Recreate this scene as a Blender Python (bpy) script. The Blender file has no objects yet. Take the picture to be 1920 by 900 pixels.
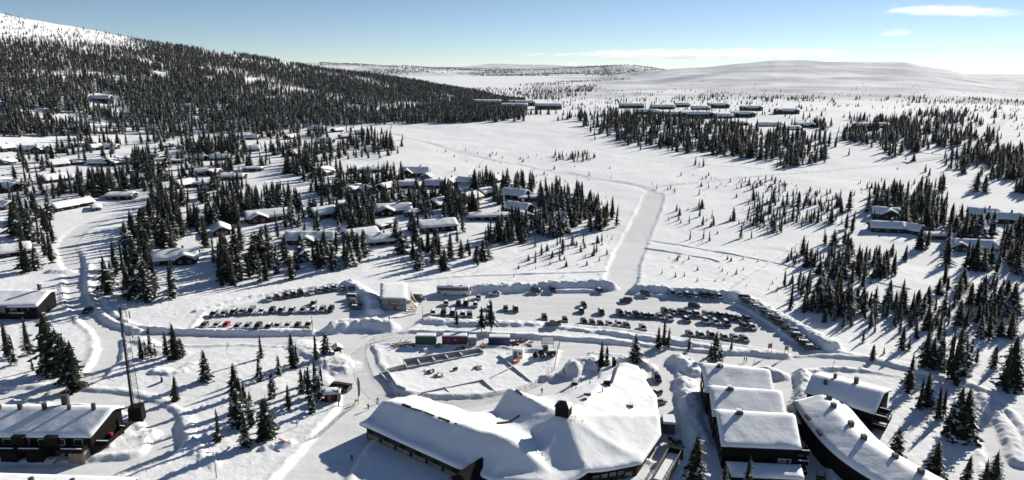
import bpy, bmesh, math, random
import numpy as np
from mathutils import Vector, Matrix
from mathutils.geometry import delaunay_2d_cdt

scene = bpy.context.scene
C = scene.collection
R = math.radians

# ------------------------------------------------------------------ camera, sky, sun, exposure
CAM_H, PITCH, FPX = 80.0, R(13.6), 1321.0
cam_data = bpy.data.cameras.new('camera')
cam_data.sensor_width = 36.0
cam_data.lens = 36.0 * FPX / 1920.0
cam_data.clip_start = 1.0
cam_data.clip_end = 90000.0
cam = bpy.data.objects.new('camera', cam_data)
cam.location = (0, 0, CAM_H)
cam.rotation_euler = (R(90) - PITCH, 0, 0)
C.objects.link(cam)
scene.camera = cam

SUN_AZ, SUN_EL = R(45), R(21.5)          # to the right of the view, low
world = bpy.data.worlds.new('World')
scene.world = world
world.use_nodes = True
wn = world.node_tree
wn.nodes.clear()
w_out = wn.nodes.new('ShaderNodeOutputWorld')
w_bg = wn.nodes.new('ShaderNodeBackground')
w_sky = wn.nodes.new('ShaderNodeTexSky')
w_sky.sky_type = 'NISHITA'
w_sky.sun_disc = False
w_sky.sun_elevation = SUN_EL
w_sky.sun_rotation = SUN_AZ
w_sky.altitude = 900
w_sky.air_density = 0.62
w_sky.dust_density = 0.0
w_sky.ozone_density = 1.5
w_bg.inputs['Strength'].default_value = 0.067
wn.links.new(w_sky.outputs[0], w_bg.inputs[0])
wn.links.new(w_bg.outputs[0], w_out.inputs[0])

sun_data = bpy.data.lights.new('sun', 'SUN')
sun_data.energy = 5.0
sun_data.angle = R(0.55)
sun_data.color = (1.0, 0.94, 0.84)
sun = bpy.data.objects.new('sun', sun_data)
to_sun = Vector((math.sin(SUN_AZ) * math.cos(SUN_EL), math.cos(SUN_AZ) * math.cos(SUN_EL), math.sin(SUN_EL)))
sun.rotation_euler = to_sun.to_track_quat('Z', 'Y').to_euler()
sun.location = (200, 200, 300)
C.objects.link(sun)

scene.view_settings.view_transform = 'Standard'
scene.view_settings.look = 'None'
scene.view_settings.exposure = 0.52
scene.view_settings.gamma = 1.0
scene.view_settings.use_curve_mapping = False
try:
    scene.cycles.max_bounces = 8
    scene.cycles.diffuse_bounces = 5
    scene.cycles.volume_bounces = 4
    scene.cycles.use_denoising = True
except Exception:
    pass

# ------------------------------------------------------------------ materials
def new_mat(name):
    m = bpy.data.materials.new(name)
    m.use_nodes = True
    nt = m.node_tree
    return m, nt, nt.nodes['Principled BSDF']

def N(nt, kind, **kw):
    n = nt.nodes.new(kind)
    for k, v in kw.items():
        if k in n.inputs:
            n.inputs[k].default_value = v
        else:
            setattr(n, k, v)
    return n

def plain(name, col, rough=0.7, var=0.25, scale=1.5, metal=0.0, bump=0.0):
    """a base colour with blotchy wear in object space"""
    m, nt, b = new_mat(name)
    tc = N(nt, 'ShaderNodeTexCoord')
    no = N(nt, 'ShaderNodeTexNoise', Scale=scale, Detail=5.0, Roughness=0.65)
    nt.links.new(tc.outputs['Object'], no.inputs['Vector'])
    mr = N(nt, 'ShaderNodeMapRange')
    mr.inputs['From Min'].default_value = 0.3
    mr.inputs['From Max'].default_value = 0.7
    mr.inputs['To Min'].default_value = 1 - var
    mr.inputs['To Max'].default_value = 1 + var
    nt.links.new(no.outputs[0], mr.inputs['Value'])
    mx = N(nt, 'ShaderNodeVectorMath', operation='SCALE')
    mx.inputs[0].default_value = col[:3]
    nt.links.new(mr.outputs[0], mx.inputs['Scale'])
    nt.links.new(mx.outputs[0], b.inputs['Base Color'])
    b.inputs['Roughness'].default_value = rough
    b.inputs['Metallic'].default_value = metal
    if bump:
        bp = N(nt, 'ShaderNodeBump', Strength=bump)
        nt.links.new(no.outputs[0], bp.inputs['Height'])
        nt.links.new(bp.outputs[0], b.inputs['Normal'])
    return m

def boards(name, col, pitch=0.18, vertical=True, var=0.35):
    """timber cladding: narrow boards with their own tone and a dark joint, drawn by the material (too small to pick apart)"""
    m, nt, b = new_mat(name)
    tc = N(nt, 'ShaderNodeTexCoord')
    sep = N(nt, 'ShaderNodeSeparateXYZ')
    nt.links.new(tc.outputs['Object'], sep.inputs[0])
    if vertical:
        ad = N(nt, 'ShaderNodeMath', operation='ADD')
        nt.links.new(sep.outputs[0], ad.inputs[0]); nt.links.new(sep.outputs[1], ad.inputs[1])
        src = ad.outputs[0]
    else:
        src = sep.outputs[2]
    dv = N(nt, 'ShaderNodeMath', operation='DIVIDE'); dv.inputs[1].default_value = pitch
    nt.links.new(src, dv.inputs[0])
    fl = N(nt, 'ShaderNodeMath', operation='FLOOR'); nt.links.new(dv.outputs[0], fl.inputs[0])
    wn_ = N(nt, 'ShaderNodeTexWhiteNoise'); wn_.noise_dimensions = '1D'
    nt.links.new(fl.outputs[0], wn_.inputs['W'])
    no = N(nt, 'ShaderNodeTexNoise', Scale=0.8, Detail=4.0)
    nt.links.new(tc.outputs['Object'], no.inputs['Vector'])
    a2 = N(nt, 'ShaderNodeMath', operation='ADD')
    nt.links.new(wn_.outputs['Value'], a2.inputs[0]); nt.links.new(no.outputs[0], a2.inputs[1])
    mr = N(nt, 'ShaderNodeMapRange')
    mr.inputs['From Min'].default_value = 0.2; mr.inputs['From Max'].default_value = 1.6
    mr.inputs['To Min'].default_value = 1 - var; mr.inputs['To Max'].default_value = 1 + var
    nt.links.new(a2.outputs[0], mr.inputs['Value'])
    mx = N(nt, 'ShaderNodeVectorMath', operation='SCALE')
    mx.inputs[0].default_value = col
    nt.links.new(mr.outputs[0], mx.inputs['Scale'])
    nt.links.new(mx.outputs[0], b.inputs['Base Color'])
    b.inputs['Roughness'].default_value = 0.9
    b.inputs['Specular IOR Level'].default_value = 0.12
    return m

def snow_mat(name, col, col2, scales=(0.05, 0.6, 3.0), bump=0.5, dist=0.25, streak=None, rough=0.95):
    m, nt, b = new_mat(name)
    geo = N(nt, 'ShaderNodeNewGeometry')
    n1 = N(nt, 'ShaderNodeTexNoise', Scale=scales[0], Detail=4.0, Roughness=0.6)
    n2 = N(nt, 'ShaderNodeTexNoise', Scale=scales[1], Detail=6.0, Roughness=0.62)
    n3 = N(nt, 'ShaderNodeTexNoise', Scale=scales[2], Detail=4.0, Roughness=0.6)
    vec = geo.outputs['Position']
    for n in (n1, n2, n3):
        nt.links.new(vec, n.inputs['Vector'])
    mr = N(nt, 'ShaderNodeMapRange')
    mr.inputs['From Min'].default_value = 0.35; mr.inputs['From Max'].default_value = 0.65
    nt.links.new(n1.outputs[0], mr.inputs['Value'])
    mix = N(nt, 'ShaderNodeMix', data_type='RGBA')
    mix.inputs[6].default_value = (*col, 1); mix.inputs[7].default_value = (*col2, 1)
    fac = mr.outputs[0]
    if streak:
        mp = N(nt, 'ShaderNodeMapping')
        mp.inputs['Rotation'].default_value = (0, 0, streak[0])
        mp.inputs['Scale'].default_value = (streak[1], streak[2], 1)
        nt.links.new(vec, mp.inputs['Vector'])
        n4 = N(nt, 'ShaderNodeTexNoise', Scale=1.0, Detail=5.0, Roughness=0.7)
        nt.links.new(mp.outputs[0], n4.inputs['Vector'])
        m4 = N(nt, 'ShaderNodeMapRange')
        m4.inputs['From Min'].default_value = 0.38; m4.inputs['From Max'].default_value = 0.68
        nt.links.new(n4.outputs[0], m4.inputs['Value'])
        av = N(nt, 'ShaderNodeMath', operation='MULTIPLY_ADD')
        av.inputs[1].default_value = 0.6
        nt.links.new(m4.outputs[0], av.inputs[0])
        sc = N(nt, 'ShaderNodeMath', operation='MULTIPLY'); sc.inputs[1].default_value = 0.4
        nt.links.new(mr.outputs[0], sc.inputs[0]); nt.links.new(sc.outputs[0], av.inputs[2])
        fac = av.outputs[0]
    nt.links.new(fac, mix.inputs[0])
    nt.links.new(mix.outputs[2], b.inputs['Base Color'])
    ad = N(nt, 'ShaderNodeMath', operation='MULTIPLY_ADD'); ad.inputs[1].default_value = 0.28
    nt.links.new(n3.outputs[0], ad.inputs[0]); nt.links.new(n2.outputs[0], ad.inputs[2])
    bp = N(nt, 'ShaderNodeBump', Strength=min(1.0, bump * 1.5), Distance=dist)
    nt.links.new(ad.outputs[0], bp.inputs['Height'])
    nt.links.new(bp.outputs[0], b.inputs['Normal'])
    b.inputs['Roughness'].default_value = rough
    b.inputs['Specular IOR Level'].default_value = 0.03
    return m

M = {}
M['snow'] = snow_mat('snow', (0.865, 0.872, 0.872), (0.895, 0.90, 0.90), bump=0.4, dist=0.30)
M['roof_snow'] = snow_mat('roof_snow', (0.865, 0.872, 0.872), (0.895, 0.90, 0.90), scales=(0.2, 0.9, 4.0), bump=0.45, dist=0.14)
M['packed'] = snow_mat('packed_snow', (0.81, 0.81, 0.805), (0.64, 0.64, 0.63), scales=(0.05, 1.0, 5.0), bump=0.3, dist=0.10, streak=(0.12, 0.05, 0.5))
M['road'] = snow_mat('road_snow', (0.84, 0.84, 0.84), (0.68, 0.68, 0.675), scales=(0.06, 1.0, 5.0), bump=0.35, dist=0.10, streak=(0.1, 0.08, 0.5))
M['groomed'] = snow_mat('groomed_snow', (0.79, 0.795, 0.795), (0.69, 0.695, 0.695), scales=(0.04, 0.8, 4.0), bump=0.35, dist=0.12, streak=(0.2, 0.9, 0.05))
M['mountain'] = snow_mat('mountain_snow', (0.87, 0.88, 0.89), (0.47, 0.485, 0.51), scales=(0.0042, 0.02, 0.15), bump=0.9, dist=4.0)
M['lake'] = snow_mat('lake_snow', (0.86, 0.875, 0.885), (0.83, 0.845, 0.86), scales=(0.002, 0.01, 0.1), bump=0.1, dist=0.5)
M['dark_wood'] = boards('dark_wood', (0.016, 0.012, 0.010))
M['black_wood'] = boards('black_wood', (0.0075, 0.0068, 0.007))
M['brown_wood'] = boards('brown_wood', (0.040, 0.020, 0.013))
M['red_wood'] = boards('red_wood', (0.050, 0.017, 0.013))
M['tan_wood'] = boards('tan_wood', (0.30, 0.21, 0.11))
M['grey_wood'] = boards('grey_wood', (0.10, 0.105, 0.11))
M['blue_wood'] = boards('blue_wood', (0.06, 0.08, 0.095))
M['teal_wood'] = boards('teal_wood', (0.022, 0.036, 0.038))
M['weathered'] = boards('weathered_wood', (0.24, 0.205, 0.16))
M['grey_panel'] = boards('grey_panel', (0.20, 0.225, 0.245), pitch=0.6, vertical=False, var=0.12)
M['fascia'] = plain('fascia', (0.012, 0.010, 0.010), 0.9)
M['trim'] = plain('trim', (0.62, 0.62, 0.60), 0.5, 0.1)
M['trim_dark'] = plain('trim_dark', (0.05, 0.045, 0.04), 0.6, 0.2)
M['red_door'] = plain('red_door', (0.30, 0.045, 0.03), 0.5, 0.15)
M['stone'] = plain('stone', (0.055, 0.05, 0.048), 0.85, 0.45, 4.0, bump=0.4)
M['concrete'] = plain('concrete', (0.33, 0.325, 0.31), 0.85, 0.2, 1.2, bump=0.2)
M['metal'] = plain('metal', (0.30, 0.31, 0.32), 0.45, 0.2, 2.0, metal=0.7)
M['dark_metal'] = plain('dark_metal', (0.035, 0.036, 0.04), 0.5, 0.2, 2.0, metal=0.3)
M['steel_pole'] = plain('steel_pole', (0.16, 0.165, 0.17), 0.5, 0.2, 2.0, metal=0.5)
M['white_paint'] = plain('white_paint', (0.74, 0.74, 0.73), 0.4, 0.08)
M['rubber'] = plain('rubber', (0.012, 0.012, 0.012), 0.85, 0.2)
M['chrome'] = plain('wheel_metal', (0.35, 0.36, 0.37), 0.35, 0.2, metal=0.8)
M['yellow'] = plain('yellow', (0.62, 0.42, 0.03), 0.5, 0.15)
M['orange'] = plain('orange', (0.55, 0.17, 0.03), 0.55, 0.2)
M['red_paint'] = plain('red_paint', (0.33, 0.035, 0.03), 0.5, 0.15)
M['pink_mark'] = plain('red_spray', (0.62, 0.16, 0.17), 0.7, 0.2)
M['green_container'] = plain('green_container', (0.020, 0.085, 0.055), 0.55, 0.3, 0.8)
M['red_container'] = plain('red_container', (0.115, 0.022, 0.024), 0.55, 0.35, 0.8)
M['blue_container'] = plain('blue_container', (0.022, 0.034, 0.105), 0.55, 0.3, 0.8)
M['grey_container'] = plain('grey_container', (0.16, 0.19, 0.20), 0.55, 0.2, 0.8)
M['timber'] = plain('timber', (0.26, 0.17, 0.10), 0.85, 0.5, 3.0, bump=0.3)
M['banner'] = plain('banner', (0.045, 0.055, 0.05), 0.7, 0.2)
M['net'] = plain('net', (0.10, 0.09, 0.08), 0.8, 0.2)
M['tower'] = plain('tower', (0.028, 0.034, 0.045), 0.5, 0.25, 1.0, metal=0.3)
M['skin'] = plain('skin', (0.42, 0.24, 0.17), 0.6, 0.08)
M['bark'] = plain('bark', (0.045, 0.034, 0.027), 0.9, 0.4, 6.0, bump=0.5)

def glass_mat(name, col, rough=0.08):
    m, nt, b = new_mat(name)
    b.inputs['Base Color'].default_value = (*col, 1)
    b.inputs['Roughness'].default_value = rough
    b.inputs['Specular IOR Level'].default_value = 0.6
    no = N(nt, 'ShaderNodeTexNoise', Scale=0.7)
    mr = N(nt, 'ShaderNodeMapRange'); mr.inputs['To Min'].default_value = rough * 0.6; mr.inputs['To Max'].default_value = rough * 2.2
    nt.links.new(no.outputs[0], mr.inputs['Value']); nt.links.new(mr.outputs[0], b.inputs['Roughness'])
    return m
M['pane'] = glass_mat('window_glass', (0.02, 0.026, 0.03))
M['car_glass'] = glass_mat('car_glass', (0.012, 0.015, 0.018), 0.05)
M['lamp_glass'] = glass_mat('lamp_glass', (0.55, 0.56, 0.55), 0.1)

def tinted(name, rough=0.35, metal=0.0, coat=0.0, dirt=0.0):
    """one paint for many things: colour comes from the object's own colour; road salt and frost lie over it in blotches"""
    m, nt, b = new_mat(name)
    oi = N(nt, 'ShaderNodeObjectInfo')
    tc = N(nt, 'ShaderNodeTexCoord')
    no = N(nt, 'ShaderNodeTexNoise', Scale=1.6, Detail=5.0)
    nt.links.new(tc.outputs['Object'], no.inputs['Vector'])
    mr = N(nt, 'ShaderNodeMapRange')
    mr.inputs['From Min'].default_value = 0.42; mr.inputs['From Max'].default_value = 0.75
    mr.inputs['To Max'].default_value = dirt
    nt.links.new(no.outputs[0], mr.inputs['Value'])
    mix = N(nt, 'ShaderNodeMix', data_type='RGBA')
    mix.inputs[7].default_value = (0.34, 0.34, 0.33, 1)
    nt.links.new(mr.outputs[0], mix.inputs[0])
    nt.links.new(oi.outputs['Color'], mix.inputs[6])
    nt.links.new(mix.outputs[2], b.inputs['Base Color'])
    b.inputs['Roughness'].default_value = rough
    b.inputs['Metallic'].default_value = metal
    b.inputs['Coat Weight'].default_value = coat
    b.inputs['Coat Roughness'].default_value = 0.12
    return m
M['car_paint'] = tinted('car_paint', 0.38, 0.1, 0.5, 0.22)
M['cloth'] = tinted('cloth', 0.85, 0.0, 0.0, 0.1)

def spruce_mat(name, lo, hi):
    m, nt, b = new_mat(name)
    geo = N(nt, 'ShaderNodeNewGeometry'); oi = N(nt, 'ShaderNodeObjectInfo'); tc = N(nt, 'ShaderNodeTexCoord')
    sep = N(nt, 'ShaderNodeSeparateXYZ'); nt.links.new(geo.outputs['Normal'], sep.inputs[0])
    up = N(nt, 'ShaderNodeMapRange'); up.inputs['From Min'].default_value = 0.25; up.inputs['From Max'].default_value = 0.8
    nt.links.new(sep.outputs[2], up.inputs['Value'])
    no = N(nt, 'ShaderNodeTexNoise', Scale=9.0, Detail=3.0)
    nt.links.new(tc.outputs['Object'], no.inputs['Vector'])
    thr = N(nt, 'ShaderNodeMapRange')      # per-tree amount of snow
    thr.inputs['To Min'].default_value = lo; thr.inputs['To Max'].default_value = hi
    nt.links.new(oi.outputs['Random'], thr.inputs['Value'])
    sb = N(nt, 'ShaderNodeMath', operation='SUBTRACT'); nt.links.new(no.outputs[0], sb.inputs[0]); nt.links.new(thr.outputs[0], sb.inputs[1])
    ml = N(nt, 'ShaderNodeMath', operation='MULTIPLY'); ml.inputs[1].default_value = 14.0; ml.use_clamp = True
    nt.links.new(sb.outputs[0], ml.inputs[0])
    m2 = N(nt, 'ShaderNodeMath', operation='MULTIPLY'); nt.links.new(ml.outputs[0], m2.inputs[0]); nt.links.new(up.outputs[0], m2.inputs[1])
    bf = N(nt, 'ShaderNodeMath', operation='SUBTRACT'); bf.inputs[0].default_value = 1.0; nt.links.new(geo.outputs['Backfacing'], bf.inputs[1])
    m3 = N(nt, 'ShaderNodeMath', operation='MULTIPLY'); nt.links.new(m2.outputs[0], m3.inputs[0]); nt.links.new(bf.outputs[0], m3.inputs[1])
    n2 = N(nt, 'ShaderNodeTexNoise', Scale=2.0, Detail=2.0); nt.links.new(tc.outputs['Object'], n2.inputs['Vector'])
    gr = N(nt, 'ShaderNodeMix', data_type='RGBA')
    gr.inputs[6].default_value = (0.008, 0.012, 0.008, 1); gr.inputs[7].default_value = (0.028, 0.034, 0.018, 1)
    nt.links.new(n2.outputs[0], gr.inputs[0])
    mix = N(nt, 'ShaderNodeMix', data_type='RGBA')
    mix.inputs[7].default_value = (0.80, 0.82, 0.84, 1)
    nt.links.new(gr.outputs[2], mix.inputs[6]); nt.links.new(m3.outputs[0], mix.inputs[0])
    nt.links.new(mix.outputs[2], b.inputs['Base Color'])
    b.inputs['Roughness'].default_value = 0.8
    b.inputs['Specular IOR Level'].default_value = 0.15
    return m
M['needles'] = spruce_mat('spruce_needles', 0.50, 0.64)
M['needles_frosted'] = spruce_mat('frosted_needles', 0.44, 0.58)

# ------------------------------------------------------------------ object helpers
def link(o, parent=None):
    C.objects.link(o)
    if parent is not None:
        o.parent = parent
    return o

def tag(o, label=None, cat=None, group=None, kind=None):
    if label: o['label'] = label
    if cat: o['category'] = cat
    if group: o['group'] = group
    if kind: o['kind'] = kind
    return o

def empty(name, loc, rz=0.0, label=None, cat=None, group=None):
    o = bpy.data.objects.new(name, None)
    o.empty_display_size = 0.5
    o.location = loc
    o.rotation_euler = (0, 0, rz)
    C.objects.link(o)
    return tag(o, label, cat, group)

class MB:
    """collects boxes, prisms, tubes and sheets; build() links them as one mesh object"""
    def __init__(self):
        self.v = []; self.f = []; self.mi = []
    def add(self, verts, faces, mi=0):
        n = len(self.v)
        self.v += [tuple(p) for p in verts]
        self.f += [tuple(i + n for i in f) for f in faces]
        self.mi += [mi] * len(faces)
        return self
    def box(self, c, s, rz=0.0, mi=0, taper=1.0):
        cx, cy, cz = c; sx, sy, sz = (k / 2 for k in s)
        co, si = math.cos(rz), math.sin(rz)
        vs = []
        for dz in (-sz, sz):
            t = taper if dz > 0 else 1.0
            for dx, dy in ((-sx, -sy), (sx, -sy), (sx, sy), (-sx, sy)):
                dx *= t; dy *= t
                vs.append((cx + dx * co - dy * si, cy + dx * si + dy * co, cz + dz))
        return self.add(vs, [(3, 2, 1, 0), (4, 5, 6, 7), (0, 1, 5, 4), (1, 2, 6, 5), (2, 3, 7, 6), (3, 0, 4, 7)], mi)
    def beam(self, a, b, w, h=None, mi=0):
        a = Vector(a); b = Vector(b); d = b - a
        if d.length < 1e-6: return self
        h = h or w
        q = d.to_track_quat('X', 'Z')
        vs = []
        for x in (0, d.length):
            for y, z in ((-w / 2, -h / 2), (w / 2, -h / 2), (w / 2, h / 2), (-w / 2, h / 2)):
                vs.append(a + q @ Vector((x, y, z)))
        return self.add(vs, [(0, 3, 2, 1), (4, 5, 6, 7), (0, 1, 5, 4), (1, 2, 6, 5), (2, 3, 7, 6), (3, 0, 4, 7)], mi)
    def tube(self, a, b, r0, r1=None, n=8, mi=0):
        a = Vector(a); b = Vector(b); d = b - a
        r1 = r0 if r1 is None else r1
        q = d.to_track_quat('Z', 'Y')
        vs = []
        for p, r in ((a, r0), (b, r1)):
            for k in range(n):
                t = 2 * math.pi * k / n
                vs.append(p + q @ Vector((r * math.cos(t), r * math.sin(t), 0)))
        fs = [(k, (k + 1) % n, n + (k + 1) % n, n + k) for k in range(n)]
        fs += [tuple(range(n - 1, -1, -1)), tuple(range(n, 2 * n))]
        return self.add(vs, fs, mi)
    def prism(self, pts, h0, h1, mi=0):
        n = len(pts)
        vs = [(x, y, h0) for x, y in pts] + [(x, y, h1) for x, y in pts]
        fs = [(k, (k + 1) % n, n + (k + 1) % n, n + k) for k in range(n)]
        fs += [tuple(range(n - 1, -1, -1)), tuple(range(n, 2 * n))]
        return self.add(vs, fs, mi)
    def mesh(self, name, mats):
        me = bpy.data.meshes.new(name)
        me.from_pydata(self.v, [], self.f)
        for m in (mats if isinstance(mats, (list, tuple)) else [mats]):
            me.materials.append(m)
        if any(self.mi):
            me.polygons.foreach_set('material_index', self.mi)
        me.update()
        return me
    def build(self, name, mats, parent=None, smooth=False, loc=None):
        me = self.mesh(name, mats)
        if smooth:
            me.polygons.foreach_set('use_smooth', [True] * len(me.polygons))
        o = bpy.data.objects.new(name, me)
        if loc is not None: o.location = loc
        return link(o, parent)

def copy_tree(o, parent=None):
    c = o.copy()
    C.objects.link(c)
    c.parent = parent
    for ch in list(o.children):
        copy_tree(ch, c)
    return c

# ------------------------------------------------------------------ terrain height
def _hash(ix, iy, seed):
    h = (ix.astype(np.int64) * 374761393 + iy.astype(np.int64) * 668265263 + seed * 1442695041) & 0xFFFFFFFF
    h = ((h ^ (h >> 13)) * 1274126177) & 0xFFFFFFFF
    h = h ^ (h >> 16)
    return (h & 0xFFFFFF) / float(0xFFFFFF)

def vnoise(x, y, seed=0):
    ix = np.floor(x); iy = np.floor(y)
    fx = x - ix; fy = y - iy
    fx = fx * fx * fx * (fx * (fx * 6 - 15) + 10); fy = fy * fy * fy * (fy * (fy * 6 - 15) + 10)
    a = _hash(ix, iy, seed); b = _hash(ix + 1, iy, seed); c = _hash(ix, iy + 1, seed); d = _hash(ix + 1, iy + 1, seed)
    return a + (b - a) * fx + (c - a) * fy + (a - b - c + d) * fx * fy

def fbm(x, y, scale, octv=4, seed=0, gain=0.5):
    s = 0.0; amp = 1.0; tot = 0.0
    for k in range(octv):
        s = s + amp * (vnoise(x / scale * 2 ** k + 17.3 * k, y / scale * 2 ** k - 9.1 * k, seed + k) - 0.5)
        tot += amp; amp *= gain
    return s / tot * 2

def sstep(a, b, x):
    t = np.clip((x - a) / (b - a), 0, 1)
    return t * t * (3 - 2 * t)

COS_P, SIN_P = math.cos(PITCH), math.sin(PITCH)
HORIZON_V = 450 - FPX * math.tan(PITCH)
def az_of(u): return math.atan2((u - 960) / FPX, COS_P + (450 - HORIZON_V) / FPX * SIN_P)
def tan_of(v): return (HORIZON_V - v) / FPX * math.cos(PITCH) ** 2 / 1.0   # tangent of the elevation, near the horizon

# compass bearings of the ridges and how high they stand over the eye line
LEFT = [(-900, -10, 1300, 560), (-400, 12, 1350, 620), (0, 41, 1400, 690), (130, 60, 1420, 720), (220, 73, 1440, 760), (330, 90, 1460, 790),
        (420, 103, 1480, 810), (520, 117, 1500, 830), (620, 131, 1500, 850), (700, 141, 1500, 870), (770, 151, 1500, 880), (870, 168, 1480, 880),
        (930, 178, 1450, 900), (1000, 191, 1400, 950), (1060, 201, 1400, 950)]
L_az = np.array([az_of(r[0]) for r in LEFT]); L_t = np.array([tan_of(r[1]) for r in LEFT])
L_R = np.array([r[2] for r in LEFT], float); L_F = np.array([r[3] for r in LEFT], float)
RIGHT = [(960, 160, 4200), (1050, 152, 4300), (1120, 146, 4400), (1180, 139, 4500), (1280, 127, 4600), (1380, 116, 4600), (1450, 111.5, 4600), (1500, 112, 4600),
         (1560, 116, 4500), (1640, 117, 4500), (1700, 119, 4400), (1780, 130, 4200), (1850, 143, 4000), (1920, 153, 3900), (2300, 150, 3800), (2900, 140, 3800)]
R_az = np.array([az_of(r[0]) for r in RIGHT]); R_t = np.array([tan_of(r[1]) for r in RIGHT]); R_R = np.array([r[2] for r in RIGHT], float)

def base_rise(D):
    return 0.031 * np.clip(D - 330, 0, None) * (1 - sstep(700, 1500, D)) + 20.0 * sstep(700, 1500, D)

def H_base(x, y):
    D = np.hypot(x, y); az = np.arctan2(x, y)
    z = base_rise(D)
    # left hillside
    Rr = np.interp(az, L_az, L_R); Ff = np.interp(az, L_az, L_F); tt = np.interp(az, L_az, L_t)
    zr = CAM_H + Rr * tt
    zf = base_rise(Ff)
    s = (D - Ff) / (Rr - Ff)
    up = sstep(-0.12, 0.25, s)
    hill = zf + (zr - zf) * np.clip(s, 0, 1)
    over = np.clip(D - Rr, 0, None)
    hill = hill - over * 0.10 - 30 * sstep(0, 700, over)
    amt = 1 - sstep(az_of(900), az_of(1010), az)
    back = np.clip(np.abs(az) - math.radians(100), 0, None)
    amt = amt * (1 - sstep(0, 0.6, back))
    zl = z + np.clip(hill - z, 0, None) * up * amt
    # right mountain
    Rm = np.interp(az, R_az, R_R); tm = np.interp(az, R_az, R_t)
    zm = CAM_H + Rm * tm
    s2 = np.clip((D - 1150) / (Rm - 1150), 0, 1)
    mt = 20 + (zm - 20) * s2 ** 1.45
    over2 = np.clip(D - Rm, 0, None)
    mt = mt - over2 * 0.045
    amt2 = sstep(az_of(930), az_of(1130), az) * (1 - sstep(0, 0.6, back))
    zz = zl + np.clip(mt - zl, 0, None) * sstep(1100, 1500, D) * amt2
    # far hills behind the lake
    fh = sstep(7300, 9800, D) * (92 + 120 * fbm(x, y, 2400, 4, 5)) + sstep(11000, 14500, D) * 55
    fh = fh * (1 - sstep(az_of(1150), az_of(1330), az))
    zz = np.where(D > 7000, np.maximum(zz, 18 + fh), zz)
    # relief
    far = sstep(320, 700, D)
    zz = zz + far * 1.6 * fbm(x, y, 130, 3, 11) * (1 - sstep(2600, 3000, D) * (az < az_of(1120)))
    zz = zz + amt2 * sstep(1600, 2600, D) * (1 - sstep(5000, 6500, D)) * 24 * fbm(x * 0.7, y * 0.6, 480, 4, 21)
    zz = zz + amt * sstep(0.1, 0.5, s) * (1 - sstep(1.0, 1.6, s)) * 5 * fbm(x, y, 170, 3, 31)
    return zz

def rays(u, v):
    xc = (np.asarray(u, float) - 960) / FPX; yc = (450 - np.asarray(v, float)) / FPX
    return np.stack([xc, COS_P + yc * SIN_P, -SIN_P + yc * COS_P], -1)

def cast(u, v, fn):
    """where the sight line through a picture point meets the terrain"""
    u = np.atleast_1d(np.asarray(u, float)); v = np.atleast_1d(np.asarray(v, float))
    d = rays(u, v)
    ts = np.concatenate([np.arange(100, 420, 4.0), np.geomspace(420, 14000, 260)])
    p = d[:, None, :] * ts[None, :, None]
    hit = CAM_H + p[..., 2] <= fn(p[..., 0], p[..., 1])
    done = hit.any(1); k = np.where(done, hit.argmax(1), len(ts) - 1)
    t_lo = ts[np.maximum(k - 1, 0)]; t_hi = ts[k]
    for _ in range(18):
        m = (t_lo + t_hi) / 2; p = d * m[:, None]
        below = CAM_H + p[:, 2] <= fn(p[:, 0], p[:, 1])
        t_hi = np.where(below, m, t_hi); t_lo = np.where(below, t_lo, m)
    p = d * t_hi[:, None]
    return p[:, 0], p[:, 1], done

def flat(u, v, z=0.0):
    d = rays(u, v); t = (z - CAM_H) / d[..., 2]
    return (d * t[..., None])[..., :2] if d.ndim > 1 else (d * t)[:2]

def wpts(px):
    """ground points (world metres) under a list of picture points"""
    u = [p[0] for p in px]; v = [p[1] for p in px]
    x, y, _ = cast(u, v, H_base)
    return np.stack([x, y], 1)

def seg_dist(x, y, pts, closed=False):
    best = np.full(x.shape, 1e9); arc = np.zeros(x.shape); L0 = 0.0
    P = list(pts) + ([pts[0]] if closed else [])
    for a, b in zip(P[:-1], P[1:]):
        dx, dy = b[0] - a[0], b[1] - a[1]; L = math.hypot(dx, dy) + 1e-9
        t = np.clip(((x - a[0]) * dx + (y - a[1]) * dy) / (L * L), 0, 1)
        d = np.hypot(x - a[0] - t * dx, y - a[1] - t * dy)
        m = d < best
        best = np.where(m, d, best); arc = np.where(m, L0 + t * L, arc); L0 += L
    return best, arc, L0

def inside(x, y, pts):
    r = np.zeros(np.shape(x), bool); n = len(pts)
    for i in range(n):
        x1, y1 = pts[i]; x2, y2 = pts[(i + 1) % n]
        c = ((y1 > y) != (y2 > y)) & (x < (x2 - x1) * (y - y1) / (y2 - y1 + 1e-12) + x1)
        r ^= c
    return r

def smooth_line(pts, it=2):
    pts = np.asarray(pts, float)
    for _ in range(it):
        q = [pts[0]]
        for a, b in zip(pts[:-1], pts[1:]):
            q += [a * .75 + b * .25, a * .25 + b * .75]
        q.append(pts[-1]); pts = np.array(q)
    return pts

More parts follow.
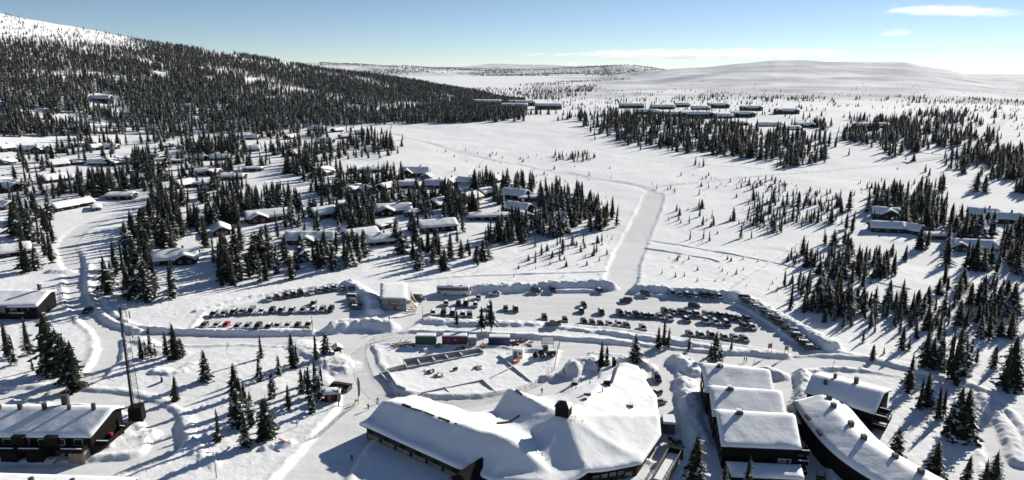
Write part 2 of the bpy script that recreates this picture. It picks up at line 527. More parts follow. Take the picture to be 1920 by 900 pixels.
# ploughed and groomed surfaces: (kind, closed?, picture points, half width, berm height)
PACKED_PX = [
    ('car_park', True, [(748, 596), (790, 566), (826, 553), (950, 550), (1135, 549), (1200, 556), (1350, 564), (1396, 580), (1470, 632), (1535, 664), (1490, 668), (1440, 655), (1330, 640), (1240, 628), (1100, 612), (1010, 606), (900, 601), (830, 598), (780, 606)], 0, 0.5),
    ('car_park', True, [(368, 616), (388, 589), (500, 560), (640, 541), (662, 548), (690, 583), (640, 612), (590, 619)], 0, 0.4),
    ('road', False, [(146, 530), (150, 560), (186, 608), (260, 634), (380, 639), (600, 640), (760, 633), (900, 640), (1050, 648), (1160, 655), (1250, 666), (1340, 674), (1480, 682), (1580, 681), (1690, 696), (1790, 722), (1850, 768), (1888, 840), (1905, 930)], 4.2, 0.7),
    ('road', False, [(186, 600), (215, 650), (175, 720), (60, 742), (-200, 745)], 3.0, 0.4),
    ('road', False, [(60, 742), (200, 748), (285, 768), (318, 815), (300, 862), (200, 885), (-150, 890)], 3.4, 0.5),
    ('road', False, [(690, 640), (730, 618), (770, 598)], 4.5, 0.5),
    ('road', False, [(640, 640), (615, 625), (600, 610)], 4.0, 0.3),
    ('road', False, [(655, 640), (660, 690), (690, 735), (690, 770), (640, 830), (560, 930)], 6.5, 0.3),
    ('road', False, [(700, 745), (800, 765), (930, 760), (1020, 738), (1062, 700), (1080, 655)], 4.0, 0.3),
    ('road', False, [(1242, 668), (1236, 720), (1246, 790), (1238, 850)], 4.0, 0.7),
    ('road', False, [(1478, 684), (1468, 735), (1495, 800), (1530, 900)], 3.2, 0.7),
    ('ski_trail', False, [(150, 545), (140, 500), (122, 462), (150, 428), (215, 404), (262, 392)], 4.0, 0.0),
    ('ski_trail', False, [(1163, 548), (1168, 500), (1196, 440), (1218, 392), (1226, 366)], 6.2, 0.25),
    ('ski_trail', False, [(1226, 368), (1212, 352), (1130, 338), (1000, 315), (880, 292), (790, 266), (738, 252)], 3.0, 0.1),
    ('ski_trail', False, [(1215, 353), (1330, 342), (1400, 334), (1560, 320), (1700, 306)], 2.2, 0.05),
    ('ski_trail', False, [(770, 262), (1000, 284), (1180, 299), (1400, 316), (1560, 326), (1780, 348)], 1.3, 0.05),
    ('ski_trail', False, [(1215, 452), (1320, 470), (1430, 490), (1560, 518), (1700, 545)], 0.5, 0.05),
    ('ski_trail', False, [(1210, 468), (1270, 478), (1330, 488), (1345, 494)], 0.4, 0.05),
    ('ski_trail', False, [(1545, 420), (1480, 470), (1400, 520), (1345, 556)], 0.35, 0.03),
    ('ski_trail', False, [(1150, 390), (1080, 440), (985, 480), (880, 515)], 0.35, 0.03),
    ('ski_trail', False, [(905, 300), (885, 320), (880, 345)], 0.4, 0.03),
    ('ski_trail', False, [(1140, 511), (1000, 516), (860, 520), (760, 531)], 0.7, 0.05),
]
PACKED = []
for kind, closed, px, hw, berm in PACKED_PX:
    w = wpts(px)
    PACKED.append((kind, closed, w if closed else smooth_line(w), hw, berm))

# heaped snow: crest line, height, half width
BANKS_PX = [
    ([(838, 548), (900, 546), (960, 544), (1060, 539), (1120, 538), (1143, 541)], 3.0, 3.2),
    ([(1196, 545), (1240, 548), (1300, 552), (1352, 556), (1385, 561)], 3.0, 3.2),
    ([(1385, 561), (1420, 574), (1470, 606), (1520, 634), (1556, 655)], 2.8, 3.4),
    ([(655, 536), (680, 548), (698, 566), (704, 588)], 2.8, 3.4),
    ([(372, 587), (430, 571), (500, 555), (580, 543), (652, 535)], 1.5, 2.2),
    ([(285, 621), (370, 625), (470, 627), (585, 625)], 1.6, 1.7),
    ([(168, 500), (165, 545), (180, 580), (205, 605), (262, 624)], 1.4, 1.7),
    ([(628, 618), (660, 614), (700, 612), (726, 616)], 3.0, 3.8),
    ([(800, 604), (860, 609), (930, 612), (1005, 612)], 1.7, 3.4),
    ([(1030, 616), (1100, 624), (1200, 636), (1290, 648)], 1.5, 2.4),
    ([(1290, 648), (1380, 660), (1470, 668)], 1.1, 2.4),
    ([(1073, 700), (1090, 690), (1118, 694)], 3.6, 3.4),
    ([(1168, 682), (1195, 684), (1215, 690)], 2.2, 2.6),
    ([(1270, 678), (1290, 690), (1300, 705)], 2.4, 3.2),
    ([(1286, 720), (1295, 760), (1300, 800), (1318, 840)], 2.0, 3.4),
    ([(1440, 700), (1460, 706)], 2.0, 3.0),
    ([(1505, 705), (1512, 735), (1500, 765)], 2.2, 2.6),
    ([(1515, 700), (1560, 694), (1620, 698)], 1.2, 2.0),
    ([(1560, 660), (1640, 677), (1730, 698), (1810, 722)], 1.0, 1.8),
    ([(1845, 745), (1885, 800), (1912, 870)], 1.2, 2.2),
    ([(262, 640), (300, 662), (345, 668)], 1.1, 3.2),
    ([(295, 700), (330, 705), (360, 690)], 1.4, 3.0),
    ([(500, 846), (525, 842), (542, 838)], 1.9, 1.9),
    ([(400, 880), (360, 840), (350, 790)], 1.1, 2.5),
    ([(205, 838), (240, 824), (280, 818)], 1.5, 2.4),
    ([(560, 650), (600, 668), (640, 690)], 1.4, 5.0),
    ([(1020, 712), (1040, 708)], 1.4, 1.8),
    ([(885, 545), (870, 547)], 1.2, 2.0),
    ([(800, 752), (770, 748)], 0.8, 1.4),
    ([(100, 512), (125, 512)], 1.5, 3.5),
]
BANKS = [(smooth_line(wpts(p), 1), h, w) for p, h, w in BANKS_PX]

def packed_field(x, y):
    """signed distance to the nearest ploughed surface, its number and its berm"""
    best = np.full(x.shape, 1e6); idx = np.full(x.shape, -1, int); berm = np.zeros(x.shape)
    for k, (kind, closed, w, hw, bh) in enumerate(PACKED):
        x0, y0 = w.min(0) - 12 - hw; x1, y1 = w.max(0) + 12 + hw
        m = (x > x0) & (x < x1) & (y > y0) & (y < y1)
        if not m.any(): continue
        xs, ys = x[m], y[m]
        d, _, _ = seg_dist(xs, ys, w, closed)
        sd = np.where(inside(xs, ys, w), -d, d) if closed else d - hw
        b0 = best[m]; i0 = idx[m]; r0 = berm[m]
        n = sd < b0
        best[m] = np.where(n, sd, b0); idx[m] = np.where(n, k, i0); berm[m] = np.where(n, bh, r0)
    return best, idx, berm

def H(x, y):
    x = np.asarray(x, float); y = np.asarray(y, float)
    sh = x.shape; x = x.ravel(); y = y.ravel()
    z = H_base(x, y)
    D = np.hypot(x, y)
    near = D < 900
    if near.any():
        xn, yn = x[near], y[near]
        wob = 0.7 * fbm(xn, yn, 5.0, 3, 41)
        sd, idx, berm = packed_field(xn, yn)
        sd = sd + wob * np.clip(sd + 1.5, 0, 1)
        P = 1 - sstep(-0.5, 0.7, sd)
        add = 0.55 * (1 - P) * (1 - 0.5 * sstep(300, 420, D[near]))
        add += (1 - P) * (0.45 * fbm(xn, yn, 26, 2, 51) + 0.12 * fbm(xn, yn, 7, 3, 52) + 0.06 * fbm(xn, yn, 1.5, 2, 53) * (D[near] < 330))
        add += P * 0.05 * fbm(xn, yn, 3, 3, 54)
        add += 0.62 * berm * (0.75 + 0.7 * fbm(xn, yn, 3.0, 3, 55)) * np.exp(-((sd - 1.3) / 0.9) ** 2)
        for w, h, hw in BANKS:
            x0, y0 = w.min(0) - 4 * hw; x1, y1 = w.max(0) + 4 * hw
            m = (xn > x0) & (xn < x1) & (yn > y0) & (yn < y1)
            if not m.any(): continue
            d, arc, L = seg_dist(xn[m], yn[m], w)
            hh = h * (0.85 + 0.24 * fbm(xn[m], yn[m], 7.5, 3, 61) + 0.20 * fbm(xn[m], yn[m], 1.7, 3, 62, 0.7))
            g = hh * (1 - sstep(0.25, 1.2, d / hw + 0.22 * fbm(xn[m], yn[m], 2.2, 3, 63, 0.7)))
            g = g + np.clip(g, 0, 1) * (0.30 * np.abs(fbm(xn[m], yn[m], 1.5, 2, 64)) - 0.06)
            add[m] = np.maximum(add[m], g) + 0.12 * np.minimum(add[m], g)
        z[near] += add
    return z.reshape(sh)

def depth_m(x, y, z): return y * COS_P - (z - CAM_H) * SIN_P     # metres along the view axis
def to_px(x, y, z):
    F = y * COS_P - (z - CAM_H) * SIN_P; U = y * SIN_P + (z - CAM_H) * COS_P
    return 960 + FPX * x / F, 450 - FPX * U / F

# ------------------------------------------------------------------ terrain mesh
GRID = {}
def Hg(x, y):
    """height of the finished sheet"""
    az = np.arctan2(x, y); D = np.hypot(x, y)
    A, DD, Z = GRID['az'], GRID['D'], GRID['Z']
    i = np.clip(np.searchsorted(A, az) - 1, 0, len(A) - 2); j = np.clip(np.searchsorted(DD, D) - 1, 0, len(DD) - 2)
    a = np.clip((az - A[i]) / (A[i + 1] - A[i]), 0, 1); d = np.clip((D - DD[j]) / (DD[j + 1] - DD[j]), 0, 1)
    return Z[i, j] * (1 - a) * (1 - d) + Z[i + 1, j] * a * (1 - d) + Z[i, j + 1] * (1 - a) * d + Z[i + 1, j + 1] * a * d
TS = np.concatenate([np.arange(90, 420, 1.0), np.geomspace(420, 14000, 700)])
def ground_at(u, v):
    d = rays(u, v); p = d[None] * TS[:, None]
    hit = CAM_H + p[:, 2] <= Hg(p[:, 0], p[:, 1])
    k = int(np.argmax(hit)) if hit.any() else len(TS) - 1
    t = np.linspace(TS[max(k - 1, 0)], TS[k], 24); p = d[None] * t[:, None]
    hit = CAM_H + p[:, 2] <= Hg(p[:, 0], p[:, 1])
    q = p[int(np.argmax(hit)) if hit.any() else -1]
    return float(q[0]), float(q[1]), float(Hg(q[None, 0], q[None, 1])[0])
def Hz(x, y): return float(Hg(np.array([x]), np.array([y]))[0])

def terrain():
    az_f = np.radians(np.arange(-39.5, 39.51, 0.125))
    az_s = np.radians(np.concatenate([np.arange(-176, -40, 4.0), np.arange(-39.9, -39.5, 1)]))
    az = np.concatenate([np.radians(np.arange(-180, -60, 6.0)), np.radians(np.arange(-60, -39.5, 0.75)), az_f, np.radians(np.arange(40, 60, 0.75)), np.radians(np.arange(60, 180, 6.0))])
    D = np.concatenate([[4, 20, 40, 60, 75, 88], np.arange(98, 320, 0.48), 320 * np.exp(np.cumsum(np.concatenate([np.linspace(0.002, 0.0075, 150), np.full(420, 0.0075)])))])
    D = D[D < 26000]
    na, nd = len(az), len(D)
    A, DD = np.meshgrid(az, D, indexing='ij')
    X = DD * np.sin(A); Y = DD * np.cos(A)
    Z = H(X, Y)
    Z = Z - DD ** 2 / (2 * 6371000.0)
    GRID.update(az=az, D=D, Z=Z)
    co = np.stack([X, Y, Z], -1).reshape(-1, 3)
    ia = np.arange(na); ja = np.arange(nd - 1)
    I, J = np.meshgrid(ia, ja, indexing='ij')
    I2 = (I + 1) % na
    faces = np.stack([I * nd + J, I * nd + J + 1, I2 * nd + J + 1, I2 * nd + J], -1).reshape(-1, 4)[:, ::-1]
    # vertex normals of the whole sheet, so that the pieces meet without seams
    p = co[faces]
    fn = np.cross(p[:, 2] - p[:, 0], p[:, 3] - p[:, 1])
    if fn[:, 2].mean() < 0:
        faces = faces[:, ::-1]; fn = -fn
    vn = np.zeros_like(co)
    for k in range(4):
        for a in range(3):
            vn[:, a] += np.bincount(faces[:, k], fn[:, a], len(co))
    vn /= np.linalg.norm(vn, axis=1, keepdims=True) + 1e-12
    fc = co[faces].mean(1)
    fx, fy = fc[:, 0], fc[:, 1]
    fd = np.hypot(fx, fy); faz = np.arctan2(fx, fy)
    cls = np.zeros(len(faces), int)
    nm = fd < 2200
    sd, idx, _ = packed_field(fx[nm], fy[nm])
    wob = 0.7 * fbm(fx[nm], fy[nm], 5.0, 3, 41)
    sd = sd + wob * np.clip(sd + 1.5, 0, 1) * (fd[nm] < 900)
    kinds = {'car_park': 1, 'road': 2, 'ski_trail': 3}
    kk = np.array([kinds[q[0]] for q in PACKED])
    cls[nm] = np.where((sd < 0.1) & (idx >= 0), kk[idx], 0)
    Ff = np.interp(faz, L_az, L_F)
    cls[(cls == 0) & (fd > Ff) & (fd < 2600) & (faz < az_of(960)) & (faz > math.radians(-100))] = 5
    lake = (cls == 0) & (fd > 2750) & (fd < 7400) & (faz < az_of(1110)) & (faz > az_of(560)) & (fc[:, 2] < 20 + 5)
    cls[lake] = 4
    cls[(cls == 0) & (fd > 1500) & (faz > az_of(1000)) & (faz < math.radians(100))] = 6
    cls[(fd > 7000) & (cls == 0)] = 7
    names = {0: ('ground', 'snow', 'broad snow covered ground with drifts and ski tracks'),
             1: ('car_park', 'packed', 'ploughed snowy car park surface with tyre tracks'),
             2: ('road', 'road', 'ploughed winter road of packed snow between the buildings'),
             3: ('ski_trail', 'groomed', 'groomed ski trail winding across the snowfield'),
             4: ('lake', 'lake', 'flat frozen lake under snow in the far valley'),
             5: ('hillside', 'snow', 'wooded snowy hillside rising behind the cabins'),
             6: ('mountain', 'mountain', 'bare rounded snow mountain under the long cloud'),
             7: ('hills', 'mountain', 'low wooded hills beyond the frozen lake')}
    for c, (nme, mt, lab) in names.items():
        f = faces[cls == c]
        if not len(f): continue
        used, inv = np.unique(f.ravel(), return_inverse=True)
        me = bpy.data.meshes.new(nme)
        me.vertices.add(len(used)); me.vertices.foreach_set('co', co[used].ravel())
        me.loops.add(len(f) * 4); me.loops.foreach_set('vertex_index', inv.astype(np.int32))
        me.polygons.add(len(f)); me.polygons.foreach_set('loop_start', np.arange(0, len(f) * 4, 4, dtype=np.int32))
        me.polygons.foreach_set('use_smooth', np.ones(len(f), bool))
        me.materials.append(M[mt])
        me.update(calc_edges=True)
        me.normals_split_custom_set_from_vertices(vn[used])
        o = bpy.data.objects.new(nme, me)
        link(o)
        tag(o, lab, None, None, 'structure')
terrain()

def far_strip(px, hw, name, label, lift=0.25):
    """a groomed strip laid on ground that is too far off for the sheet's own grid"""
    w = smooth_line(wpts(px), 3); mb = MB(); L = []; Rr = []
    for i in range(len(w)):
        a = w[max(0, i - 1)]; b = w[min(len(w) - 1, i + 1)]; d = (b - a) / (np.linalg.norm(b - a) + 1e-9); n = np.array((-d[1], d[0])) * hw
        for lst, q in ((L, w[i] + n), (Rr, w[i] - n)): lst.append((q[0], q[1], Hz(*q) + lift))
    k = len(w)
    mb.add(L + Rr, [(i, k + i, k + i + 1, i + 1) for i in range(k - 1)])
    o = mb.build(name, M['groomed'], smooth=True); tag(o, label, None, None, 'structure')
far_strip([(1700, 306), (1800, 289), (1838, 268), (1868, 240), (1912, 204)], 4.5, 'ski_trail', 'straight groomed strip climbing to the right horizon')
far_strip([(1560, 266), (1640, 277), (1720, 287), (1812, 292)], 2.6, 'ski_trail', 'thin groomed strip below the right hand woods')

# ------------------------------------------------------------------ buildings
rng = random.Random(7)
KEEP_OUT = []      # circles where no tree may stand

def offset_poly(pts, d):
    """outward for a counter-clockwise outline"""
    n = len(pts); out = []
    for i in range(n):
        p0 = Vector(pts[i - 1]); p1 = Vector(pts[i]); p2 = Vector(pts[(i + 1) % n])
        a = (p1 - p0).normalized(); b = (p2 - p1).normalized()
        na = Vector((a.y, -a.x)); nb = Vector((b.y, -b.x))
        m = (na + nb)
        m = m.normalized() if m.length > 1e-6 else na
        k = d / max(0.35, m.dot(na))
        out.append((p1.x + m.x * k, p1.y + m.y * k))
    return out

def resample(pts, step):
    out = []
    n = len(pts)
    for i in range(n):
        a = pts[i]; b = pts[(i + 1) % n]
        L = math.hypot(b[0] - a[0], b[1] - a[1]); k = max(1, int(math.ceil(L / step)))
        for j in range(k):
            t = j / k
            out.append((a[0] + (b[0] - a[0]) * t, a[1] + (b[1] - a[1]) * t))
    return out

def sheet(poly, step, seed=0):
    """flat triangulation of an outline with inner points"""
    bd = resample(poly, step)
    xs = [p[0] for p in bd]; ys = [p[1] for p in bd]
    gx = np.arange(min(xs), max(xs), step); gy = np.arange(min(ys), max(ys), step * 0.87)
    pts = list(bd)
    rr = random.Random(seed)
    A = np.array(poly)
    P = [(x + (step / 2 if j % 2 else 0) + rr.uniform(-.1, .1) * step, y + rr.uniform(-.1, .1) * step) for j, y in enumerate(gy) for x in gx]
    if P:
        Pn = np.array(P)
        ok = inside(Pn[:, 0], Pn[:, 1], poly)
        d, _, _ = seg_dist(Pn[:, 0], Pn[:, 1], A, True)
        pts += [P[i] for i in range(len(P)) if ok[i] and d[i] > step * 0.45]
    nb = len(bd)
    vs, es, fs, *_ = delaunay_2d_cdt([Vector(p) for p in pts], [], [list(range(nb))], 1, 1e-5)
    return [(v.x, v.y) for v in vs], [list(f) for f in fs], bd

def building(root, poly, zf, wall, roof='fascia', overhang=0.55, snow=0.55, step=1.4, zbase=-2.5, lump=0.12, seed=1, edge_r=0.7, roof_name='roof', wall_mats=None):
    A = np.array
    # walls
    mb = MB()
    n = len(poly)
    for i in range(n):
        a = poly[i]; b = poly[(i + 1) % n]
        L = math.hypot(b[0] - a[0], b[1] - a[1]); k = max(2, int(L / 0.8))
        pts = [(a[0] + (b[0] - a[0]) * j / k, a[1] + (b[1] - a[1]) * j / k) for j in range(k + 1)]
        vs = [(p[0], p[1], zbase) for p in pts] + [(p[0], p[1], float(zf(A([p[0]]), A([p[1]]))[0]) - 0.06) for p in pts]
        mb.add(vs, [(j, j + 1, k + 2 + j, k + 1 + j) for j in range(k)])
    mb.build('wall', M[wall] if isinstance(wall, str) else wall, root)
    # roof boards: a thin slab that shows as fascia and soffit
    op = offset_poly(poly, overhang)
    vs2, fs, bd = sheet(op, max(step, 1.2), seed)
    v = A(vs2); z = zf(v[:, 0], v[:, 1])
    mb = MB()
    mb.add([(p[0], p[1], zz - 0.20) for p, zz in zip(vs2, z)], [tuple(reversed(f)) for f in fs])
    mb.add([(p[0], p[1], zz) for p, zz in zip(vs2, z)], [tuple(f) for f in fs])
    b = A(bd); zb = zf(b[:, 0], b[:, 1]); m = len(bd)
    mb.add([(p[0], p[1], zz - 0.20) for p, zz in zip(bd, zb)] + [(p[0], p[1], zz) for p, zz in zip(bd, zb)],
           [(j, (j + 1) % m, m + (j + 1) % m, m + j) for j in range(m)])
    rf = mb.build(roof_name, M[roof], root)
    if snow > 0:
        sp = offset_poly(poly, overhang - 0.04)
        vs2, fs, bd = sheet(sp, step, seed + 3)
        v = A(vs2); z = zf(v[:, 0], v[:, 1])
        d, _, _ = seg_dist(v[:, 0], v[:, 1], A(sp), True)
        t = np.clip(d / edge_r, 0, 1)
        th = snow * (0.55 + 0.45 * np.sqrt(1 - (1 - t) ** 2))
        loc = root.location
        th = th + lump * t * fbm(v[:, 0] + loc[0] * 3.1, v[:, 1] + loc[1] * 1.7, 3.2, 3, seed)
        zt = z + th
        mb = MB()
        mb.add([(p[0], p[1], zz) for p, zz in zip(vs2, zt)], [tuple(f) for f in fs])
        b = A(bd); zb = zf(b[:, 0], b[:, 1]) + 0.02; m = len(bd)
        tz = zb - 0.02 + snow * 0.55
        mb.add([(p[0], p[1], zz) for p, zz in zip(bd, zb)] + [(p[0], p[1], zz) for p, zz in zip(bd, tz)],
               [(j, (j + 1) % m, m + (j + 1) % m, m + j) for j in range(m)])
        me = mb.mesh('roof_snow', M['roof_snow'])
        bm = bmesh.new(); bm.from_mesh(me)
        bmesh.ops.remove_doubles(bm, verts=bm.verts, dist=0.004)
        bmesh.ops.recalc_face_normals(bm, faces=bm.faces)
        for f in bm.faces: f.smooth = True
        bm.to_mesh(me); bm.free()
        o = bpy.data.objects.new('roof_snow', me)
        link(o, root)
    return rf

def windows(root, a, b, n, z, w, h, frame='trim', t0=0.0, t1=1.0, name='window'):
    """n windows along the wall from a to b (outline runs counter-clockwise)"""
    a = Vector(a); b = Vector(b); d = (b - a)
    nrm = Vector((d.y, -d.x)).normalized(); rz = math.atan2(d.y, d.x)
    for k in range(n):
        t = t0 + (t1 - t0) * (k + 0.5) / n
        p = a + d * t + nrm * 0.03
        win = MB().box((0, 0, 0), (w, 0.10, h)).build(name, M[frame], root)
        win.location = (p.x, p.y, z); win.rotation_euler = (0, 0, rz)
        fr = 0.10
        MB().box((0, -0.04, 0), (w - 2 * fr, 0.06, h - 2 * fr)).build('pane', M['pane'], win)

def chimney(root, x, y, z0, z1, w=0.7, mat='stone', cap=True):
    c = MB().box((0, 0, (z1 - z0) / 2), (w, w, z1 - z0)).build('chimney', M[mat], root, loc=(x, y, z0))
    if cap:
        MB().box((0, 0, z1 - z0 + 0.09), (w * 1.25, w * 1.25, 0.18)).build('cap', M['roof_snow'], c)
    return c

def gable(L, W, h, pitch, off=0.0):
    s = math.tan(R(pitch))
    return lambda x, y: h + s * (W / 2 - np.sqrt((np.asarray(y, float) - off) ** 2 + 0.08) ) + 0 * np.asarray(x, float)

def rect(L, W): return [(-L / 2, -W / 2), (L / 2, -W / 2), (L / 2, W / 2), (-L / 2, W / 2)]

GROUND = {}
def cabin(u, v, L, W, rot, label, mat='dark_wood', h=2.5, pitch=29, wing=None, chim=1, front='side', group='cabins in the village', cat='cabin', snow=0.6, win=True, name='cabin', frame='trim', x=None, y=None):
    if x is None:
        x, y, z = ground_at(u, v)
    z = Hz(x, y) - 0.3
    if L > 12: L *= 0.86; wing = (wing[0] * .86, wing[1], wing[2]) if wing else None
    root = empty(name, (x, y, z), R(rot), label, cat, group)
    poly = rect(L, W)
    zf = gable(L, W, h, pitch)
    if wing:
        # cross gable: (offset along the ridge, width, how far it stands out towards -y)
        ox, ww, out = wing
        poly = [(-L / 2, -W / 2), (ox - ww / 2, -W / 2), (ox - ww / 2, -W / 2 - out), (ox + ww / 2, -W / 2 - out), (ox + ww / 2, -W / 2), (L / 2, -W / 2), (L / 2, W / 2), (-L / 2, W / 2)]
        s = math.tan(R(pitch))
        z1 = zf
        def zf(x_, y_):
            x_ = np.asarray(x_, float); y_ = np.asarray(y_, float)
            g = h + s * (ww / 2 - np.sqrt((x_ - ox) ** 2 + 0.08))
            g = np.where(y_ < 0.3, g, -9)
            return np.maximum(z1(x_, y_), g)
    building(root, poly, zf, mat, step=1.3, snow=snow, seed=int(u * 7 + v) % 997, lump=0.22, overhang=0.85, edge_r=1.3)
    if win:
        n = max(1, int(L / 4.5))
        if wing:
            ox, ww, out = wing
            windows(root, poly[2], poly[3], 2 if ww > 5 else 1, h * 0.55, 1.2, 1.2, frame)
            if ox - ww / 2 + L / 2 > 2.5: windows(root, poly[0], poly[1], max(1, int((ox - ww / 2 + L / 2) / 4)), h * 0.55, 1.2, 1.1, frame)
            if L / 2 - ox - ww / 2 > 2.5: windows(root, poly[4], poly[5], max(1, int((L / 2 - ox - ww / 2) / 4)), h * 0.55, 1.2, 1.1, frame)
        else:
            windows(root, poly[0], poly[1], n, h * 0.55, 1.2, 1.1, frame)
        windows(root, poly[-3 if wing else 1], poly[-2 if wing else 2], 2, h * 0.6, 1.1, 1.1, frame)
        windows(root, poly[-1], poly[0], 2, h * 0.6, 1.1, 1.1, frame)
        e0, e1 = Vector(poly[0]), Vector(poly[1])
        dd = (e1 - e0).normalized(); p = e0 + dd * 0.9
        MB().box((0, 0, 0), (0.95, 0.10, 2.0)).build('door', M['trim_dark'], root, loc=(p.x, p.y - 0.04, 1.05))
    s = math.tan(R(pitch)); zr = h + s * W / 2
    if chim:
        for k in range(chim):
            cx = L * (0.18 - 0.36 * k); chimney(root, cx, 0.5, zr - 0.5, zr + 1.4, 0.75)
    KEEP_OUT.append((x, y, max(L, W) * 0.55 + 1.0))
    k_ = math.hypot(x, y)
    for sh, rr_ in ((13, .50), (24, .40)): KEEP_OUT.append((x * (1 - sh / k_), y * (1 - sh / k_), max(L, W) * rr_))
    return root

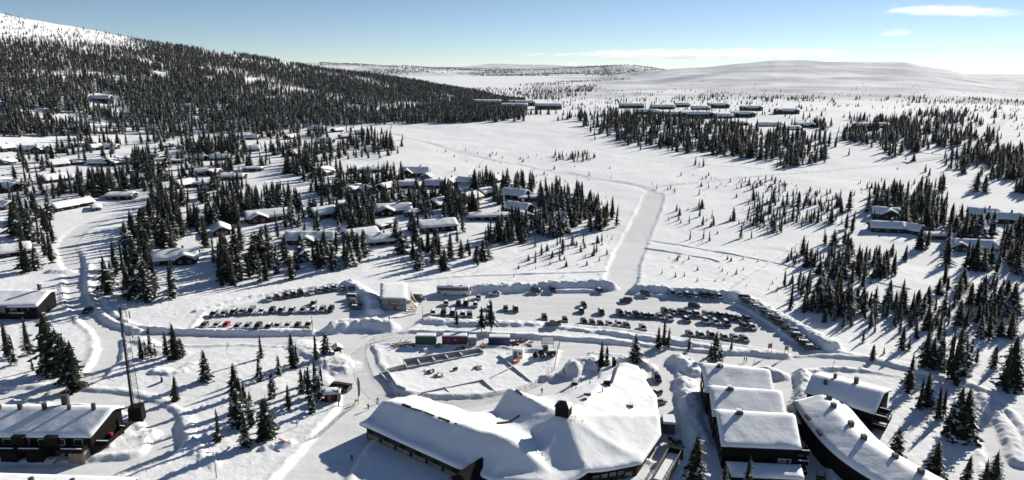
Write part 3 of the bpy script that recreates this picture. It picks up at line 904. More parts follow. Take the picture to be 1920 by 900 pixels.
V = 'cabins in the village below the wooded hillside'
CABINS = [
 # u, v, length, width, ridge angle, label, options
 (11, 283, 11, 8, 70, 'dark cabin with steep white gable roof at the left picture edge under the forest', dict(mat='dark_wood', h=3.4)),
 (58, 284, 30, 9, 3, 'long dark cabin with ridge roof and cross gable at its right end below the forest', dict(mat='dark_wood', wing=(10, 8, 3), h=3.0)),
 (178, 281, 10, 8, 65, 'dark gabled cabin beside the long snowy roof below the forest edge', dict(h=3.2)),
 (207, 279, 16, 7, 0, 'long low cabin whose snow roof runs right from the small dark gable', dict()),
 (14, 308, 9, 7, 75, 'small cabin with pale gable at the left edge, second row below the forest', dict(mat='grey_wood')),
 (108, 312, 14, 10, 55, 'red-brown gabled cabin with broad white roof in the far left village', dict(mat='red_wood', h=2.9)),
 (145, 308, 8, 6, 10, 'little rounded snow-capped shed right of the red-brown gabled cabin', dict(chim=0, win=False)),
 (188, 309, 16, 8, 0, 'low cabin with flat long snow roof joined to a dark gable', dict()),
 (214, 309, 12, 10, 78, 'dark broad gable cabin facing the camera in the far left village', dict(h=3.0)),
 (100, 341, 15, 10, 60, 'dark cabin with two lit-edged windows under a wide white roof', dict(mat='brown_wood', h=2.9)),
 (128, 338, 7, 6, 20, 'small rust red annexe with snowy roof next to the dark wide cabin', dict(mat='red_wood', chim=0)),
 (2, 345, 12, 9, 60, 'cabin cut by the left picture edge, third row of the village', dict()),
 (20, 356, 14, 9, -25, 'cabin with sloping white roof and dark porch near the left edge', dict()),
 (8, 390, 13, 8, -20, 'cabin at the left edge above the tall spruce clump', dict(mat='red_wood')),
 (118, 392, 12, 8, 65, 'dark cabin half hidden by spruces left of the long low cabin', dict()),
 (150, 386, 12, 7, 4, 'cabin wing with smooth blue-shaded snow roof behind the lone spruce', dict(chim=0)),
 (181, 392, 12, 4, 2, 'narrow flat shed with ribbed snow roof on the open slope', dict(chim=0, h=1.9, pitch=8, snow=0.4)),
 (229, 372, 17, 9, 4, 'broad low house with smooth snow roof left of the big dark clump', dict(pitch=14, h=2.8)),
 (232, 307, 11, 7, 0, 'low dark cabin with red sill board left of the bushy spruces', dict(mat='brown_wood')),
 (296, 311, 12, 9, 60, 'dark gabled cabin with tall white roof behind the village road', dict(h=3.1)),
 (304, 296, 13, 6, 2, 'flat roofed snow covered shed behind the tall white gable', dict(chim=0, pitch=10)),
 (329, 306, 10, 6, 4, 'rust coloured annexe under thick square snow roof', dict(mat='red_wood', chim=0, pitch=12)),
 (312, 276, 10, 6, 0, 'pale grey cabin close under the forest edge, left of the middle', dict(mat='grey_wood', chim=0)),
 (337, 279, 7, 5, 0, 'tiny dark shed in deep snow under the forest edge', dict(chim=0, win=False)),
 (377, 300, 13, 8, -30, 'cabin with snow roof sloping towards the spruces, middle of the far village', dict()),
 (415, 299, 17, 8, 10, 'long cabin with dark gable on the right under the tallest spruces', dict()),
 (388, 327, 20, 10, 3, 'wide cabin with hipped white roof and dark terrace wall', dict(pitch=20, wing=(4, 9, 2))),
 (438, 335, 18, 10, 0, 'cabin with large smooth white roof behind small spruces', dict(pitch=16)),
 (344, 351, 11, 8, 65, 'dark gabled cabin with timber stacked at its annexe', dict(mat='dark_wood', h=3.0)),
 (378, 349, 17, 6, 3, 'low annexe with red timber wall right of the dark gable', dict(mat='red_wood', chim=0, pitch=14)),
 (470, 261, 18, 8, 3, 'cabin with broad white roof just below the dense hillside forest', dict()),
 (474, 283, 13, 9, 20, 'cabin with steep smooth blue-shaded roof amid spruces', dict(mat='blue_wood', pitch=32)),
 (545, 260, 16, 8, -8, 'cabin with rounded snow roof and two small windows under the forest', dict()),
 (596, 244, 17, 8, 4, 'cabin with pale blue-shaded roof highest in the middle village', dict(mat='blue_wood', pitch=30)),
 (632, 247, 14, 7, 0, 'low cabin with white roof right of the pale blue-shaded roof', dict()),
 (675, 252, 13, 8, 10, 'cabin with white walls and dark chimney at the top right of the village', dict(mat='grey_wood')),
 (645, 259, 9, 7, 40, 'small white-roofed cabin in front of the top right cabins', dict()),
 (611, 268, 17, 9, -12, 'cabin with wide overhanging snow roof above the spruce stand', dict()),
 (476, 320, 15, 7, 3, 'box shaped cabin with square snow roof left of the village lane', dict(pitch=8, mat='brown_wood')),
 (556, 291, 9, 8, 60, 'small cabin roof showing between dense spruces', dict(mat='tan_wood')),
 (608, 328, 13, 10, 72, 'slate blue gabled cabin with two front windows and stone chimney', dict(mat='blue_wood', h=3.4, pitch=30)),
 (668, 323, 9, 6, 5, 'little shed in the snow right of the slate blue cabin', dict(chim=0)),
 (692, 322, 22, 8, 6, 'long low cabin with wavy snow roof at the edge of the open snowfield', dict(pitch=16)),
 (780, 330, 22, 10, 4, 'large house with steep blue-shaded roof and twin front gables', dict(mat='dark_wood', h=3.6, pitch=34, wing=(-7, 7, 3))),
 (800, 335, 6, 6, 80, 'small gabled entrance house at the right front of the large steep roof', dict(mat='grey_wood', chim=0, win=False)),
 (817, 350, 16, 9, 0, 'cabin with smooth wide snow roof below the lone spruces', dict()),
 (846, 345, 11, 7, 10, 'cabin with small bluish roof behind the twin spruces', dict(mat='blue_wood')),
 (875, 344, 14, 9, -25, 'white gabled cabin with a row of dark windows near the ski trail', dict(mat='trim', pitch=26)),
 (723, 355, 11, 8, 60, 'dark gabled cabin tucked among the middle spruces', dict()),
 (763, 351, 12, 7, 5, 'cabin with low white roof in front of the large steep roof', dict(chim=0)),
 (664, 358, 11, 7, 5, 'cabin with white roof left of a pair, among thick spruces', dict()),
 (690, 360, 11, 7, 0, 'cabin with bluish snow roof right of a pair, among thick spruces', dict(mat='grey_wood')),
 (738, 399, 22, 10, 12, 'big dark cabin with swooping white roof and broad right gable', dict(mat='black_wood', h=3.0, wing=(-5, 8, 3), pitch=26)),
 (773, 404, 8, 5, 8, 'small shed with bluish flat roof in front of the big swooping roof', dict(chim=0, pitch=14)),
 (823, 388, 14, 9, 55, 'dark cabin with white gable roof right of the thick spruce stand', dict(h=3.2)),
 (932, 340, 15, 9, 0, 'cabin with grey-blue roof screened by spruces beside the ski trail', dict(mat='grey_wood', pitch=26)),
 (882, 376, 14, 9, 55, 'tan coloured timber cabin with bare gable', dict(mat='tan_wood', h=3.0)),
 (908, 367, 13, 8, 55, 'dark cabin with brown gable right behind the tan cabin', dict(mat='red_wood', h=3.2)),
 (966, 371, 18, 10, -28, 'dark cabin with wide sloped snow roof, upper of two at the village end', dict(mat='dark_wood', h=3.2)),
 (990, 376, 11, 6, 4, 'low annexe with thick snow cap beside the upper village-end cabin', dict(mat='brown_wood', chim=0, pitch=12)),
 (972, 398, 16, 10, -30, 'dark cabin with tall front gable, lower of two at the village end', dict(mat='dark_wood', h=3.2)),
 (984, 408, 9, 5, 2, 'small annexe with window below the lower village-end cabin', dict(chim=0, pitch=14)),
 (920, 410, 27, 9, 4, 'long flat cabin with thick square snow roof above the spruce belt', dict(pitch=12)),
 (1049, 411, 8, 6, 10, 'bluish snow roofed shed hidden in the right spruce belt', dict(chim=0)),
 (500, 412, 24, 11, 30, 'large red-brown log cabin with broad gable and dark windows', dict(mat='red_wood', h=3.2, wing=(-6, 8, 2), pitch=26)),
 (606, 406, 15, 10, 40, 'red-brown cabin with thick drooping snow roof behind the garden house', dict(mat='brown_wood', h=3.0)),
 (640, 388, 9, 6, 10, 'small grey roofed shed behind the red-brown cabin with drooping roof', dict(mat='grey_wood', chim=0, pitch=10)),
 (584, 455, 26, 9, 3, 'long dark house with white porch gable and very thick snow roof', dict(mat='teal_wood', h=3.1, wing=(-1, 5.5, 2.5))),
 (415, 436, 15, 8, 4, 'cabin with low white roof behind the spruce belt, left middle', dict(chim=0)),
 (676, 446, 18, 9, 35, 'cabin buried under swollen snow roof right of the long dark house', dict(chim=0)),
 (712, 456, 12, 8, 20, 'dark cabin with bulging snow roof beside the snowy lane', dict()),
 (717, 428, 9, 5, 3, 'small flat outbuilding with square snow cap by the lane', dict(chim=0, pitch=8)),
 (818, 430, 22, 11, 20, 'large dark cabin with smooth white roof behind the central spruce belt', dict(mat='black_wood', h=3.2, pitch=22)),
 (330, 491, 20, 10, 18, 'dark cabin with stone chimney wall and sagging white roof in the spruce clump', dict(mat='dark_wood', h=3.0, wing=(5, 7, 2), chim=2)),
 (28, 476, 13, 9, 40, 'cabin with white roof behind the spruces at the left edge', dict(mat='dark_wood')),
 (190, 190, 26, 10, 0, 'lone dark lodge with white roof in a clearing of the hillside forest', dict(h=4.0, chim=0)),
]
VR = 'cabins on the right hand slope'
CABINS_R = [
 (1659, 408, 14, 9, -20, 'upper green-black cabin with hipped snow roof and glazed porch on the right slope', dict(mat='teal_wood', h=3.4, wing=(2, 8, 2))),
 (1660, 433, 17, 8, -12, 'dark cabin with big white-framed front windows below the porch cabin', dict(mat='teal_wood', h=3.0)),
 (1706, 435, 10, 8, -50, 'small dark gabled annexe right of the white-framed windows', dict(mat='teal_wood', chim=0)),
 (1758, 446, 12, 6, -8, 'low shed with one snowy slope between two spruces on the right', dict(mat='teal_wood', pitch=12, h=2.2)),
 (1820, 467, 20, 8, -14, 'long cabin with dark front gable and white windows near the right edge', dict(mat='teal_wood', wing=(-7, 6, 2))),
 (1843, 409, 15, 8, -22, 'dark green cabin on two levels left of a pair near the right edge', dict(mat='teal_wood', h=3.4)),
 (1884, 417, 16, 8, -18, 'dark green cabin with two white windows right of a pair near the right edge', dict(mat='teal_wood', h=3.2)),
]
for i_, row in enumerate(CABINS):
    rot_ = row[4]
    if abs(rot_) < 15 and row[2] < 17 and 'wing' not in row[6]: rot_ = (rot_, 62, -58, rot_, 70, -65, 58)[i_ % 7]
    cabin(*row[:4], rot_, row[5], group=V, **row[6])
for row in CABINS_R: cabin(*row[:5], row[5], group=VR, **row[6])

# apartment blocks by the far bog: (left, right, base) in the picture
def far_block(u0, u1, vb, label, rot=0, hpx=9.5, mat='teal_wood', W=11, floors=2, nwin=None, gables=0, group='apartment blocks across the snowfield'):
    xa, ya, za = ground_at((u0 + u1) / 2, vb)
    dep = depth_m(xa, ya, za)
    L = (u1 - u0) / FPX * dep / max(0.5, math.cos(R(rot)))
    hgt = hpx / FPX * dep
    y = ya + W / 2
    x = xa * (y / ya)
    z = Hz(x, y) - 0.5
    root = empty('apartment_block', (x, y, z), R(rot), label, 'apartment block', group)
    hgt *= 0.82
    zf0 = gable(L, W, hgt, 27)
    zf = zf0
    poly = rect(L, W)
    if gables:
        ws = 8.0; s = math.tan(R(24)); cs = [-L / 2 + ws / 2, L / 2 - ws / 2][:gables]
        def zf(a, b):
            r = zf0(a, b)
            for c in cs:
                r = np.maximum(r, np.where(np.asarray(b) < 0.2, hgt - 0.2 + s * (ws / 2 - np.sqrt((np.asarray(a) - c) ** 2 + .1)), -9))
            return r
    building(root, poly, zf, mat, step=2.6, snow=0.7, seed=int(u0), overhang=0.8, lump=0.35)
    n = nwin or max(3, int(L / 5))
    for k in range(floors):
        windows(root, poly[0], poly[1], n, 1.9 + k * (hgt - 1.2) / floors, 1.7, 1.4, 'trim')
    MB().box((0, -W / 2 - 0.6, hgt * 0.5), (L * 0.8, 1.2, 0.9)).build('balcony', M['dark_wood'], root)
    KEEP_OUT.append((x, y, L * 0.55))
    KEEP_OUT.append((x, y - 14, L * 0.45))

far_block(887, 939, 198, 'leftmost dark apartment block behind the far snowfield, beside the forest')
far_block(953, 1003, 199, 'dark apartment block behind the gap of the two nearer blocks')
far_block(939, 989, 205, 'nearer dark apartment block, left of the two in front of the far snowfield')
far_block(1003, 1053, 205, 'nearer dark apartment block, right of the two in front of the far snowfield')
far_block(924, 938, 182, 'small pale roofed house above the leftmost apartment block', hpx=4, floors=1, nwin=2)
HG = 'apartment blocks of the far hamlet'
far_block(1161, 1207, 203, 'westernmost long dark block of the far hamlet, standing alone at its left', group=HG, hpx=7.5)
far_block(1220, 1264, 205, 'long block with pale roof in the back row of the far hamlet', group=HG, hpx=7.0)
far_block(1265, 1291, 201, 'short block with pale roof right of the back row long block', group=HG, hpx=6.5)
far_block(1188, 1233, 215, 'two storey block with many white windows, left end of the front range', group=HG, hpx=8, nwin=11, rot=-6)
far_block(1233, 1273, 219, 'two storey block with many white windows, second of the front range', group=HG, hpx=7.5, nwin=9, rot=-4)
far_block(1273, 1338, 222, 'largest dark block of the far hamlet with stepped roofs', group=HG, hpx=11, nwin=8, gables=2, mat='black_wood')
far_block(1339, 1372, 222, 'low white-windowed wing right of the largest far block', group=HG, hpx=6.5, nwin=9)
far_block(1297, 1330, 206, 'low house with rounded roof behind the largest far block', group=HG, hpx=5, floors=1)
far_block(1328, 1366, 203, 'dark block with two end gables high behind the far hamlet', group=HG, hpx=8, gables=2, mat='black_wood')
far_block(1388, 1428, 208, 'dark twin-gabled block, middle one of the back row on the right', group=HG, hpx=8, gables=2, mat='black_wood')
far_block(1372, 1414, 220, 'dark block with two front gables below the middle back row block', group=HG, hpx=8.5, gables=2, mat='black_wood')
far_block(1453, 1496, 214, 'isolated twin-gabled dark block at the right end of the hamlet', group=HG, hpx=8.5, gables=2, mat='black_wood')
far_block(1374, 1401, 235, 'low cabin with three small gables just above the dark wood', group=HG, hpx=4.5, floors=1, gables=2)
far_block(1420, 1466, 237, 'long flat pale roofed house just above the dark wood', group=HG, hpx=4, floors=1, mat='blue_wood')
far_block(1491, 1525, 239, 'pair-gabled dark cabin at the right end above the wood', group=HG, hpx=5.5, floors=1, gables=2)
far_block(1460, 1499, 244, 'bluish roofed cabin half sunk behind the dark wood', group=HG, hpx=4.5, floors=1, gables=1)
far_block(1604, 1664, 240, 'row of joined dark cabins with four gables among spruces on the right', group=HG, hpx=6, floors=1, gables=2)

# ------------------------------------------------------------------ the lodge in the foreground
def lodge():
    ox, oy = 8.0, 138.0
    root = empty('lodge', (ox, oy, 0.0), 0, 'sprawling mountain lodge under smooth white snow roofs in the foreground', 'lodge')
    loc = lambda p: (p[0] - ox, p[1] - oy)
    apex = (11.0, 135.0)
    outline = [(-32.3, 142.3), (-10.3, 125.2), (-3.0, 120.6), (8.5, 119.2), (14.2, 122.8), (25.0, 126.6), (31.0, 137.5), (33.6, 155.5), (31.5, 167.0), (23.5, 167.0),
               (21.5, 157.5), (15.0, 155.5), (12.5, 152.0), (3.5, 151.0), (-0.5, 150.8), (-3.5, 146.0), (-10.0, 144.2), (-23.5, 153.2)]
    def seg(x, y, a, b):
        dx, dy = b[0] - a[0], b[1] - a[1]; L2 = dx * dx + dy * dy
        t = ((x - a[0]) * dx + (y - a[1]) * dy) / L2
        n = ((x - a[0]) * -dy + (y - a[1]) * dx) / math.sqrt(L2)
        return t, n
    def zf(x, y):
        x = np.asarray(x, float) + ox; y = np.asarray(y, float) + oy
        t, n = seg(x, y, (-26.6, 145.4), (-1.4, 127.6))
        tt = np.clip(t, -.3, 1.2)
        A_ = 6.6 + 1.0 * tt + 0.16 * np.sin(t * 8.0) + 0.10 * np.sin(t * 21 + 1) - np.where(n < 0, 0.60, 0.25) * np.sqrt(n * n + .05) - np.clip(t - 1.05, 0, None) * 14
        # centre: a hip whose crease runs from the chimney to the front
        dx, dy = x - apex[0], y - apex[1]
        fl = 0.53 * (-0.55 * dx - 0.83 * dy); fr = 0.42 * (0.75 * dx - 0.66 * dy)
        fb = 0.30 * (0.35 * dx + 0.93 * dy); fw = 0.36 * (-0.98 * dx + 0.10 * dy)
        r1 = 9.0 - np.maximum(np.maximum(fl, fr), np.maximum(fb, fw))
        t2, n2 = seg(x, y, apex, (27.4, 165.0))
        B_ = 9.0 - 2.3 * np.clip(t2, 0, 1) - np.where(n2 < 0, 0.36, 0.30) * np.abs(n2) - np.clip(-t2, 0, None) * 14
        t3, n3 = seg(x, y, (0.8, 150.0), apex)
        D_ = 7.4 + 1.4 * np.clip(t3, 0, 1) - 0.55 * np.abs(n3) - np.clip(t3 - 1, 0, None) * 12
        k = 4.0
        z = np.log(np.exp(k * A_) + np.exp(k * r1) + np.exp(k * B_) + np.exp(k * D_) + np.exp(k * 3.6)) / k
        return z
    poly = [loc(p) for p in outline]
    building(root, poly, zf, 'dark_wood', step=0.75, snow=0.7, overhang=1.1, seed=5, lump=0.22, edge_r=0.9, zbase=-1.0)
    Z = lambda p: float(zf(np.array([p[0]]), np.array([p[1]]))[0])
    # low wall along the near eave: weathered planks under a band of glass
    a, b = poly[0], poly[1]
    windows(root, a, b, 5, 2.25, 3.2, 1.0, 'trim_dark', 0.05, 0.95)
    windows(root, poly[2], poly[3], 3, 2.1, 2.6, 1.2, 'trim_dark', 0.05, 0.95)
    windows(root, poly[4], poly[5], 4, 1.3, 1.8, 1.3, 'trim_dark', 0.05, 0.95)
    for k in range(6):
        t = (k + 0.5) / 6
        p = (a[0] + (b[0] - a[0]) * t, a[1] + (b[1] - a[1]) * t)
        n = Vector((b[1] - a[1], -(b[0] - a[0]))).normalized()
        MB().box((0, 0, 0), (3.9, 0.07, 1.25), math.atan2(b[1] - a[1], b[0] - a[0])).build('cladding', M['weathered'], root, loc=(p[0] + n.x * 0.06, p[1] + n.y * 0.06, 0.95))
    # ridge boards blown free of snow on the long wing
    r0 = Vector((-24.4, 143.9)); r1 = Vector((-1.6, 127.7))
    for t0, t1, hh in ((0.0, 0.09, 0.42), (0.095, 0.22, 0.16), (0.23, 0.335, 0.10), (0.38, 0.49, 0.28), (0.54, 0.62, 0.10), (0.66, 0.74, 0.08)):
        p = r0.lerp(r1, t0); q = r0.lerp(r1, t1)
        lp, lq = loc(p), loc(q)
        MB().beam((lp[0], lp[1], Z(lp) + 0.66 + hh / 2 - .1), (lq[0], lq[1], Z(lq) + 0.66 + hh / 2 - .1), 0.42, hh).build('ridge_board', M['fascia'], root)
    # chimney house on the centre
    ap = loc(apex); zc = Z(ap) + 0.35
    tw = MB().box((0, 0, 1.1), (2.9, 2.5, 2.2)).build('chimney_house', M['black_wood'], root, loc=(ap[0] - 0.2, ap[1] + 0.2, zc)); tw.rotation_euler = (0, 0, R(-22))
    MB().add([(-1.7, -1.5, 2.2), (1.7, -1.5, 2.2), (1.7, 1.5, 2.2), (-1.7, 1.5, 2.2), (-0.55, 0, 3.2), (0.55, 0, 3.2)], [(0, 1, 5, 4), (1, 2, 5), (2, 3, 4, 5), (3, 0, 4), (3, 2, 1, 0)]).build('cap_roof', M['dark_metal'], tw)
    for k in range(5):
        MB().box((-1.47, -0.9 + k * 0.45, 1.35), (0.06, 0.16, 1.0)).build('louvre', M['trim'], tw)
    for k in range(9):
        MB().box((ap[0] + 1.4 + rng.uniform(-1.6, 2.2), ap[1] - 1.4 + rng.uniform(-1, .8), zc + 0.05 - 0.1 * k % 0.3), (rng.uniform(.3, .7), .12, .12), rng.uniform(0, 3)).build('bare_board', M['timber'], root)
    # parapet wall and posts on the back wing
    w0, w1 = loc((23.8, 155.0)), loc((26.8, 165.5))
    p = MB()
    k = 8
    for j in range(k):
        q0 = (w0[0] + (w1[0] - w0[0]) * j / k, w0[1] + (w1[1] - w0[1]) * j / k); q1 = (w0[0] + (w1[0] - w0[0]) * (j + 1) / k, w0[1] + (w1[1] - w0[1]) * (j + 1) / k)
        p.beam((*q0, Z(q0) + 0.75), (*q1, Z(q1) + 0.75), 0.35, 0.9)
    p.build('parapet', M['grey_wood'], root)
    MB().box((0, 0, 1.2), (0.7, 2.4, 2.4)).build('wall_end', M['black_wood'], root, loc=(*loc((26.0, 167.2)), Z(loc((26.0, 166)))-0.2))
    MB().box((0, 0, 0.6), (1.6, 0.6, 1.2)).build('wall_end', M['dark_wood'], root, loc=(*loc((22.4, 153.6)), Z(loc((22.4, 153.6))) + .3))
    for (x, y), ln in (((18.5, 155.0), 1.8), ((20.8, 149.5), 1.3), ((15.0, 152.8), 1.2), ((14.2, 153.4), 1.6)):
        q = loc((x, y)); MB().tube((0, 0, 0), (0.05, 0, ln), 0.11, 0.09, 7).build('vent_pipe', M['dark_metal'], root, loc=(*q, Z(q) + 0.5))
    for (x, y), s in (((27.0, 147.0), 1.1), ((17.0, 146.5), 1.5), ((16.2, 143.6), 0.8)):
        q = loc((x, y))
        vb = MB().box((0, 0, 0.35), (s, s * 0.8, 0.7)).build('roof_vent', M['dark_metal'], root, loc=(*q, Z(q) + 0.5))
        MB().box((0, 0, 0.80), (s * 1.15, s, 0.18)).build('cap', M['roof_snow'], vb)
    # louvred strip in the snow valley
    v0, v1 = Vector((-3.2, 137.6)), Vector((1.8, 140.2))
    for j in range(6):
        q0 = loc(v0.lerp(v1, j / 6)); q1 = loc(v0.lerp(v1, (j + 0.82) / 6))
        MB().beam((*q0, Z(q0) + 0.8), (*q1, Z(q1) + 0.8), 0.35, 0.5).build('louvre', M['stone'], root)
    # small gable end with dark verge
    g0, g1 = loc((1.0, 150.4)), loc((2.2, 147.2))
    MB().beam((*g0, Z(g0) + 0.75), (*g1, Z(g1) + 0.85), 0.45, 0.35).build('verge_board', M['fascia'], root)
    # entrance porch at the near corner, dark and steep
    e = loc((-7.8, 122.4)); rz = math.atan2(poly[1][1] - poly[0][1], poly[1][0] - poly[0][0])
    pr = MB().add([(-2.6, -3, 0), (2.6, -3, 0), (2.6, 3, 0), (-2.6, 3, 0), (-2.6, -3, 3.2), (2.6, -3, 3.2), (2.6, 3, 3.2), (-2.6, 3, 3.2), (0, -3, 5.0), (0, 3, 5.4)],
                  [(0, 1, 5, 8, 4), (3, 7, 9, 6, 2), (1, 2, 6, 5), (3, 0, 4, 7), (4, 8, 9, 7), (8, 5, 6, 9)]).build('porch', M['black_wood'], root, loc=(e[0], e[1], 0)); pr.rotation_euler = (0, 0, rz)
    MB().add([(-3.0, -3.5, 3.0), (0, -3.5, 5.2), (0, 3, 5.65), (-3.0, 3, 3.1), (3.0, -3.5, 3.0), (3.0, 3, 3.1), (-3.0, -3.5, 3.2), (0, -3.5, 5.42), (0, 3, 5.87), (-3.0, 3, 3.3), (3.0, -3.5, 3.2), (3.0, 3, 3.3)],
             [(0, 3, 2, 1), (1, 2, 5, 4), (6, 7, 8, 9), (7, 10, 11, 8), (0, 1, 7, 6), (1, 4, 10, 7), (4, 5, 11, 10), (3, 0, 6, 9)]).build('porch_roof', M['black_wood'], pr)
    # dormer window strip at the front right
    d = loc((18.6, 123.6))
    dm = MB().box((0, 0, 0), (7.5, 1.6, 1.3)).build('dormer', M['black_wood'], root, loc=(d[0], d[1] + 0.3, 2.9)); dm.rotation_euler = (0, 0, R(19))
    for j in range(4):
        MB().box((-2.7 + j * 1.8, -0.82, 0.02), (1.4, 0.06, 0.85)).build('pane', M['pane'], dm)
    KEEP_OUT.append((8, 138, 24)); KEEP_OUT.append((-20, 142, 14)); KEEP_OUT.append((26, 158, 12))
    # ramp on the right side
    rp = empty('ramp', (31.5, 128.0, 0), R(-28), 'snowy timber access ramp with rails at the right corner of the lodge', 'ramp')
    MB().box((0, 0, 0.9), (2.6, 11.5, 1.8)).build('deck', M['weathered'], rp)
    MB().box((0, 0, 1.88), (2.2, 11.2, 0.14)).build('snow_cover', M['roof_snow'], rp)
    for sx in (-1.32, 1.32):
        mbr = MB()
        for yy in np.arange(-5.6, 5.7, 1.6): mbr.box((sx, yy, 2.4), (0.12, 0.12, 1.2))
        mbr.beam((sx, -5.6, 2.95), (sx, 5.6, 2.95), 0.14); mbr.beam((sx, -5.6, 2.5), (sx, 5.6, 2.5), 0.10)
        mbr.build('railing', M['weathered'], rp)
    MB().box((0, 5.9, 1.6), (3.2, 1.0, 3.0)).build('end_wall', M['black_wood'], rp)
    # side porch with dark opening on the car lane
    sp = empty('side_porch', (35.6, 146.0, 0), R(-8), 'small snow capped porch with dark opening on the lane side of the lodge', 'porch')
    MB().box((0, -1.7, 1.2), (2.6, 0.25, 2.4)).build('wall', M['grey_wood'], sp)
    MB().box((0, 1.7, 1.2), (2.6, 0.25, 2.4)).build('wall', M['grey_wood'], sp)
    MB().box((-0.9, 0, 1.2), (0.2, 3.1, 2.4)).build('back_wall', M['black_wood'], sp)
    MB().box((0.05, 0, 2.5), (3.0, 4.2, 0.16)).build('roof', M['fascia'], sp)
    MB().box((0.05, 0, 2.85), (2.9, 4.1, 0.5), taper=0.92).build('roof_snow', M['roof_snow'], sp)
lodge()

# ------------------------------------------------------------------ stepped blocks right of the lodge
def quad_block(name, label, cat, p_tl, p_tr, p_br, p_bl, zr, ze_far, ze_near, ridge_t, mat, group=None, step=0.9, snow=0.5, z0=0.0):
    """a house on a four-cornered plan; the ridge runs at ridge_t from the far edge"""
    c = np.mean([p_tl, p_tr, p_br, p_bl], 0)
    ax = Vector((p_tr[0] - p_tl[0], p_tr[1] - p_tl[1])); rz = math.atan2(ax.y, ax.x)
    root = empty(name, (c[0], c[1], z0), rz, label, cat, group)
    co, si = math.cos(-rz), math.sin(-rz)
    loc = lambda p: ((p[0] - c[0]) * co - (p[1] - c[1]) * si, (p[0] - c[0]) * si + (p[1] - c[1]) * co)
    poly = [loc(p) for p in (p_bl, p_br, p_tr, p_tl)]
    y0 = (poly[0][1] + poly[1][1]) / 2; y1 = (poly[2][1] + poly[3][1]) / 2; yr = y1 + (y0 - y1) * ridge_t
    def zf(x, y):
        y = np.asarray(y, float)
        far = zr + (ze_far - zr) * (y - yr) / (y1 - yr)
        nr = zr + (ze_near - zr) * (y - yr) / (y0 - yr)
        return np.minimum(far, nr) + 0 * np.asarray(x, float)
    building(root, poly, zf, mat, step=step, snow=snow, overhang=0.5, seed=int(abs(c[0] * 10)), lump=0.14, zbase=-2.0)
    KEEP_OUT.append((c[0], c[1], math.hypot(poly[0][0], poly[0][1])))
    return root, poly, zf

def balcony(root, x, y, z, w, d, rz=0.0, mat='black_wood'):
    """an open box of boards: floor and three sides"""
    b = MB().box((0, 0, 0.08), (w, d, 0.16)).build('balcony', M[mat], root, loc=(x, y, z)); b.rotation_euler = (0, 0, rz)
    for c, s in (((0, -d / 2, 0.6), (w, 0.1, 1.0)), ((-w / 2, 0, 0.6), (0.1, d - .12, 1.0)), ((w / 2, 0, 0.6), (0.1, d - .12, 1.0))):
        MB().box(c, s).build('side_panel', M[mat], b)
    MB().box((0, -d / 2, 1.15), (w + 0.1, 0.22, 0.10)).build('rail_snow', M['roof_snow'], b)
    return b

BG = 'stepped dark apartment houses right of the lodge'
blocks = [((47.6, 164.6), (62.6, 160.9), (60.4, 150.4), (45.9, 152.6), 'rearmost of three stepped dark apartment houses with flat snowy roofs'),
          ((46.2, 152.2), (61.3, 149.6), (59.2, 139.4), (44.4, 141.2), 'middle one of three stepped dark apartment houses with flat snowy roofs'),
          ((44.6, 140.8), (60.2, 138.9), (57.6, 127.6), (42.8, 129.0), 'nearest of three stepped dark apartment houses, with white sign on its black wall')]
for i, (tl, tr, br, bl, lab) in enumerate(blocks):
    root, poly, zf = quad_block('apartment_house', lab, 'apartment house', tl, tr, br, bl, 8.9 - i * 0.25, 8.1 - i * 0.25, 6.6 - i * 0.25, 0.24, 'black_wood', BG)
    windows(root, poly[3], poly[0], 4, 4.6, 1.3, 1.3, 'trim_dark')
    windows(root, poly[3], poly[0], 4, 1.9, 1.3, 1.3, 'trim_dark')
    windows(root, poly[1], poly[2], 2, 4.4, 2.0, 1.9, 'trim_dark')
    for k in range(3):
        balcony(root, poly[1][0] + 1.1, poly[1][1] + 2.0, 4.4 - 2.3 * k, 2.2, 3.2)
    cx, cy = poly[3][0] + 4.0, poly[3][1] - 3.4
    z0 = float(zf(np.array([cx]), np.array([cy]))[0])
    for k, (dx, dy, s, hh) in enumerate(((0, 0, .8, 1.5), (.75, .1, .45, 1.1), (-.6, -.15, .4, 0.9))):
        chimney(root, cx + dx, cy + dy, z0 + 0.1, z0 + hh, s, 'dark_metal', cap=(k == 0))
    if i == 2:
        a, b = poly[0], poly[1]
        MB().box((0, 0, 0), (2.6, 0.1, 0.9)).build('sign', M['trim'], root, loc=(b[0] - 2.6, b[1] + (a[1] - b[1]) * 0.15 - 0.08, 3.2))
        MB().box((0, 0, 0), (0.7, 0.06, 0.5)).build('sign_panel', M['pane'], root, loc=(b[0] - 2.0, b[1] + (a[1] - b[1]) * 0.15 - 0.14, 3.2))
        MB().box((0, 0, 0), (0.8, 0.06, 0.3)).build('sign_panel', M['grey_wood'], root, loc=(b[0] - 3.1, b[1] + (a[1] - b[1]) * 0.15 - 0.14, 3.2))
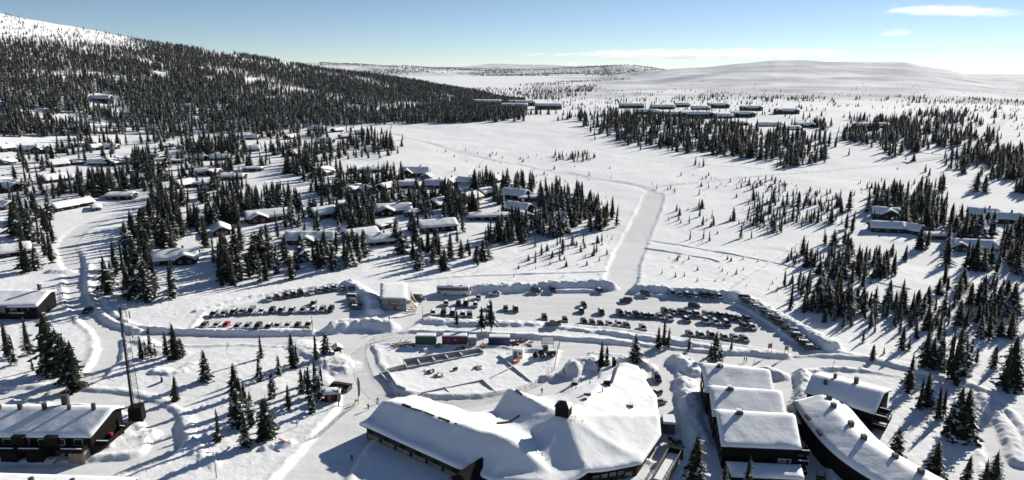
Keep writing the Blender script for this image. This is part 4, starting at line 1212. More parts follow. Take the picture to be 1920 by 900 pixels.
# low carport in front of the nearest block
root, poly, zf = quad_block('carport', 'low flat carport with thick snow roof under the nearest stepped house', 'carport', (43.6, 127.4), (57.2, 126.2), (56.4, 122.4), (43.4, 123.4), 2.9, 2.8, 2.6, 0.3, 'black_wood', step=1.0, snow=0.6)
root, poly, zf = quad_block('terrace_house', 'snow roofed terrace at the lower picture edge in front of the carport', 'terrace', (44.2, 121.5), (56.8, 120.6), (56.0, 112.0), (43.6, 113.0), 1.6, 1.5, 1.3, 0.3, 'black_wood', step=1.2, snow=0.5)
st = empty('outdoor_stair', (60.6, 123.5, 0), R(-20), 'dark outdoor stair with railing beside the nearest stepped house', 'stair')
for k in range(9): MB().box((0, -k * 0.8, 2.2 - k * 0.24), (1.4, 0.8, 0.14)).build('step', M['dark_wood'], st)
for sx in (-.75, .75): MB().beam((sx, 0.3, 3.3), (sx, -6.6, 1.1), 0.1).beam((sx, 0.3, 2.4), (sx, -6.6, 0.2), 0.1).build('railing', M['dark_wood'], st)

# upper right house
root, poly, zf = quad_block('apartment_house', 'dark apartment house with balconies and three roof stacks, right of the stepped houses', 'apartment house', (76.5, 162.0), (88.6, 152.6), (80.2, 143.0), (69.4, 152.6), 8.6, 6.8, 6.2, 0.55, 'black_wood', BG)
windows(root, poly[0], poly[1], 4, 2.6, 1.4, 1.3, 'trim_dark')
for bx, bz in ((-0.2, 4.2), (-0.2, 1.9)):
    balcony(root, poly[1][0] + 1.3, poly[1][1] + 2.4, bz, 2.6, 3.0); balcony(root, poly[1][0] + 1.3, poly[1][1] + 6.6, bz, 2.6, 3.0)
for fx, fy, s, hh in ((.62, .55, .9, 1.6), (.30, .55, .7, 1.2), (.22, .25, .8, 1.4)):
    qx = poly[0][0] + (poly[1][0] - poly[0][0]) * fx; qy = poly[0][1] + (poly[3][1] - poly[0][1]) * fy
    z0 = float(zf(np.array([qx]), np.array([qy]))[0]); chimney(root, qx, qy, z0 + .1, z0 + hh + .4, s, 'stone', cap=False)

# long curved row at the lower right
def curved_row():
    cl = [(70.5, 147.5), (69.6, 140.5), (69.5, 133.0), (70.6, 125.5), (73.0, 118.0), (76.2, 110.0)]     # ridge line, from the far end towards the camera
    c = np.mean(cl, 0)
    root = empty('apartment_row', (c[0], c[1], 0), 0, 'long curved apartment row with white roof and many roof stacks at the lower right', 'apartment house')
    pts = smooth_line(cl, 2)
    nrm = []
    for i in range(len(pts)):
        a = pts[max(0, i - 1)]; b = pts[min(len(pts) - 1, i + 1)]; d = (b - a) / np.linalg.norm(b - a); nrm.append((-d[1], d[0]))
    nrm = np.array(nrm)
    left = pts + nrm * -5.2; right = pts + nrm * 5.2
    # left of travel (towards the camera) is the east side
    poly = [tuple(p - c) for p in left] + [tuple(p - c) for p in right[::-1]]
    area = sum(poly[i][0] * poly[(i + 1) % len(poly)][1] - poly[(i + 1) % len(poly)][0] * poly[i][1] for i in range(len(poly)))
    if area < 0: poly = poly[::-1]
    rl = pts - c
    def zf(x, y):
        d, arc, L = seg_dist(np.asarray(x, float), np.asarray(y, float), rl)
        return 7.6 - 0.36 * np.sqrt(d * d + .1) + 0.25 * np.sin(arc / L * 9)
    building(root, poly, zf, 'black_wood', step=0.85, snow=0.65, overhang=0.8, seed=31, lump=0.2, zbase=-2)
    for k, t in enumerate((0.10, 0.24, 0.40, 0.55, 0.70, 0.86)):
        i = int(t * (len(pts) - 1)); q = rl[i] + nrm[i] * (0.6 if k % 2 else 1.2)
        z0 = float(zf(np.array([q[0]]), np.array([q[1]]))[0]); chimney(root, q[0], q[1], z0 + .1, z0 + 1.55, 0.95, 'stone', cap=False)
    for t in (0.3, 0.42):
        i = int(t * (len(pts) - 1)); q = rl[i] - nrm[i] * 5.3
        z0 = float(zf(np.array([q[0]]), np.array([q[1]]))[0]); MB().box((0, 0, 0), (0.7, 2.2, 0.8)).build('dormer', M['black_wood'], root, loc=(q[0], q[1], z0 + .3))
    for i in range(2, len(pts) - 2, 2):
        a = right[i + 1] - c; b = right[i - 1] - c
        mid = (a + b) / 2; d = (b - a); rz = math.atan2(d[1], d[0])
        w = MB().box((0, 0, 0), (1.6, 0.12, 1.4)).build('window', M['trim'], root, loc=(mid[0] + nrm[i][0] * 0.06, mid[1] + nrm[i][1] * 0.06, 3.6)); w.rotation_euler = (0, 0, rz)
        MB().box((0, 0, 0), (1.3, 0.2, 1.1)).build('pane', M['pane'], w)
    for i in range(len(pts) - 9, len(pts) - 2):
        a = right[i] - c + nrm[i] * 0.9; b = right[i + 1] - c + nrm[i] * 0.9
        MB().beam((a[0], a[1], 4.2), (b[0], b[1], 4.2), 0.12, 0.14).beam((a[0], a[1], 3.6), (b[0], b[1], 3.6), 0.08, 0.6).build('gallery_rail', M['grey_wood'], root)
    for k in range(6): KEEP_OUT.append((cl[k][0], cl[k][1], 8))
curved_row()
root, poly, zf = quad_block('entrance_canopy', 'small dark snow edged canopy at the head of the curved row', 'canopy', (63.4, 147.6), (67.8, 145.0), (66.8, 143.0), (62.4, 145.6), 3.0, 2.9, 2.8, 0.4, 'black_wood', step=0.8, snow=0.25)

# long house at the lower left with its balconies
def left_house():
    root, poly, zf = quad_block('apartment_house', 'long dark house with snow roof, roof stacks and balconies at the lower left', 'apartment house', (-127.0, 143.6), (-86.4, 142.6), (-88.4, 133.8), (-127.0, 134.4), 8.2, 7.4, 5.3, 0.26, 'black_wood', step=0.9, snow=0.55)
    a, b = poly[0], poly[1]
    windows(root, a, b, 9, 3.9, 1.9, 1.4, 'trim', 0.1, 0.98)
    windows(root, a, b, 8, 1.2, 1.5, 1.3, 'trim_dark', 0.1, 0.98)
    for k, t in enumerate((0.56, 0.70, 0.93)):
        x = a[0] + (b[0] - a[0]) * t; y = a[1] + (b[1] - a[1]) * t
        balcony(root, x, y - 1.3, 2.7, 4.2, 2.4)
        MB().box((0, 0, 0), (3.4, 1.9, 2.6)).build('bay', M['weathered' if k == 2 else 'dark_wood'], root, loc=(x + 0.5, y - 1.0, 1.3))
    for k, t in enumerate((0.62, 0.80)):
        x = a[0] + (b[0] - a[0]) * t; y = a[1] + (b[1] - a[1]) * t
        MB().box((0, 0, 0), (2.6, 1.6, 2.2)).build('dormer', M['dark_wood'], root, loc=(x, y - 0.4, 4.6))
    for t, s, hh in ((0.40, .9, 1.0), (0.52, 1.0, 1.5), (0.66, 1.0, 1.6), (0.80, .8, 1.1), (0.94, .9, 1.6)):
        x = a[0] + (b[0] - a[0]) * t; y = poly[3][1] - 3.0
        z0 = float(zf(np.array([x]), np.array([y]))[0])
        MB().tube((0, 0, 0), (0, 0, hh), s * .5, s * .5, 10).build('roof_stack', M['stone'], root, loc=(x, y, z0 + 0.3))
    x = a[0] + (b[0] - a[0]) * 0.74; y = poly[3][1] - 0.6
    MB().box((0, 0, 1.3), (1.1, 1.1, 2.6), taper=1.1).build('chimney', M['stone'], root, loc=(x, y, 8.0))
    # gable side stair gallery with orange chairs
    balcony(root, b[0] + 1.4, b[1] + 4.4, 2.4, 2.4, 6.0)
    balcony(root, b[0] + 1.8, b[1] + 9.0, 2.6, 2.0, 3.0)
    MB().box((0, 0, 0), (0.7, 0.7, 1.1)).build('chair', M['red_paint'], root, loc=(b[0] + 1.4, b[1] + 4.6, 3.1))
    MB().box((0, 0, 1.6), (1.6, 0.3, 3.2)).build('screen_wall', M['dark_wood'], root, loc=(b[0] + 1.0, b[1] + 7.4, 2.4))
    MB().beam((b[0] - 6.5, b[1] - 3.0, 0.6), (b[0] - 5.0, b[1] - 1.0, 2.2), 0.9, 0.16).build('stair', M['weathered'], root)
left_house()
root, poly, zf = quad_block('apartment_house', 'snow roof with stacks of the house cut off by the lower left picture edge', 'apartment house', (-102.0, 123.0), (-73.2, 121.4), (-75.0, 110.6), (-104.0, 111.6), 3.4, 3.0, 1.0, 0.35, 'black_wood', step=1.1, snow=0.55)
for fx in (0.12, 0.38, 0.66):
    qx = poly[3][0] + (poly[2][0] - poly[3][0]) * fx; qy = poly[3][1] - 3.2
    MB().tube((0, 0, 0), (0, 0, 1.5), .55, .5, 10).build('roof_stack', M['stone'], root, loc=(qx, qy, 3.3))
for k in range(4):
    MB().box((0, 0, 0.9), (0.25, 1.8, 1.8)).build('screen_wall', M['dark_wood'], root, loc=(poly[2][0] + 0.4 + k * 1.2, poly[2][1] - 1.4, 1.2))

# house at the left edge, middle height
x0, y0, _ = ground_at(72, 598)
root, poly, zf = quad_block('apartment_house', 'dark house with glazed balconies and one chimney at the left edge by the ski track', 'apartment house', (x0 - 36, y0 + 13.5), (x0 - 2.0, y0 + 13), (x0, y0), (x0 - 36, y0 - 1.0), 6.6, 5.8, 4.6, 0.25, 'black_wood', step=1.1, snow=0.6)
a, b = poly[0], poly[1]
windows(root, a, b, 7, 3.6, 2.0, 1.5, 'trim', 0.2, 0.95)
for t in (0.55, 0.86): balcony(root, a[0] + (b[0] - a[0]) * t, a[1] + (b[1] - a[1]) * t - 1.2, 2.2, 5.0, 2.2)
MB().box((0, 0, 0), (4.6, 1.4, 2.2)).build('glazed_bay', M['pane'], root, loc=(a[0] + (b[0] - a[0]) * .68, a[1] + (b[1] - a[1]) * .68 - .5, 3.9))
chimney(root, b[0] - 5, poly[2][1] - 3.2, 7.3, 9.4, 0.9, 'stone')

# reception hut with the yellow sign
def hut():
    root, poly, zf = quad_block('service_building', 'grey panelled service building with yellow sign and red door by the car park', 'service building', (-47.0, 243.6), (-38.2, 243.0), (-35.8, 226.4), (-44.2, 227.2), 5.0, 4.9, 4.7, 0.2, 'grey_panel', step=1.2, snow=0.32)
    a, b = poly[0], poly[1]; L = b[0] - a[0]
    f = lambda t: (a[0] + L * t, a[1] + (b[1] - a[1]) * t)
    x, y = f(0.5)
    MB().box((0, 0, 0), (3.4, 0.16, 0.95)).build('sign_board', M['trim_dark'], root, loc=(x, y - 0.10, 3.25))
    sb = MB().box((0, 0, 0), (2.3, 0.10, 0.34)).build('sign_lettering', M['yellow'], root, loc=(x + 0.1, y - 0.20, 3.25))
    x, y = f(0.53)
    MB().box((0, 0, 0), (1.25, 0.14, 2.1)).build('door', M['red_door'], root, loc=(x, y - 0.08, 1.05))
    x, y = f(0.68)
    MB().box((0, 0, 0), (0.6, 0.08, 0.35)).build('notice', M['trim'], root, loc=(x, y - 0.06, 1.5))
    x, y = f(0.5)
    MB().box((0, 0, 0), (L - .05, 0.12, 0.16)).build('band', M['trim_dark'], root, loc=(x, y - 0.06, 2.35))
    # leaning timber and branches heaped along the right wall
    pile = empty('timber_heap', (-34.4, 230.5, 0), R(98), 'snowy heap of leaning boards and branches against the grey service building', 'timber heap')
    rr = random.Random(3)
    for k in range(34):
        x = rr.uniform(-6.0, 7.0); z = rr.uniform(1.6, 4.4)
        MB().beam((x, rr.uniform(-1.8, -0.9), rr.uniform(0, .4)), (x + rr.uniform(-.5, .5), rr.uniform(.2, .8), z), rr.uniform(.12, .3), .1).build('board', M['timber' if k % 3 else 'roof_snow'], pile)
hut()

# ------------------------------------------------------------------ spruces
def spruce_meshes(seed, levels, mat, ragged=0.25, slim=0.19, bare=0.06, k0=8, k1=5, rich=True):
    """crown and trunk of a spruce 1 unit tall; drooping branch fans in whorls, each a folded blade with side shoots"""
    rr = random.Random(seed)
    cr = MB()
    Hh = 1.0
    lean = (rr.uniform(-.05, .05), rr.uniform(-.05, .05))
    for i in range(levels):
        t = i / (levels - 1)
        z = bare + (Hh - bare - 0.02) * t ** 0.92
        rad = slim * ((1 - t) ** 0.60 * 0.95 + 0.02) * rr.uniform(1 - ragged, 1 + ragged * 0.6) * (1 - 0.35 * max(0.0, math.sin(i * 0.9 + seed) - 0.55))
        if t < 0.08: rad *= 0.75
        nb = max(4, int(round(k0 + (k1 - k0) * t)))
        a0 = rr.uniform(0, 6.28)
        for k in range(nb):
            if rr.random() < 0.10: continue
            a = a0 + 6.283 * k / nb + rr.uniform(-.28, .28)
            r = rad * rr.uniform(0.62, 1.2) * (1 + 0.22 * math.sin(a * 2 + seed * 1.7) * (1 - t))
            dx, dy = math.cos(a), math.sin(a); px, py = -dy, dx
            ox, oy = lean[0] * z, lean[1] * z
            droop = rr.uniform(0.28, 0.62) * (1 - 0.55 * t)
            w = r * rr.uniform(0.26, 0.38)
            def pt(f, s, dz=0.0):
                zz = z - droop * r * (f ** 1.3) + 0.16 * r * max(0, f - 0.7) + dz
                return (ox + dx * r * f + px * s, oy + dy * r * f + py * s, zz)
            sag = -0.22 * w
            if rich:
                c0, c1, c2, c3 = pt(0.0, 0, 0.03 * r), pt(0.38, 0, 0.02 * r), pt(0.72, 0), pt(1.0, 0)
                l1, l2, l3 = pt(0.30, w * 0.8, sag), pt(0.56, w * 1.05, sag * 1.3), pt(0.84, w * 0.72, sag)
                l12, l23 = pt(0.46, w * 0.42, sag * .4), pt(0.72, w * 0.40, sag * .4)
                r1, r2, r3 = pt(0.26, -w * 0.8, sag), pt(0.60, -w * 1.05, sag * 1.3), pt(0.80, -w * 0.72, sag)
                r12, r23 = pt(0.46, -w * 0.42, sag * .4), pt(0.72, -w * 0.40, sag * .4)
                vs = [c0, c1, c2, c3, l1, l12, l2, l23, l3, r1, r12, r2, r23, r3]
                fs = [(0, 1, 4), (1, 5, 4), (1, 2, 5), (5, 2, 6), (2, 7, 6), (2, 3, 7), (7, 3, 8),
                      (0, 9, 1), (1, 9, 10), (1, 10, 2), (10, 11, 2), (2, 11, 12), (2, 12, 3), (12, 13, 3)]
            else:
                vs = [pt(0, 0, 0.03 * r), pt(0.6, 0), pt(1.0, 0), pt(0.5, w, sag), pt(0.85, w * .6, sag), pt(0.55, -w, sag), pt(0.8, -w * .6, sag)]
                fs = [(0, 1, 3), (1, 2, 4), (0, 5, 1), (1, 6, 2)]
            # keep every blade facing up
            out = []
            for f in fs:
                A, B, Cc = (Vector(vs[j]) for j in f[:3])
                out.append(f if (B - A).cross(Cc - A).z >= 0 else tuple(reversed(f)))
            cr.add(vs, out)
    # leader and dark inner core
    cr.tube((lean[0] * .9, lean[1] * .9, 0.90), (lean[0], lean[1], 1.02), 0.010, 0.001, 4)
    n = 7
    vs = []
    prof = [(bare + 0.02, 0.30), (0.25, 0.42), (0.5, 0.34), (0.75, 0.2), (0.95, 0.03)]
    for z, f in prof:
        for k in range(n):
            a = 6.283 * k / n + z * 3
            rr_ = slim * f * rr.uniform(0.6, 1.1)
            vs.append((rr_ * math.cos(a), rr_ * math.sin(a), z))
    cr.add(vs, [(r * n + k, r * n + (k + 1) % n, (r + 1) * n + (k + 1) % n, (r + 1) * n + k) for r in range(len(prof) - 1) for k in range(n)])
    crown = cr.mesh('crown', M[mat])
    tr = MB().tube((0, 0, -0.06), (lean[0] * .5, lean[1] * .5, 0.5), 0.017, 0.010, 6).tube((lean[0] * .5, lean[1] * .5, 0.5), (lean[0] * .9, lean[1] * .9, 0.93), 0.010, 0.003, 6)
    trunk = tr.mesh('trunk', M['bark'])
    return crown, trunk

NEAR = [spruce_meshes(100 + k, [26, 24, 28, 22, 25, 23][k], 'needles', [.3, .38, .28, .42, .36, .5][k], [.23, .20, .27, .175, .31, .15][k], [.03, .05, .02, .08, .02, .12][k]) for k in range(6)]
BARE = [spruce_meshes(150 + k, 17, 'needles', 0.45, 0.215, 0.28) for k in range(2)]

# dense small things: the forest meshes, crown and trunk in one
def merge_tree(ct, name):
    bm = bmesh.new()
    for me, mi in ((ct[0], 0), (ct[1], 1)):
        n0 = len(bm.faces)
        bm.from_mesh(me)
        bm.faces.ensure_lookup_table()
        for f in bm.faces[n0:]: f.material_index = mi
    me = bpy.data.meshes.new(name)
    bm.to_mesh(me); bm.free()
    for m in (ct[0].materials[0], M['bark']): me.materials.append(m)
    return me

TREES = []          # x, y, height, zone text or None
def free(x, y, pad=0.0):
    for cx, cy, r in KEEP_OUT:
        if (x - cx) ** 2 + (y - cy) ** 2 < (r + pad) ** 2: return False
    return True

def free_many(x, y, pad=0.0):
    ok = np.ones(len(x), bool)
    for cx, cy, r in KEEP_OUT:
        ok &= (x - cx) ** 2 + (y - cy) ** 2 >= (r + pad) ** 2
    return ok
tree_rng = random.Random(21)
def one(u, v, vt, zone, kind='near', wf=1.0):
    x, y, z = ground_at(u, v)
    dep = depth_m(x, y, z)
    # a vertical stem leans over the picture: solve its height from the top row
    t = (450 - vt) / FPX
    hgt = (CAM_H + y * (t * COS_P - SIN_P) / (COS_P + t * SIN_P)) - z
    hgt = max(1.2, min(20, hgt))
    TREES.append((x, y, z - 0.15, hgt, zone, kind, wf))

Z_MAST = 'in the group left of the telecom mast'
for u, v, t in ((14, 668, 602), (27, 684, 622), (54, 664, 590), (62, 695, 668), (96, 702, 580), (114, 700, 612), (128, 716, 622), (143, 732, 632)): one(u, v, t, Z_MAST)
Z_MR = 'in the clumps right of the mast top'
for u, v, t in ((266, 672, 626), (283, 670, 607), (274, 668, 635), (292, 668, 640), (313, 668, 618), (329, 673, 602), (341, 668, 630)): one(u, v, t, Z_MR)
Z_SL = 'standing alone between mast and ski lift'
for u, v, t in ((387, 715, 653), (330, 752, 702), (411, 830, 762)): one(u, v, t, Z_SL)
Z_LC = 'in the dark column left of the ski lift'
for u, v, t in ((441, 745, 676), (452, 772, 700), (462, 840, 765), (447, 800, 722), (472, 800, 730), (460, 765, 712), (436, 790, 742), (498, 823, 742), (512, 745, 690), (541, 767, 717), (487, 715, 660), (490, 672, 625), (524, 705, 662)): one(u, v, t, Z_LC)
Z_HUT = 'in the clump above the red lift hut'
for u, v, t in ((567, 738, 685), (580, 745, 680), (592, 742, 674), (604, 740, 680), (586, 772, 720), (599, 752, 700), (574, 722, 690), (549, 688, 620), (556, 680, 640), (592, 676, 620), (612, 662, 618)): one(u, v, t, Z_HUT)
Z_CP = 'on the mound between car park and containers'
for u, v, t in ((857, 616, 580), (903, 624, 571), (921, 620, 558), (912, 606, 585)): one(u, v, t, Z_CP, 'bare' if v > 615 else 'near')
Z_HP = 'on the snow heaps behind the lodge'
for u, v, t in ((1127, 690, 637), (1138, 690, 645), (1192, 678, 622)): one(u, v, t, Z_HP)
Z_RL = 'in the row below the right car park'
for u, v, t in ((1234, 652, 610), (1244, 650, 594), (1253, 650, 612), (1292, 656, 622), (1340, 676, 618), (1332, 668, 645), (1352, 677, 648), (1371, 656, 632)): one(u, v, t, Z_RL)
Z_BR = 'at the lower picture edge right of the lodge'
for u, v, t in ((1300, 925, 808), (1356, 935, 862), (1400, 925, 852), (1682, 852, 795), (1751, 892, 822), (1812, 905, 850), (1842, 930, 858), (1858, 925, 842)): one(u, v, t, Z_BR)
Z_RR = 'in the stand inside the right road bend'
for u, v, t in ((1703, 735, 660), (1724, 768, 700), (1735, 762, 694), (1757, 787, 718), (1768, 780, 722), (1780, 812, 742), (1792, 822, 718), (1804, 824, 722), (1814, 812, 740)): one(u, v, t, Z_RR)
Z_RM = 'in the stand above the right road bend'
for u, v, t in ((1618, 642, 615), (1636, 672, 643), (1657, 664, 648), (1690, 656, 608), (1704, 656, 628), (1733, 688, 612), (1745, 690, 628), (1762, 690, 627), (1778, 708, 612), (1790, 712, 606), (1800, 704, 615), (1816, 690, 632), (1830, 682, 648), (1863, 690, 643), (1883, 732, 640), (1892, 722, 622), (1903, 738, 718)): one(u, v, t, Z_RM)

def scatter(px, n, hmin, hmax, zone=None, seed=1, clump=0.0, gap=2.2, frost=False, power=1.0, wf=(0.8, 1.5), pad=0.0):
    """trees over a ground outline given by picture points; even in metres, thinned into clumps"""
    w = wpts(px)
    rr = random.Random(seed)
    x0, y0 = w.min(0); x1, y1 = w.max(0)
    nr = np.random.RandomState(seed); nc = max(400, n * 14)
    cand = np.stack([nr.uniform(x0, x1, nc), nr.uniform(y0, y1, nc)], 1)
    jit = nr.normal(0, 1, (nc, 2)) * np.clip((np.hypot(cand[:, 0], cand[:, 1]) - 280) / 50, 0, 14)[:, None]
    ok = inside(cand[:, 0] + jit[:, 0] + 1.6 * jit.std() * fbm(cand[:, 0], cand[:, 1], 40, 2, seed), cand[:, 1] + 1.5 * jit[:, 1], w)
    if clump > 0:
        f = fbm(cand[:, 0], cand[:, 1], 34, 3, seed + 70)
        ok &= f > (clump - 0.5) * 0.9
    sd, _, _ = packed_field(cand[:, 0], cand[:, 1])
    ok &= sd > 2.5
    ok &= free_many(cand[:, 0], cand[:, 1], pad)
    cand = cand[ok]
    grid = {}; got = 0
    for x, y in cand:
        if got >= n: break
        ci, cj = int(x // gap), int(y // gap)
        bad = False
        for a in (-1, 0, 1):
            for b in (-1, 0, 1):
                for q in grid.get((ci + a, cj + b), ()):
                    if (q[0] - x) ** 2 + (q[1] - y) ** 2 < gap * gap: bad = True
        if bad: continue
        grid.setdefault((ci, cj), []).append((x, y)); got += 1
        hh = hmin + (hmax - hmin) * rr.random() ** power
        TREES.append((x, y, None, hh, zone, 'frost' if frost else 'near', rr.uniform(*wf)))

# clumps near enough to be single trees
scatter([(196, 548), (226, 482), (262, 414), (292, 386), (330, 404), (380, 436), (386, 468), (330, 476), (285, 498), (282, 520), (330, 562), (384, 556), (330, 584), (282, 592), (232, 572)], 56, 9.5, 15.5, 'in the clump around the sagging-roofed cabin', 3, gap=2.3, power=0.7)
scatter([(20, 440), (60, 400), (110, 405), (112, 480), (60, 516), (10, 525), (0, 480)], 22, 10, 15.5, 'in the left edge clump above the house', 4, gap=2.6, power=0.6)
scatter([(392, 520), (400, 470), (440, 455), (500, 470), (556, 492), (560, 522), (500, 540), (430, 542)], 38, 9, 14.5, 'in the belt below-left of the white-porch house', 5, gap=2.2, power=0.7)
scatter([(566, 500), (572, 470), (640, 472), (712, 474), (706, 490), (650, 506), (600, 512)], 20, 9, 14, 'in the belt below-right of the white-porch house', 6, gap=2.3, power=0.7)
scatter([(746, 470), (800, 452), (880, 455), (915, 470), (915, 505), (860, 510), (770, 508)], 30, 6, 13, 'in the central belt above the bus', 8, gap=2.4)
scatter([(1470, 585), (1560, 550), (1700, 556), (1905, 575), (1905, 620), (1760, 612), (1600, 606)], 42, 5, 11.5, 'on the slope above the slanting car line', 27, gap=2.3, clump=0.5, power=0.8)
N_SINGLE = len(TREES)

# the rest
scatter([(0, 250), (300, 245), (560, 240), (700, 250), (760, 330), (1010, 360), (1060, 400), (900, 468), (740, 470), (560, 465), (390, 460), (280, 385), (150, 400), (0, 440)], 560, 6, 14, None, 9, clump=0.60, gap=2.4)
scatter([(900, 460), (930, 410), (1000, 370), (1050, 360), (1100, 385), (1150, 408), (1145, 430), (1060, 440), (960, 462)], 130, 7, 13.5, None, 10, gap=2.4, clump=0.35)
scatter([(980, 500), (1000, 465), (1130, 450), (1125, 490), (1040, 500)], 22, 3, 7, None, 12, gap=3, clump=0.5)
scatter([(560, 440), (580, 360), (700, 350), (830, 360), (900, 390), (830, 425), (700, 430)], 130, 6, 12, None, 13, gap=2.4, clump=0.5)
scatter([(620, 300), (640, 240), (700, 235), (760, 250), (740, 300)], 50, 4, 9, None, 16, gap=3, clump=0.5)
scatter([(1080, 224), (1130, 214), (1250, 222), (1400, 242), (1545, 262), (1535, 292), (1480, 314), (1400, 300), (1290, 292), (1180, 266), (1120, 246)], 760, 7, 15, None, 14, gap=3.2, clump=0.16)
scatter([(1290, 300), (1400, 305), (1500, 320), (1480, 325), (1300, 310)], 30, 3, 8, None, 15, gap=3, clump=0.6)
scatter([(1030, 298), (1050, 288), (1110, 288), (1112, 298), (1070, 304)], 36, 3, 6.5, None, 17, gap=2.4)
scatter([(775, 232), (790, 216), (860, 210), (1060, 214), (1090, 222), (1060, 228), (900, 228), (830, 228)], 90, 6, 14, None, 18, gap=3.4, clump=0.62)
scatter([(1050, 214), (1160, 205), (1220, 214), (1100, 226)], 60, 4, 9, None, 28, gap=3.4, clump=0.55)
scatter([(1520, 246), (1560, 224), (1660, 226), (1720, 240), (1650, 262), (1600, 272)], 240, 6, 13, None, 19, gap=3, clump=0.5)
scatter([(1640, 288), (1660, 262), (1720, 222), (1800, 210), (1830, 232), (1780, 262), (1720, 295)], 220, 6, 14, None, 20, gap=3, clump=0.52)
scatter([(1760, 278), (1800, 246), (1830, 256), (1825, 280)], 40, 8, 14, None, 22, gap=3)
scatter([(1790, 348), (1800, 300), (1870, 282), (1960, 270), (1960, 360), (1850, 352)], 170, 6, 13, None, 23, gap=3, clump=0.45)
scatter([(1590, 420), (1650, 372), (1720, 355), (1960, 360), (1960, 500), (1880, 520), (1700, 490), (1620, 460)], 190, 6, 14, None, 24, gap=2.6, clump=0.5)
scatter([(1370, 430), (1450, 360), (1560, 385), (1600, 430), (1700, 495), (1880, 525), (1960, 540), (1960, 620), (1760, 620), (1560, 600), (1450, 540), (1390, 480)], 400, 1.8, 9.5, None, 25, gap=2.2, clump=0.5, power=1.8, wf=(0.75, 1.05))
scatter([(1500, 575), (1600, 545), (1700, 540), (1920, 560), (1920, 600), (1760, 600), (1600, 590)], 50, 4, 9, None, 41, gap=2.3, clump=0.55)
scatter([(1250, 400), (1330, 380), (1360, 440), (1330, 470), (1270, 440)], 22, 1.8, 6, None, 26, gap=3, clump=0.3)
scatter([(1180, 330), (1500, 340), (1500, 372), (1240, 372)], 60, 1.2, 4.5, None, 29, gap=3, clump=0.4)
scatter([(800, 270), (1100, 300), (1180, 330), (1130, 345), (900, 320)], 45, 1.0, 3.5, None, 30, gap=4)
scatter([(850, 318), (1130, 345), (1190, 380), (1150, 400), (1000, 365)], 26, 1.0, 4.0, None, 31, gap=4)
scatter([(1060, 200), (1150, 168), (1400, 172), (1700, 176), (1960, 190), (1960, 206), (1700, 205), (1500, 200), (1300, 198), (1150, 200)], 420, 2.5, 7, None, 32, gap=5, clump=0.66)
scatter([(1100, 172), (1300, 150), (1700, 158), (1960, 176), (1960, 192), (1500, 178), (1200, 184)], 110, 2, 5, None, 33, gap=8, clump=0.55)
scatter([(880, 190), (900, 176), (1000, 170), (1120, 160), (1130, 170), (1040, 188)], 330, 5, 10, None, 34, gap=4, clump=0.45)
scatter([(1000, 210), (1050, 190), (1150, 184), (1160, 200), (1060, 208)], 90, 3, 7, None, 35, gap=4, clump=0.5)
for i, (px, n) in enumerate((([(222, 300), (290, 296), (292, 332), (236, 334)], 26), ([(350, 268), (460, 262), (462, 296), (360, 296)], 46), ([(540, 345), (552, 290), (604, 284), (606, 345)], 44), ([(150, 345), (212, 345), (210, 386), (160, 384)], 24),
        ([(140, 262), (172, 258), (176, 322), (140, 322)], 18), ([(430, 385), (560, 380), (560, 400), (440, 402)], 36), ([(620, 395), (720, 388), (730, 402), (640, 410)], 20), ([(640, 330), (760, 338), (760, 362), (640, 366)], 34), ([(270, 340), (330, 360), (330, 392), (285, 386)], 28),
        ([(380, 410), (440, 400), (450, 425), (390, 432)], 22), ([(30, 300), (70, 300), (72, 335), (30, 338)], 10), ([(820, 372), (900, 382), (880, 404), (800, 410)], 30), ([(640, 262), (720, 262), (740, 290), (660, 300)], 26), ([(860, 345), (940, 352), (1000, 350), (990, 362), (900, 362)], 26))):
    scatter(px, n, 9, 15, None, 400 + i, gap=2.0, power=0.7)
scatter([(1500, 300), (1540, 225), (1900, 200), (1960, 240), (1960, 340), (1760, 330), (1640, 296)], 330, 2, 8, None, 36, gap=3.5, clump=0.45, power=1.5)
scatter([(1380, 345), (1600, 335), (1800, 350), (1620, 400), (1420, 400)], 120, 1.2, 5, None, 37, gap=3, clump=0.4, power=1.5)
scatter([(1060, 216), (1200, 196), (1400, 190), (1560, 205), (1560, 225), (1400, 222)], 160, 3, 8, None, 38, gap=4, clump=0.5)
scatter([(1540, 610), (1600, 560), (1905, 580), (1905, 650), (1760, 640), (1640, 630)], 46, 4, 10, None, 42, gap=2.4, clump=0.5)
scatter([(1400, 500), (1560, 450), (1760, 500), (1900, 530), (1900, 560), (1640, 560), (1460, 550)], 60, 3, 9.5, None, 43, gap=2.4, clump=0.45)
scatter([(1150, 190), (1300, 180), (1560, 183), (1560, 192), (1300, 190)], 170, 5, 9, None, 44, gap=3.5, clump=0.45)
scatter([(1580, 186), (1760, 180), (1930, 190), (1930, 197), (1700, 192)], 120, 4, 8, None, 45, gap=3.5, clump=0.5)
scatter([(1220, 480), (1400, 470), (1560, 560), (1400, 545), (1240, 520)], 40, 0.8, 2.6, None, 39, gap=3)
scatter([(960, 500), (1150, 440), (1150, 520), (960, 525)], 30, 0.8, 3.0, None, 40, gap=3)
N_SCAT = len(TREES)

